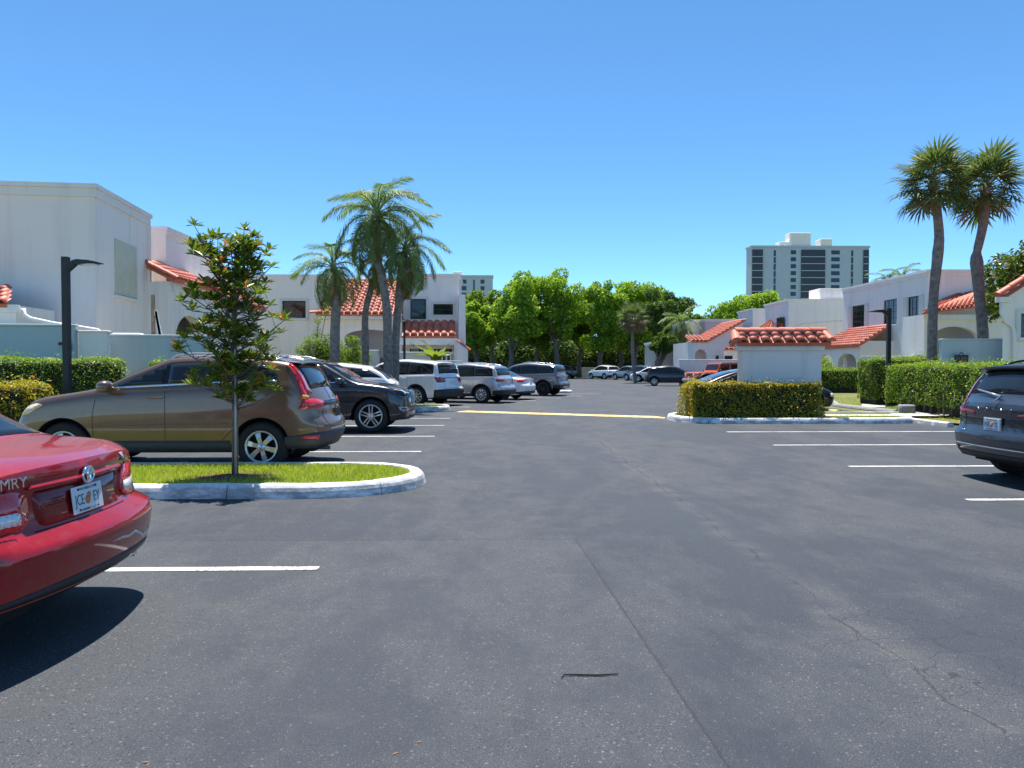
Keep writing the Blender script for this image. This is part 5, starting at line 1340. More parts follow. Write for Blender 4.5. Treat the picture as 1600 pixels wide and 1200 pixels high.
    ex = MB().tube([(-2.0, .42, .30), (-2.22, .42, .295)], .03, 10); ex.build('exhaust_pipe', M['clad'], c.t)
    sh = MB().bevbox(-1.50, -1.36, -.03, .03, 1.64, 1.685, .015); sh.build('roof_antenna', M['silver_trim'], c.t)
    return c

# ---- dark grey SUV that backed in
PG = preset(4.95, 1.98, 1.74, .88, 2.985, .385, 1.08, (-2.38, 1.16), (-2.10, 1.62), -.5, (.42, 1.63), (1.16, 1.225), 1.04, .82,
    [(-2.475, 1.0), (-2.1, 1.18), (-1.5, 1.18), (0, 1.14), (1.15, 1.12), (1.6, 1.08), (2.1, 1.0), (2.475, .80)], sill=.30,
    front=[(.2, .12), (.33, .03), (.45, 0), (.55, .02), (.75, .035), (.9, .05), (1.0, .11)], cr=(.5, .55), ca=(.2, .22), bulge=(.06, .09), tumble=.36)
paint_grey = paint('dark_grey_paint', (0.028, 0.030, 0.035), .5, .3)
def grey_suv():
    c = Car(PG, 'dark grey SUV parked nose out next to the brown SUV', paint_grey, (-4.42, 17.45), 0, wheel=('10', .265))
    S = c.S
    c.glazing((.44, 1.14), (-2.36, -2.14), [S.window(-.05, 1.0, -.05, .38, .06, .03), S.window(-1.1, -.11, -1.05, -.11, .06, .03), S.window(-2.05, -1.17, -1.9, -1.17, .07, .03)], S.window(-2.1, 1.05, -1.95, .42, .03, .01))
    lo = [(x, float(S.zs(x))+.002) for x in np.linspace(-2.05, 1.05, 20)]
    c.patch('window_brightwork', 'side', lo+[(x, z+.018) for x, z in lo[::-1]], 'chrome', .008)
    c.patch('headlamp', 'front', rounded([(.44, .86), (.46, .955), (.98, .985), (1.13, .97), (1.06, .88), (.70, .84)], .03), 'trim_gloss', .006)
    c.patch('running_lamp', 'front', [(.50, .905), (.78, .912), (.90, .965), (1.02, .972), (1.0, .955), (.93, .945), (.86, .90), (.86, .865), (.82, .862), (.80, .893), (.50, .885)], 'lamp_clear', .010)
    c.patch('indicator_lamp', 'front', rounded([(1.0, .955), (1.04, .985), (1.16, .985), (1.13, .955)], .01), 'lamp_amber', .011)
    c.patch('grille_surround', 'front', rounded([(-.43, .60), (.43, .60), (.46, .95), (-.46, .95)], .05), 'chrome', .018, False, thick=.03)
    c.patch('grille', 'front', rounded([(-.40, .625), (.40, .625), (.43, .925), (-.43, .925)], .04), 'trim_gloss', .021, False)
    for i in range(11):
        y = -.35+.07*i
        c.patch('grille_bar', 'front', [(y-.012, .64), (y+.012, .64), (y+.012, .91), (y-.012, .91)], 'silver_trim', .026, False)
    c.patch('fog_trim', 'front', [(.66, .50), (.68, .575), (1.04, .60), (1.0, .50), (.94, .50), (.965, .575), (.71, .555), (.70, .52), (.95, .515), (.95, .50)], 'silver_trim', .012)
    c.patch('lower_grille', 'front', rounded([(-.55, .36), (.55, .36), (.50, .50), (-.50, .50)], .03), 'trim_black', .006, False)
    c.patch('bumper_lip', 'front', [(-1.1, .30), (1.1, .30), (1.1, .355), (-1.1, .355)], 'trim_black', .008, False)
    c.seam([(1.06, .42), (1.08, .8), (1.03, 1.12)]); c.seam([(-.06, .42), (-.06, 1.13)]); c.seam([(-1.0, .46), (-1.25, .8), (-1.14, 1.16)])
    c.seam([(1.12, 1.10), (1.7, 1.04), (2.1, .99)], .008)
    c.handle(.1, .98); c.handle(-.95, 1.0); c.mirror(.92, 1.12, (.13, .25, .17)); c.rails(-1.9, .1, 'silver_trim', .9, .045)
    c.patch('tail_lamp', 'rear', rounded([(.60, .9), (.9, .92), (.9, 1.06), (.62, 1.05)], .03), 'lamp_red', .008)
    c.patch('sill_trim', 'side', [(-1.0, .31), (1.1, .31), (1.08, .38), (-.98, .38)], 'trim_black', .006)
    return c

def suv_details(c, tail, tail_mat='lamp_red', clad=True, rails='silver_trim', bumper='trim_black', third=True, plate=True, head=True, bz=(.36, .55)):
    """glass, lamps, seams and bumpers of the ordinary SUVs and hatchbacks"""
    S = c.S; p = c.p; t = p['top']; xr, xf = S.axles
    gb = t[1]; gt = t[3]; wt = t[7]; cw = t[9]
    xq = gt[0]+.10
    bp = (xr+xf)/2-.05
    q2 = xr+.36
    win = [S.window(bp+.04, cw[0]-.16, bp+.04, wt[0]-.02, .06, .03), S.window(q2+.04, bp-.04, q2+.08, bp-.04, .06, .03)]
    if third: win.append(S.window(gb[0]+.32 if gb[0]+.32 < q2-.2 else q2-.45, q2-.03, max(xq, q2-.55), q2+.01, .08, .04))
    c.glazing((wt[0]+.02, cw[0]-.03), (gb[0]+.03, gt[0]-.04), win, S.window(gb[0]+.27, cw[0]-.10, xq-.02, wt[0]+.02, .035, .012))
    c.patch('tail_lamp', 'rear', rounded(tail, .02), tail_mat, .010)
    c.seam([(cw[0]-.05, .42), (cw[0]-.04, float(S.zs(cw[0]))-.02)]); c.seam([(bp, .40), (bp, float(S.zs(bp)))]); c.seam([(xr+.30, .55), (q2+.02, .85), (q2, float(S.zs(q2)))])
    zh = float(S.zs(bp))-.13
    c.handle(bp+.14, zh); c.handle(q2+.16, zh+.02); c.mirror(cw[0]-.18, float(S.zs(cw[0]))-.01, (.12, .23, .16))
    if rails: c.rails(gt[0]+.15, wt[0]-.3, rails, .9, .04)
    if clad: c.lower_trim(.14, 'trim_black', .045)
    if bumper:
        c.patch('rear_bumper', 'rear', [(-1.30, bz[0]), (1.30, bz[0]), (1.25, bz[1]-.03), (.7, bz[1]), (-.7, bz[1]), (-1.25, bz[1]-.03)], bumper, .010, False)
    z0 = gb[1]-.08
    c.patch('tailgate_gap', 'rear', [(-.60, bz[1]+.03), (.60, bz[1]+.03), (.66, z0), (.655, z0), (.593, bz[1]+.037), (-.593, bz[1]+.037), (-.655, z0), (-.66, z0)], 'well', .002, False, thick=.004)
    if plate: c.plate((bz[1]+z0)/2+.02, -1, '')
    if head: c.patch('headlamp', 'front', rounded([(.50, p['nose_z']-.15), (.53, p['nose_z']-.04), (1.05, p['nose_z']+.02), (1.08, p['nose_z']-.10)], .03), 'lamp_clear', .008)
    if head: c.patch('grille', 'front', rounded([(-.48, p['nose_z']-.20), (.48, p['nose_z']-.20), (.46, p['nose_z']-.03), (-.46, p['nose_z']-.03)], .04), 'trim_gloss', .008, False)

def white_hatch():
    p = preset(4.62, 1.84, 1.62, .92, 2.72, .35, 1.03, (-2.10, 1.13), (-1.45, 1.50), -.4, (.30, 1.53), (1.15, 1.12), .92, .70,
        [(-2.31, .98), (-1.9, 1.16), (-1.3, 1.18), (0, 1.08), (1.1, 1.02), (1.8, .88), (2.31, .68)], sill=.24, cr=(.6, .5), ca=(.24, .26), tumble=.46, nose_z=.62)
    c = Car(p, 'low white fastback car parked under the feathery palms', paint('white_paint_a', (.76, .76, .75), .0, .3), (-5.15, 22.35), 180, wheel=('5d', .22))
    suv_details(c, [(.50, .76), (.52, .86), (1.0, .90), (1.02, .80)], clad=False, rails=None, bumper=None, third=True, bz=(.3, .55))
    return c
def white_suv():
    p = preset(4.95, 1.99, 1.80, .95, 2.82, .375, 1.12, (-2.36, 1.20), (-2.12, 1.66), -.6, (.40, 1.68), (1.14, 1.26), 1.06, .84,
        [(-2.475, 1.10), (-2.1, 1.22), (-1.2, 1.20), (0, 1.17), (1.1, 1.14), (1.7, 1.06), (2.475, .84)], sill=.30, cr=(.42, .5), ca=(.18, .24), tumble=.30, nose_z=.84)
    c = Car(p, 'large white SUV with black lower bumper and red tail lamps beside the small grass island', paint('white_paint_b', (.74, .75, .75), .05, .3), (-3.80, 29.10), 155, wheel=('5d', .255))
    suv_details(c, [(.52, .92), (.50, 1.06), (.78, 1.10), (1.20, 1.14), (1.02, .90)], 'lamp_dark_red', rails=None, bz=(.33, .66))
    c.patch('tailgate_band', 'rear', rounded([(-.62, 1.06), (.62, 1.06), (.62, 1.085), (-.62, 1.085)], .008), 'trim_gloss', .012, False)
    sp = MB().bevbox(-2.40, -2.06, -.70, .70, 1.695, 1.735, .015); sp.build('roof_spoiler', c.col, c.t)
    return c
def silver_suv():
    p = preset(4.70, 1.84, 1.665, .93, 2.79, .355, 1.02, (-2.20, 1.12), (-1.86, 1.52), -.5, (.35, 1.55), (1.12, 1.15), .95, .74,
        [(-2.35, .99), (-1.95, 1.10), (-1.0, 1.09), (0, 1.06), (1.1, 1.02), (1.7, .93), (2.35, .72)], sill=.28, cr=(.45, .5), ca=(.2, .24), tumble=.36, nose_z=.74)
    c = Car(p, 'silver SUV with chrome strips parked next to the large white SUV', paint('silver_paint', (.46, .47, .48), .6, .3), (-1.52, 31.25), 157, wheel=('5d', .235))
    suv_details(c, [(.42, .90), (.44, .99), (.80, 1.01), (1.12, 1.03), (.98, .88)], 'lamp_dark_red', bz=(.34, .56))
    c.patch('sill_brightwork', 'side', [(-.85, .40), (.95, .40), (.95, .42), (-.85, .42)], 'chrome', .012)
    return c
def white_saloon():
    p = preset(4.88, 1.86, 1.45, .95, 2.83, .34, .96, (-1.75, 1.04), (-.95, 1.38), -.2, (.35, 1.40), (1.2, 1.02), .80, .64,
        [(-2.44, .90), (-1.9, .99), (-1.2, 1.0), (0, .96), (1.1, .92), (1.8, .80), (2.44, .60)], sill=.2, cr=(.5, .5), ca=(.22, .26), tumble=.44, nose_z=.62)
    c = Car(p, 'white saloon with bright red tail lamps squeezed between silver and grey SUVs', paint('white_paint_c', (.75, .75, .75), .0, .3), (-.60, 34.30), 157, wheel=('5d', .225))
    suv_details(c, [(.40, .84), (.42, .91), (.80, .93), (1.18, .92), (1.10, .80), (.75, .79)], clad=False, rails=None, bumper='trim_black', third=False, bz=(.28, .40))
    return c
def grey_offroader():
    p = preset(4.60, 1.90, 1.72, .88, 2.74, .375, 1.06, (-2.22, 1.18), (-2.00, 1.58), -.5, (.40, 1.60), (1.05, 1.22), 1.05, .84,
        [(-2.3, 1.06), (-2.0, 1.17), (-1.0, 1.14), (0, 1.12), (1.0, 1.10), (1.6, 1.02), (2.3, .82)], sill=.34, cr=(.4, .45), ca=(.17, .2), tumble=.30, nose_z=.86)
    c = Car(p, 'grey boxy SUV with black wheels and dark roof parked past the white saloon', paint('mid_grey_paint', (.16, .17, .185), .5, .3), (1.55, 38.75), 157, wheel=('5d', .25), wheel_mat='alloy_dark')
    suv_details(c, [(.56, .92), (.56, 1.04), (.86, 1.06), (1.0, 1.04), (.98, .92)], 'lamp_dark_red', rails=None, bz=(.38, .60))
    c.patch('bumper_skid_plate', 'rear', rounded([(-.5, .40), (.5, .40), (.46, .50), (-.46, .50)], .02), 'silver_trim', .016, False)
    return c

def far_suv(label, col, loc, heading, wheel_mat='alloy', H=1.68, L=4.6, tail_mat='lamp_red', rails=None, clad=True, name='parked_car'):
    k = H/1.68
    p = preset(L, 1.86, H, .9, 2.70, .35, 1.0*k, (-L/2+.14, 1.10*k), (-L/2+.50, 1.53*k), -.4, (.35, 1.56*k), (1.1, 1.14*k), .95*k, .72,
        [(-L/2, .98*k), (-L/2+.4, 1.10*k), (-1.0, 1.08*k), (0, 1.05*k), (1.1, 1.02*k), (1.7, .92*k), (L/2, .70)], sill=.27, cr=(.5, .5), ca=(.2, .25), tumble=.38, nose_z=.72)
    c = Car(p, label, col, loc, heading, wheel=('5d', .235), wheel_mat=wheel_mat, name=name, group='cars at the far end of the lot')
    suv_details(c, [(.48, .86*k), (.50, .97*k), (.85, 1.0*k), (1.1, 1.0*k), (.98, .86*k)], tail_mat, rails=rails, clad=clad, bz=(.33, .55))
    return c
def dark_saloon():
    p = preset(4.90, 1.86, 1.45, .93, 2.85, .34, .94, (-1.95, 1.03), (-.95, 1.37), -.2, (.38, 1.39), (1.25, 1.02), .80, .64,
        [(-2.45, .89), (-1.9, .98), (-1.2, 1.0), (0, .96), (1.1, .92), (1.8, .80), (2.45, .60)], sill=.2, cr=(.5, .5), ca=(.22, .26), tumble=.44, nose_z=.62)
    c = Car(p, 'black saloon parked behind the small tiled kiosk', paint('black_paint', (.010, .011, .014), .3, .3), (8.85, 24.6), 0, wheel=('5d', .225))
    suv_details(c, [(.45, .80), (.47, .88), (.9, .90), (1.1, .88), (1.0, .78)], clad=False, rails=None, bumper=None, third=False, bz=(.28, .45))
    return c
def jeep():
    L = 4.75
    p = preset(L, 1.88, 1.83, .72, 2.95, .40, 1.12, (-2.33, 1.16), (-2.22, 1.77), -.8, (.42, 1.78), (.72, 1.22), 1.17, 1.10,
        [(-L/2, 1.06), (-2.1, 1.14), (0, 1.14), (.7, 1.14), (1.4, 1.10), (L/2, 1.06)], sill=.42, cr=(.2, .25), ca=(.06, .25), bulge=(.01, .03), tumble=.12, drop=.05,
        rear=[(.3, .05), (.6, 0), (1.1, 0)], front=[(.3, .03), (.6, .0), (1.0, 0), (1.15, .02)], AR=.50)
    p['top'][9:] = [(.72, 1.20), (.85, 1.185), (1.6, 1.16), (2.2, 1.13), (L/2, 1.08)]
    red = paint('orange_red_paint', (.60, .085, .018), .0, .4, .06, .1)
    c = Car(p, 'orange red off-roader with black roof half hidden behind the kiosk hedge', red, (15.7, 51.0), 196, wheel=('5', .24), wheel_mat='alloy_dark', group='cars at the far end of the lot')
    S = c.S
    c.glazing((.44, .70), None, [S.window(-.30, .52, -.30, .40, .10, .03), S.window(-1.15, -.38, -1.15, -.38, .10, .03), S.window(-2.1, -1.25, -2.1, -1.25, .10, .03)], None)
    c.patch('hard_top', 'top', [(-2.2, -.99), (.38, -.99), (.38, .99), (-2.2, .99)], 'trim_black', .006, False)
    for sd in (1, -1):
        f = MB()
        for a in S.axles:
            f.tube([(a+.62*math.cos(t), sd*1.0, .40+.60*math.sin(t)) for t in np.linspace(.3, PI-.3, 9)], .09, 8)
        f.build('wheel_flare', M['trim_black'], c.t)
    MB().bevbox(L/2-.02, L/2+.16, -.75, .75, .52, .68, .03).build('front_bumper', M['silver_trim'], c.t)
    for y in (-.52, .52):
        MB().lathe([(.095, 0), (.085, .03), (0, .04)], Matrix.Translation((L/2-.03, y, .93)) @ Matrix.Rotation(PI/2, 4, 'Y'), 18).build('headlamp', M['lamp_clear'], c.t)
    for i in range(7):
        c.patch('grille_slot', 'front', rounded([(-.30+.1*i-.03, .74), (-.30+.1*i+.03, .74), (-.30+.1*i+.03, 1.02), (-.30+.1*i-.03, 1.02)], .02), 'well', .004, False)
    c.seam([(.60, .50), (.62, 1.12)]); c.seam([(-.34, .50), (-.34, 1.12)]); c.mirror(.55, 1.16, (.10, .20, .20), M['trim_black'])
    MB().lathe([(.40, -.11), (.40, .11), (0, .12)], Matrix.Translation((-L/2-.12, 0, 1.0)) @ Matrix.Rotation(PI/2, 4, 'Y'), 24).build('spare_wheel', M['rubber'], c.t)
    return c

# ---- blue grey SUV at the right edge
PV = preset(4.69, 1.90, 1.66, .87, 2.865, .372, 1.03, (-2.22, 1.12), (-1.86, 1.50), -.5, (.30, 1.56), (1.08, 1.18), .99, .78,
    [(-2.345, .98), (-2.0, 1.10), (-1.2, 1.12), (0, 1.09), (1.1, 1.06), (1.7, .98), (2.345, .76)], sill=.26,
    rear=[(.25, .14), (.36, .06), (.45, .01), (.56, 0), (.64, .015), (.69, .07), (.85, .085), (.95, .075), (1.03, .10)], cr=(.5, .5), ca=(.19, .24), bulge=(.07, .10), tumble=.42, nose_z=.76)
paint_blue = paint('denim_blue_grey_paint', (0.040, 0.049, 0.062), .5, .32)
def blue_suv():
    c = Car(PV, 'blue grey SUV parked nose in against the clipped hedge', paint_blue, (8.66, 9.22), 0, wheel=('12', .25))
    S = c.S
    suv_details(c, [(.40, .875), (.62, .875), (.66, .84), (.98, .84), (1.0, .93), (.84, .955), (.64, .925), (.42, .905)], 'lamp_dark_red', rails='trim_gloss', plate=False, bz=(.30, .46), bumper=None)
    # lamps climb the sides of the tailgate glass
    for sg in (1, -1):
        c.patch('tail_lamp', 'top', [(-1.95, sg*.90), (-1.95, sg*.955), (-2.32, sg*.955), (-2.32, sg*.89)], 'lamp_dark_red', .006, False)
        c.patch('tail_lamp', 'rear', [(sg*.70, .92), (sg*.745, .92), (sg*.745, 1.02), (sg*.715, 1.02)], 'lamp_dark_red', .010, False)
    sp = MB(); V = []; n = 14
    for i in range(n+1):
        v = -.92+1.84*i/n; q = S.pt('top', -1.80, v); V += [S.pt('top', -1.74, v)+Vector((0, 0, .012)), q+Vector((-.20, 0, -.006)), q+Vector((-.19, 0, -.035)), S.pt('top', -1.93, v)]
    F = []
    for i in range(n): F += [(4*i+c_, 4*i+4+c_, 4*i+5+c_, 4*i+1+c_) for c_ in range(3)]
    F += [(0, 1, 2, 3), (4*n, 4*n+3, 4*n+2, 4*n+1)]
    sp.add(V, F, True); sp.build('roof_spoiler', paint_blue, c.t)
    MB().tube([S.pt('rear', .0, 1.02)+Vector((-.035, 0, .03)), S.pt('top', -2.24, -.05)+Vector((-.04, 0, .02)), S.pt('top', -2.16, .62)+Vector((-.04, 0, .01))], .013, 6).build('rear_wiper', M['silver_trim'], c.t)
    c.letters('VOLVO', .945, .62, .062)
    c.plate(.76, -1, 'PXE|122'.replace('1', ''), ink='plate_blue', extra=.03)
    pf = c.plate(.76, -1, '', extra=.022, face='silver_trim'); pf.name = 'plate_frame'; pf.scale = (1.08, 1.14, 1)
    c.patch('bumper_cladding', 'rear', [(-1.25, .30), (1.25, .30), (1.25, .40), (.8, .385), (-.8, .385), (-1.25, .40)], 'trim_black', .008, False)
    c.patch('bumper_brightwork', 'rear', [(-1.20, .455), (1.20, .455), (1.20, .472), (-1.20, .472)], 'silver_trim', .006, False)
    c.patch('bumper_reflector', 'rear', rounded([(.70, .40), (.72, .43), (1.0, .44), (1.0, .41)], .006), 'lamp_dark_red', .010)
    c.patch('badge', 'rear', [(.52, .64), (.64, .64), (.64, .655), (.52, .655)], 'chrome', .006, False)
    return c

red_saloon(); brown_suv(); grey_suv(); white_hatch(); white_suv(); silver_suv(); white_saloon(); grey_offroader(); dark_saloon(); jeep(); blue_suv()
def at(px, py): q = G(px, py); return (q.x, q.y)
pt_dk = paint('blue_black_paint', (.010, .013, .024), .4, .3); pt_sb = paint('silver_blue_paint', (.30, .36, .42), .5, .3)
pt_bg = paint('steel_blue_paint', (.12, .16, .22), .5, .3); pt_wd = paint('white_paint_d', (.74, .74, .73), 0, .3); pt_ch = paint('charcoal_paint', (.035, .037, .04), .4, .3)
far_suv('dark SUV whose long black roof rises behind the grey boxy SUV', pt_dk, (1.9, 46.5), 157, H=1.78, L=4.9, rails='silver_trim')
far_suv('navy crossover crossing the lot in front of the far row', pt_dk, (13.85, 57.0), -12, H=1.60, L=4.4)
far_suv('white SUV showing its tail at the shaded end of the far row', pt_wd, (12.9, 87.0), 118, H=1.70)
far_suv('charcoal SUV alone in the shade of the big trees', pt_ch, (8.2, 93.0), 150, H=1.70)
far_suv('silver blue SUV in the far row next to the white tail', pt_sb, (15.0, 82.0), 118, H=1.62)
far_suv('steel blue SUV in the far row beside the brown palm', pt_bg, (15.3, 76.5), 118, H=1.66)
far_suv('white hatchback behind the thin brown palm trunk', pt_wd, (15.1, 70.5), 160, H=1.55, L=4.2)
far_suv('charcoal SUV with pale roof behind the navy crossover', pt_ch, (20.6, 78.0), 118, H=1.72, rails='silver_trim')
# ------------------------------------------------------------------ plants
def leaf_quads(C, N, ln, wd, g, droop=0.0, tri=False):
    """diamond leaves at points C facing roughly along N"""
    n = len(C); N = N/np.maximum(np.linalg.norm(N, axis=1, keepdims=True), 1e-6)
    r = g.normal(size=(n, 3)); u = np.cross(N, r); u /= np.maximum(np.linalg.norm(u, axis=1, keepdims=True), 1e-6)
    v = np.cross(N, u); L = (ln*g.uniform(.6, 1.3, n))[:, None]; W = (wd*g.uniform(.7, 1.25, n))[:, None]
    V = np.zeros((n, 4, 3)); V[:, 0] = C-u*L*.5; V[:, 1] = C+v*W*.5+N*W*.15; V[:, 2] = C+u*L*.5-N*L*.12; V[:, 3] = C-v*W*.5+N*W*.15
    return V.reshape(-1, 3), np.arange(n*4).reshape(-1, 4)
def hash_noise(P_, s, seed=0):
    """cheap smooth noise -1..1 from summed sines"""
    p = P_*s; r = 0
    for i in range(5):
        a = np.array([math.sin(i*12.9+seed), math.cos(i*7.3+seed*2), math.sin(i*3.7+seed*3+1)])*(1.0+i*.55)
        r = r+np.sin(p@a+i*1.7+seed)/(1+i*.45)
    return r/2.6
M['hedge_core'] = plain('hedge_shade_core', (0.018, 0.022, 0.010), 0.95, 0, .5, 12)  # near-black tone stands for the shade inside a hedge
M['hedge_green'] = leaf_mat('hedge_green_leaf', (0.08, 0.17, 0.014), (0.25, 0.40, 0.03), (0.52, 0.58, 0.06), .4, .45, .14)
M['hedge_yellow'] = leaf_mat('hedge_yellow_leaf', (0.15, 0.19, 0.014), (0.62, 0.54, 0.04), (0.62, 0.32, 0.06), .42, .45, .16)
def hedge(label, x0, x1, y0, y1, z0, z1, mat, leaf=(.06, .032), dens=900, rz=0.0, seed=1, stems=0, foot=0.0, rough=.075, yellow_end=None, group='clipped hedges', name='hedge'):
    cx, cy = (x0+x1)/2, (y0+y1)/2; hx, hy = (x1-x0)/2, (y1-y0)/2; g = np.random.default_rng(seed)
    t = thing(name, label, 'hedge', (cx, cy, z0), rz, group)
    H = z1-z0; zf = foot
    faces = [(2*hx*2*hy, 2), (2*hx*H, 3), (2*hx*H, 4), (2*hy*H, 0), (2*hy*H, 1)]
    C = []; N = []
    for A, k in faces:
        n = int(A*dens); a = g.uniform(-1, 1, n); b = g.uniform(0, 1, n)
        if k == 2: q = np.stack([a*hx, g.uniform(-1, 1, n)*hy, np.full(n, H)], 1); nn = np.tile((0, 0, 1.), (n, 1))
        elif k in (3, 4): s_ = -1 if k == 3 else 1; q = np.stack([a*hx, np.full(n, s_*hy), zf+b*(H-zf)], 1); nn = np.tile((0, s_*1., .15), (n, 1))
        else: s_ = -1 if k == 0 else 1; q = np.stack([np.full(n, s_*hx), a*hy, zf+b*(H-zf)], 1); nn = np.tile((s_*1., 0, .15), (n, 1))
        C.append(q); N.append(nn)
    C = np.concatenate(C); N = np.concatenate(N)
    # round the corners of the box, then make it bumpy
    r = min(.24, hx*.6, hy*.6); lim = np.array([hx-r, hy-r, H-r]); q = C.copy(); core = np.clip(q, [-lim[0], -lim[1], 0], lim)
    d = q-core; ln = np.linalg.norm(d, axis=1, keepdims=True); C = np.where(ln > 1e-6, core+d/np.maximum(ln, 1e-6)*np.minimum(ln, r), q)
    wpos = C+np.array([cx, cy, z0])
    bump = hash_noise(wpos, 2.6, seed)*rough+hash_noise(wpos, 8.0, seed+3)*rough*.5
    C = C+N*(bump[:, None]-np.abs(g.normal(0, .045, len(C)))[:, None])
    sp = g.random(len(C)) < .05; C[sp] += N[sp]*g.uniform(.02, .15, (sp.sum(), 1))+np.array([0, 0, .03])
    keep = (hash_noise(wpos, 5.0, seed+7)+g.normal(0, .35, len(C))) > -.75; C, N = C[keep], N[keep]
    NN = N*0.75+g.normal(0, .6, N.shape)+np.array([0, 0, .75])
    V, F = leaf_quads(C, NN, leaf[0], leaf[1], g)
    mobj('foliage', fast_mesh('foliage', V, F), mat, t)
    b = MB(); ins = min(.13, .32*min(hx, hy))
    b.bevbox(-hx+ins+(.25 if foot and hy > hx else 0), hx-ins, -hy+ins, hy-ins, .0, H-ins, .08); b.build('shade_core', M['hedge_core'], t)  # solid dark core painted as the shaded inside
    for i in range(stems):
        x = -hx+.2+(2*hx-.4)*(i+.5)/stems+g.uniform(-.1, .1); y = -hy+.25 if hy < hx else g.uniform(-hy*.5, hy*.5)
        if hy > hx: x, y = -hx+.22, -hy+.2+(2*hy-.4)*(i+.5)/stems+g.uniform(-.1, .1)
        k = MB(); k.tube([(x, y, -.05), (x+g.uniform(-.05, .05), y+g.uniform(-.03, .03), zf*.6), (x+g.uniform(-.12, .12), y+.02, zf+.35)], [.034, .026, .016], 6); k.build('stem', M['bark'], t)
    return t

def crown_cloud(lobes, n, leaf, g, shell=.55):
    """leaves spread through ellipsoid lobes (cx, cy, cz, rx, ry, rz), denser towards the outside"""
    vol = np.array([l[3]*l[4]*l[5] for l in lobes])**.75; cnt = (n*vol/vol.sum()).astype(int); C = []; N = []
    for l, k in zip(lobes, cnt):
        d = g.normal(size=(k, 3)); d /= np.linalg.norm(d, axis=1, keepdims=True)
        rr = (shell+(1-shell)*g.random(k)**.7)[:, None]
        c = np.array(l[:3]); r = np.array(l[3:6]); bump = 1+.16*hash_noise(d*3+c, 1.5, 2)[:, None]
        C.append(c+d*r*rr*bump); N.append(d*.7+g.normal(0, .6, (k, 3))+np.array([0, 0, .45]))
    C = np.concatenate(C); N = np.concatenate(N); return leaf_quads(C, N, leaf[0], leaf[1], g)
def lobes_for(g, cx, cy, z0, z1, rx, ry, k=14, fill=.42):
    out = []; zc = (z0+z1)/2; hz = (z1-z0)/2
    for i in range(k):
        d = g.normal(size=3); d /= np.linalg.norm(d); d[2] = d[2]*.9+.10
        f = g.uniform(.40, .92); r = g.uniform(.65, 1.3)*fill*(1.15-.35*f)
        out.append((cx+d[0]*rx*f, cy+d[1]*ry*f, zc+d[2]*hz*f, rx*r, ry*r, min(hz, rx)*r*.85))
    out.append((cx, cy, zc, rx*.5, ry*.5, hz*.55)); return out
def tree(name, label, loc, H, trunk, cz0, rx, ry, mat, n=7000, leaf=(.42, .26), seed=1, lean=(0, 0), forks=5, k=14, group=None, cat='tree', fill=.42, bark='bark'):
    g = np.random.default_rng(seed); t = thing(name, label, cat, loc, 0, group); tr = MB()
    ztop = cz0+(H-cz0)*.35; pts = [(0, 0, -.1)]
    for i in range(1, 6):
        f = i/5; pts.append((lean[0]*f*f+g.normal(0, .06*trunk*4), lean[1]*f+g.normal(0, .06*trunk*4), ztop*f))
    tr.tube(pts, [trunk*(1.25-.7*i/5) for i in range(6)], 9)
    for i in range(forks):
        f = g.uniform(.42, .85); b = Vector(pts[int(f*5)]).lerp(Vector(pts[min(5, int(f*5)+1)]), (f*5) % 1); a = 2*PI*(i+g.uniform(0, .7))/forks
        e = Vector((lean[0]+math.cos(a)*rx*.62, lean[1]+math.sin(a)*ry*.62, cz0+(H-cz0)*g.uniform(.35, .75)))
        m = b.lerp(e, .5)+Vector((g.normal(0, .15), g.normal(0, .15), -.25)); tr.tube([b, m, e], [trunk*.48, trunk*.32, trunk*.12], 7)
    tr.build('trunk', M[bark], t)
    V, F = crown_cloud(lobes_for(g, lean[0], lean[1], cz0, H, rx, ry, k, fill), n, leaf, g)
    mobj('crown', fast_mesh('crown', V, F), mat, t); return t
M['tree_bright'] = leaf_mat('bright_tree_leaf', (0.11, 0.24, 0.018), (0.36, 0.54, 0.045), (0.54, 0.64, 0.09), .5, .55, .14)
M['tree_mid'] = leaf_mat('mid_tree_leaf', (0.09, 0.17, 0.018), (0.27, 0.40, 0.04), (0.42, 0.50, 0.07), .5, .5, .10)
M['tree_dark'] = leaf_mat('dark_tree_leaf', (0.05, 0.10, 0.022), (0.15, 0.24, 0.04), None, .5, .45)
M['tree_glossy'] = leaf_mat('glossy_tree_leaf', (0.045, 0.09, 0.014), (0.16, 0.23, 0.03), (0.44, 0.30, 0.16), .3, .36, .07)

# ---- palms: every frond is a part that shares its mesh
def feather_frond(ln, seed, droop=1.0, leaflets=58):
    g = random.Random(seed); b = MB(); pts = []
    for i in range(13):
        f = i/12; pts.append(Vector((ln*f*(1-.16*f*droop), 0, ln*(.42*f-.80*droop*f*f*.75))))
    b.tube(pts, [.030*(1-f/13)+.005 for f in range(13)], 5, False)
    def pos(f):
        i = min(11, int(f*12)); return pts[i].lerp(pts[i+1], f*12-i), (pts[i+1]-pts[i]).normalized()
    for i in range(leaflets):
        f = .16+.84*i/leaflets; p, tdir = pos(f); L = (.62 if f < .8 else .62*(1-f)/.2*.6+.25)*g.uniform(.75, 1.1)*ln/3.0*1.25
        for sd in (1, -1):
            out = (Vector((0, sd, 0))*.8+tdir*.75+Vector((0, 0, g.uniform(-.10, .55)))).normalized()
            m = p+out*L*.5+Vector((0, 0, -.05*L)); e = p+out*L*.82+Vector((0, 0, -L*(.40+.3*g.random()))); w_ = Vector((-out.y*sd, out.x*sd, .25)).normalized()*.017
            b.add([p-w_*.5, p+w_*.5, m+w_, e, m-w_], [(0, 1, 2, 4), (4, 2, 3)])
    return b.mesh('frond')
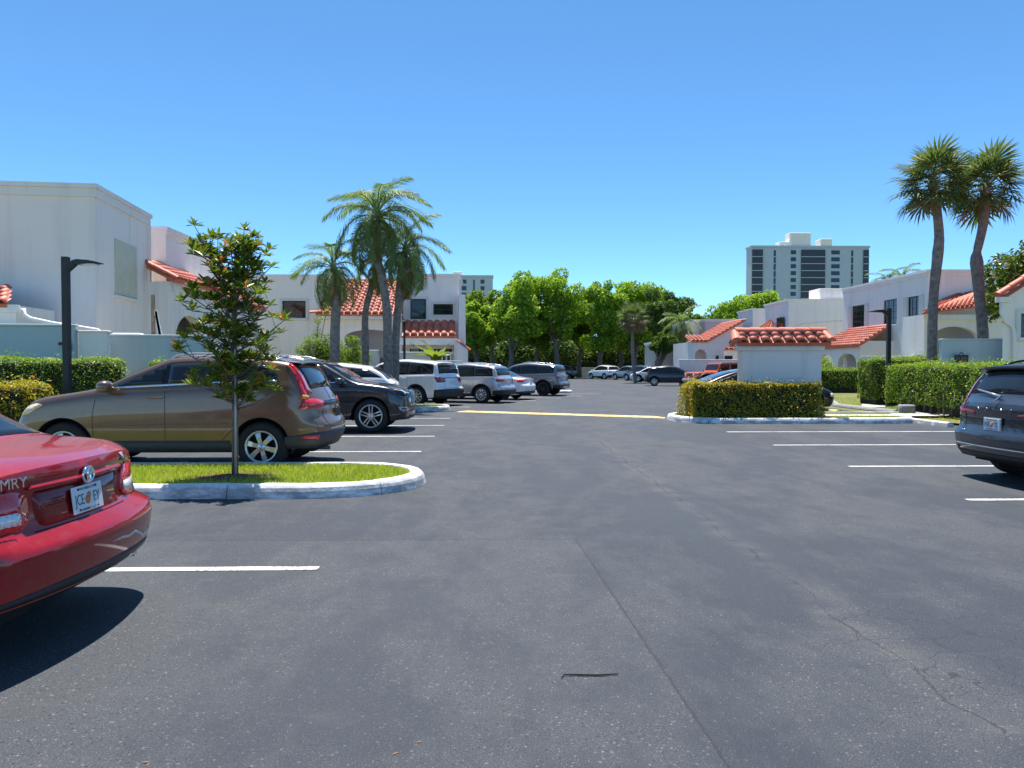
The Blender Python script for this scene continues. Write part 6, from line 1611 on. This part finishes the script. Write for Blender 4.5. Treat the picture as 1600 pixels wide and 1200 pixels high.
def fan_frond(ln, seed, seg=34):
    g = random.Random(seed); b = MB(); pet = ln*.52
    b.tube([(0, 0, 0), (pet*.5, 0, .05), (pet, 0, .02)], [.02, .015, .011], 5, False)
    c = Vector((pet, 0, .02))
    for i in range(seg):
        a = (i/(seg-1)-.5)*2*2.3; L = ln*.58*(1-.16*abs(a)/2.25)*g.uniform(.86, 1.08)
        d = Vector((math.cos(a), math.sin(a), -.10*math.cos(a)+.10*(1 if i % 2 else -1))).normalized()
        w_ = Vector((-math.sin(a), math.cos(a), 0))*L*.045; m = c+d*L*.62+Vector((0, 0, -.03)); e = c+d*L+Vector((0, 0, -L*g.uniform(.08, .30)))
        b.add([c-w_*.2, c+w_*.2, m+w_, e, m-w_], [(0, 1, 2, 4), (4, 2, 3)])
    return b.mesh('frond')
M['frond_feather'] = leaf_mat('feather_frond_leaf', (0.08, 0.15, 0.045), (0.26, 0.36, 0.11), (0.40, 0.42, 0.18), .5, .45, .08)
M['frond_fan'] = leaf_mat('fan_frond_leaf', (0.065, 0.105, 0.035), (0.20, 0.26, 0.085), (0.36, 0.33, 0.15), .5, .38, .10)
M['frond_dry'] = leaf_mat('dry_frond_leaf', (0.16, 0.12, 0.05), (0.30, 0.23, 0.11), None, .6, .2)
M['banana'] = leaf_mat('banana_leaf', (0.16, 0.24, 0.03), (0.30, 0.38, 0.06), None, .35, .45)
FEATHER = [feather_frond(2.75, s, d) for s, d in ((1, 1.1), (2, 1.3), (3, 1.5))]
FAN = [fan_frond(1.35, s) for s in (4, 5, 6)]
def _unused(): pass
def palm(label, base, trunk_pts, rad, kind, nf, mat, seed, sc=1.0, dry=3, skirt=0.0, group='palms', name='palm_tree', low=-50):
    g = random.Random(seed); t = thing(name, label, 'palm tree', base, 0, group); tr = MB()
    pts = [Vector(p) for p in trunk_pts]; P2 = []; Rr = []
    n = len(pts)
    for i in range(n-1):                                   # smooth the given trunk line
        for j in range(6):
            f = j/6; a = pts[max(i-1, 0)]; b_ = pts[i]; c = pts[i+1]; d = pts[min(i+2, n-1)]
            q = .5*((2*b_)+(c-a)*f+(2*a-5*b_+4*c-d)*f*f+(3*b_-a-3*c+d)*f**3); P2.append(q); Rr.append((rad[i]*(1-f)+rad[i+1]*f)*g.uniform(.965, 1.035))
    P2.append(pts[-1]); Rr.append(rad[-1]); tr.tube(P2, Rr, 12); tr.build('trunk', M['bark_palm'], t)
    top = pts[-1]
    if kind == 'fan' or skirt:
        for i in range(16):                                # old leaf bases under the crown
            a = i*2.4; z = -.55+.04*i; k = MB(); r0 = rad[-1]*.9
            k.add([(math.cos(a-.25)*r0, math.sin(a-.25)*r0, z), (math.cos(a+.25)*r0, math.sin(a+.25)*r0, z), (math.cos(a)*(r0+.16), math.sin(a)*(r0+.16), z+.26), (math.cos(a)*r0*.7, math.sin(a)*r0*.7, z+.05)], [(0, 1, 2), (1, 3, 2), (3, 0, 2), (0, 3, 1)])
            k.build('leaf_base', M['wood'], t).location = top
    ms = FEATHER if kind == 'feather' else FAN
    for i in range(nf):
        f = i/(nf-1); el = 78-(78-low)*f**.85; az = i*137.5+g.uniform(-14, 14)
        o = mobj('frond', ms[i % 3], None, t); s_ = sc*g.uniform(.86, 1.12)
        if not ms[i % 3].materials: ms[i % 3].materials.append(M['frond_feather'] if kind == 'feather' else M['frond_fan'])
        if f > 1-dry/nf: o.material_slots[0].link = 'OBJECT'; o.material_slots[0].material = M['frond_dry']
        elif mat is not None: o.material_slots[0].link = 'OBJECT'; o.material_slots[0].material = mat
        o.location = top+Vector((0, 0, -.25*f)); o.scale = (s_, s_, s_)
        o.rotation_euler = (g.uniform(-.35, .35), -R(el-(18 if kind == 'feather' else 0)), R(az))
    return t
# ------------------------------------------------------------------ planting
# young tree on the island
def young_tree():
    g = np.random.default_rng(11); b0 = G(367, 743, .12); t = thing('young_tree', 'young staked tree with glossy reddish green leaf rosettes on the grass island', 'tree', b0)
    tr = MB(); tr.tube([(0, 0, -.05), (.01, 0, .6), (.0, .01, 1.4), (.02, 0, 2.2), (.03, 0, 2.9)], [.042, .036, .032, .022, .010], 10)
    tips = []; H0 = .98
    W = [(.98, .45, .62), (1.15, .60, .60), (1.45, .70, .66), (1.75, .74, .66), (2.05, .60, .50), (2.3, .46, .74), (2.55, .42, .62), (2.8, .50, .60), (2.95, .50, .20)]
    zz = [w_[0] for w_ in W]; wl = [w_[1] for w_ in W]; wr = [w_[2] for w_ in W]
    for i in range(40):
        z = H0+(.02, .36, .72, 1.08, 1.42, 1.75)[i % 6]+g.uniform(-.06, .08); a = i*2.4+g.uniform(-.3, .3); ca = math.cos(a)
        rmax = np.interp(z+.15, zz, wr if ca > 0 else wl)*(abs(ca)*.9+.45*(1-abs(ca))); rr = rmax*g.uniform(.55, 1.2)
        p0 = Vector((.01, 0, z-.12)); p2 = Vector((ca*rr, math.sin(a)*rr*.9, z+rr*g.uniform(.22, .55))); p1 = p0.lerp(p2, .5)+Vector((0, 0, -.05))
        tr.tube([p0, p1, p2], [.014, .009, .005], 5); tips.append(p2)
        for k in range(6):
            f = g.uniform(.35, 1.0); q = p0.lerp(p1, f*2) if f < .5 else p1.lerp(p2, f*2-1); e = q+Vector((g.normal(0, .13), g.normal(0, .13), abs(g.normal(.08, .08)))); tr.tube([q, e], [.005, .003], 4); tips.append(e)
    for k in range(11):
        e = Vector((g.uniform(-.5, .32), g.uniform(-.3, .3), g.uniform(2.6, 3.24))); q = Vector((.02+e.x*.2, e.y*.2, e.z-.55)); tr.tube([q, q.lerp(e, .55)+Vector((e.x*.1, 0, 0)), e], [.009, .007, .004], 5); tips.append(e); tips.append(q.lerp(e, .7)+Vector((.05, 0, 0)))
    tr.build('trunk', M['bark_young'], t)
    V = []; F = []
    for c in tips:
        n = int(g.integers(11, 17)); s_ = g.uniform(.85, 1.2)
        for i in range(n):
            a = 2*PI*i/n*1.62+g.uniform(-.3, .3); el = g.uniform(.0, 1.15); d = np.array([math.cos(a)*math.cos(el), math.sin(a)*math.cos(el), math.sin(el)]); L = .14*s_*g.uniform(.7, 1.15); w_ = .021*s_
            sd = np.cross(d, [0, 0, 1]); sd /= max(np.linalg.norm(sd), 1e-3); up = np.cross(sd, d); cc = np.array(c)
            k = len(V); V += [cc, cc+d*L*.55+sd*w_+up*.006, cc+d*L-up*.012, cc+d*L*.55-sd*w_+up*.006]; F.append((k, k+1, k+2, k+3))
    mobj('crown', fast_mesh('crown', np.array(V), np.array(F)), M['young_leaf'], t)
    MB().tube([(.03, -.06, -.1), (.035, -.05, 1.6)], .013, 6).build('stake', M['concrete'], t)
M['young_leaf'] = leaf_mat('young_tree_leaf', (0.06, 0.11, 0.014), (0.24, 0.32, 0.03), (0.52, 0.17, 0.05), .3, .36, .06)
young_tree()

# hedges
hedge('tall clipped green hedge behind the left lamp post', -14.5, -8.75, 16.4, 17.6, .06, 1.72, M['hedge_green'], dens=620, seed=21, rz=R(3))
hedge('clipped green hedge before the right part of the teal wall', -9.0, -5.6, 18.9, 19.9, .06, 1.70, M['hedge_green'], dens=620, seed=22, rz=R(4))
hedge('low yellow green hedge at the nose of the brown SUV', -10.6, -8.25, 13.0, 14.0, .06, 1.24, M['hedge_yellow'], dens=1000, seed=23, rough=.12)
hedge('clipped hedge under the feathery palms by the white car', -9.5, -4.6, 26.9, 27.9, .06, 1.62, M['hedge_green'], dens=420, seed=24)
hedge('yellow green hedge in front of the tiled kiosk', 5.25, 8.75, 19.25, 19.86, .11, 1.12, M['hedge_yellow'], dens=1500, seed=25, leaf=(.06, .034), rough=.12)
hedge('yellow green hedge at the left flank of the tiled kiosk', 5.35, 6.75, 19.9, 21.2, .11, 1.02, M['hedge_yellow'], dens=1300, seed=26, leaf=(.06, .034), rough=.12)
hedge('long clipped hedge with bare stems beside the blue grey SUV', 12.55, 13.75, 17.6, 23.4, .06, 1.60, M['hedge_green'], dens=900, seed=27, stems=15, foot=.30)
hedge('dense clipped hedge wrapped round the right lamp post', 14.0, 15.9, 26.7, 28.2, .06, 1.87, M['hedge_green'], dens=700, seed=28, stems=3, foot=.22)
hedge('clipped hedge behind the lamp post facing the shuttered house', 16.0, 17.8, 27.9, 28.9, .06, 1.95, M['hedge_green'], dens=600, seed=38)
hedge('low distant hedge along the path to the shuttered house', 17.6, 20.6, 39.6, 40.6, .06, 1.40, M['hedge_green'], dens=300, leaf=(.09, .05), seed=29, stems=4, foot=.3)
def shrub(label, loc, H, rx, mat, n, seed, leaf=(.10, .05), name='shrub', group='garden shrubs'):
    g = np.random.default_rng(seed); t = thing(name, label, 'shrub', loc, 0, group); tr = MB()
    for i in range(7):
        a = i*.9; tr.tube([(0, 0, -.05), (math.cos(a)*rx*.3, math.sin(a)*rx*.3, H*.4), (math.cos(a)*rx*.55, math.sin(a)*rx*.55, H*.75)], [.03, .02, .01], 5)
    tr.build('stems', M['bark'], t); V, F = crown_cloud(lobes_for(g, 0, 0, H*.15, H, rx, rx, 9, .45), n, leaf, g, .35); mobj('crown', fast_mesh('crown', V, F), mat, t); return t
shrub('loose airy shrub above the distant hedge near the kiosk', (19.0, 41.2, .06), 2.25, 1.05, M['hedge_green'], 2200, 31)
for i, (px, top, r, lab) in enumerate(((500, 520, 1.05, 'round dark shrub left of the first palm trunk'), (535, 517, 1.15, 'round dark shrub between the palm trunks'), (556, 524, .8, 'small shrub right of the forked palm trunk'))):
    q = P(px, 573, 37.5); shrub(lab, (q.x, 37.5, .06), P(px, top, 37.5).z, r, M['tree_mid'], 3000, 40+i, (.12, .06))
q = P(482, 573, 36.5); shrub('spiky pale shrub by the row house window', (q.x, 36.5, .06), P(482, 512, 36.5).z, .7, M['frond_feather'], 900, 45, (.34, .03))
q = P(488, 573, 38.0); tk = thing('frangipani', 'thin bare branched sapling against the row house wall', 'sapling', (q.x, 38, .06)); k = MB()
for e in ((-.1, 2.8), (.35, 3.9), (.75, 4.3), (.25, 3.2)): k.tube([(0, 0, 0), (e[0]*.4, 0, e[1]*.5), (e[0], 0, e[1])], [.04, .03, .015], 6)
k.build('stem', M['bark'], tk); g_ = np.random.default_rng(5); V, F = crown_cloud([(e[0], 0, e[1], .22, .2, .3) for e in ((-.1, 2.8), (.35, 3.9), (.75, 4.3), (.25, 3.2))], 160, (.2, .06), g_); mobj('crown', fast_mesh('c', V, F), M['hedge_green'], tk)
# banana clump, each leaf a part
q = P(681, 573, 38.4); bt = thing('banana_plant', 'banana plant with broad upright yellow green leaves on the patio', 'plant', (q.x, 38.4, .06)); MB().tube([(0, 0, 0), (.02, 0, 1.3), (0, 0, 1.9)], [.12, .10, .05], 8).build('stem', M['hedge_green'], bt)
def banana_leaf():
    V = []; n = 9
    for i in range(n+1):
        f = i/n; w_ = .24*math.sin(min(1, f*1.15+.08)*PI)**.6 if f < .98 else .01; x = 1.35*f; z = -.55*f*f
        V += [(x, -w_, z+.05), (x, 0, z), (x, w_, z+.05)]
    F = [(3*i+c, 3*i+c+1, 3*i+c+4, 3*i+c+3) for i in range(n) for c in range(2)]; return MB().add(V, F, True).mesh('leaf')
BL = banana_leaf(); BL.materials.append(M['banana'])
for i in range(11):
    o = mobj('leaf', BL, None, bt); o.location = (0, 0, 1.55+.03*i); s_ = .95+.25*math.sin(i*2.1); o.scale = (s_, s_, s_); o.rotation_euler = (.2*math.sin(i), -R(78-5.2*i), i*2.4)

# palms
def tp(base, pts, Y):
    out = []
    for px, py in pts: q = P(px, py, Y); out.append((q.x-base[0], 0, q.z-base[2]))
    return out
YQ = 25.6
def feather(label, foot, pts, rad, nf, seed, sc, dry=1, low=-48, Y=YQ, skirt=0):
    b = (P(foot, 573, Y).x, Y, .1); palm(label, b, [(0, 0, -.1)]+tp(b, pts, Y), rad, 'feather', nf, None, seed, sc, dry, skirt, 'feathery palms on the island', low=low)
feather('tallest feathery palm with a thick curved grey trunk', 607, [(606, 540), (604, 480), (596, 430), (589, 400), (590, 332)], [.17, .16, .15, .135, .13, .09], 32, 1, .76, 1, -40)
feather('feathery palm leaning right over the row house roof', 617, [(618, 540), (622, 480), (627, 420), (634, 385)], [.16, .145, .135, .125, .09], 25, 2, .64, 2, -55, YQ+.9)
feather('feathery palm with the lowest crown left of the group', 522, [(523, 540), (525, 480), (528, 440), (519, 412)], [.19, .18, .16, .14, .09], 24, 3, .60, 3, -48, YQ+.3)
feather('slender bent feathery palm in the middle of the group', 571, [(571, 540), (571, 490), (580, 450), (589, 420), (585, 398)], [.14, .13, .12, .11, .10, .08], 16, 4, .50, 2, -50, YQ+1.2)
b = (P(1458, 573, 25.0).x, 25.0, .06)
palm('fan palm with a straight slim grey trunk right of the lamp post', b, [(0, 0, -.1)]+tp(b, [(1456, 540), (1459, 460), (1465, 400), (1467, 360), (1458, 282)], 25.0), [.17, .16, .15, .175, .15, .14], 'fan', 34, None, 5, 1.0, 1, 0, 'tall fan palms on the right', low=-45)
b = (P(1538, 573, 25.4).x, 25.4, .06)
palm('fan palm with a bent bulging trunk behind the teal wall', b, [(0, 0, -.1)]+tp(b, [(1536, 530), (1531, 470), (1526, 410), (1527, 392), (1536, 350), (1540, 290)], 25.4), [.20, .18, .165, .205, .13, .155, .16], 'fan', 36, None, 6, 1.05, 2, 0, 'tall fan palms on the right', low=-45)
b = (P(990, 573, 68).x, 67.0, .0)
palm('thin fan palm with a browning crown in front of the far row', b, [(0, 0, 0)]+tp(b, [(989, 560), (988, 520), (988, 496)], 67.0), [.17, .16, .15, .14], 'fan', 30, None, 7, 1.15, 14, 0, 'far palms', low=-50)
b = (P(1062, 573, 72).x, 72.0, .0)
palm('feathery far palm by the white end house', b, [(0, 0, 0)]+tp(b, [(1062, 560), (1062, 530), (1064, 505)], 72.0), [.20, .19, .17, .13], 'feather', 20, None, 8, 1.0, 2, 0, 'far palms', low=-55)
for px, py, Y, s_, lab in ((1386, 436, 85, 1.0, 'far palm top showing over the shuttered house'), (1408, 430, 85, 1.1, 'second far palm top over the shuttered house parapet')):
    b = (P(px, 573, Y).x, Y, 0); palm(lab, b, [(0, 0, 0), (0, 0, 6), (0, 0, P(px, py, Y).z-.4)], [.2, .18, .12], 'feather', 15, None, px, s_, 1, 0, 'far palms', low=-25)

# tree row at the end of the lot
row = [(745, 470, 455, 30, 'bright', 96, 'bushy bright green tree at the left end of the far row'), (797, 424, 470, 44, 'bright', 92, 'tall bright green tree with a leaning trunk in the far row'), (872, 412, 480, 48, 'bright', 95, 'tallest bright green tree of the far row'),
       (938, 437, 480, 40, 'bright', 97, 'bright green tree in the middle of the far row'), (992, 430, 480, 46, 'bright', 100, 'broad bright green tree behind the brown fan palm'), (1052, 447, 490, 38, 'dark', 94, 'dark green tree at the right end of the far row'),
       (838, 462, 490, 34, 'mid', 101, 'mid green tree filling the gap beside the leaning trunk'), (905, 452, 490, 36, 'mid', 103, 'mid green tree behind the tallest one'), (770, 448, 490, 36, 'mid', 104, 'mid green tree behind the leaning trunk'), (968, 446, 490, 36, 'bright', 106, 'bright tree closing the row behind the brown palm'), (1020, 452, 490, 34, 'mid', 105, 'mid green tree next to the dark one in the far row'), (1098, 478, 500, 22, 'mid', 110, 'pale small tree behind the end house'), (1024, 520, 540, 20, 'dark', 70.5, 'low dark tree hanging over the far cream house')]
for i, (px, top, cb, hwid, m_, Y, lab) in enumerate(row):
    q = P(px, 573, Y); H = P(px, top, Y).z; rx = hwid*Y/FPX*1.15
    tree('shade_tree', lab, (q.x, Y, 0), H, .34, 2.3+(i % 3)*.5, rx, rx*.95, M['tree_'+m_], 15000, (.40, .25), 60+i, (0.9*math.sin(i*2.2), 0), 6, 40, 'shade trees at the end of the lot', fill=.31)
for i, (px, top, hwid, Y, m_, lab) in enumerate(((1150, 458, 42, 112, 'bright', 'bright tree rising behind the sloping red roof'), (1205, 446, 42, 112, 'bright', 'rounded bright tree in front of the grey blue tower'), (1272, 459, 18, 120, 'mid', 'small tree top over the flat topped house'))):
    q = P(px, 573, Y); rx = hwid*Y/FPX*1.1; tree('shade_tree', lab, (q.x, Y, 0), P(px, top, Y).z, .35, 4.0, rx, rx, M['tree_'+m_], 11000, (.42, .26), 80+i, (0, 0), 6, 34, 'trees behind the right houses', fill=.31)
q = P(1612, 573, 29.5)
tree('broadleaf_tree', 'dark broadleaf tree with coarse glossy leaves beside the end house', (q.x, 29.5, 0), P(1600, 340, 29.5).z, .18, 2.0, 2.4, 2.0, M['tree_glossy'], 12000, (.20, .14), 91, (0, 0), 6, 18, None, fill=.42)
# dark fence and planting behind the tree row
low_wall('long low grey wall behind the far row of cars', (-14, 104), (22, 106), 0, 1.3, 'grey_stucco', .25)
fn = thing('iron_fence', 'black iron fence with thin bars behind the shade trees', 'fence', (-16, 107.5, 0), R(1.2))
MB().box(0, 46, -.03, .03, 2.1, 2.18).build('top_rail', M['black_metal'], fn); MB().box(0, 46, -.03, .03, .3, .38).build('bottom_rail', M['black_metal'], fn)
fb = MB()
for i in range(306): fb.box(i*.15-.012, i*.15+.012, -.012, .012, .1, 2.3)
o = fb.build('bar', M['black_metal'], fn); o['kind'] = 'stuff'
g_ = np.random.default_rng(99); lob = [(x, 110+g_.uniform(-1, 2), g_.uniform(1.2, 4.5), g_.uniform(1.6, 2.8), 1.6, g_.uniform(1.3, 2.4)) for x in np.linspace(-26, 34, 60)]
lob += [(x, 113+g_.uniform(-1, 2), g_.uniform(.8, 6.0), g_.uniform(2.2, 3.4), 1.6, g_.uniform(1.8, 2.8)) for x in np.linspace(-28, 36, 60)]
V, F = crown_cloud(lob, 70000, (.46, .30), g_, .45); o = mobj('undergrowth', fast_mesh('undergrowth', V, F), M['tree_dark']); tag(o, 'tangled undergrowth behind the iron fence', 'undergrowth', kind='stuff')
lob = [(x, 150+g_.uniform(-6, 10), g_.uniform(1.0, 5.5), g_.uniform(4, 7), 4, g_.uniform(3, 4.5)) for x in np.linspace(-160, 190, 75)]
V, F = crown_cloud(lob, 22000, (1.0, .7), g_, .6); o = mobj('distant_trees', fast_mesh('distant_trees', V, F), M['tree_dark']); tag(o, 'dark mass of far off trees along the horizon', 'trees', kind='stuff')
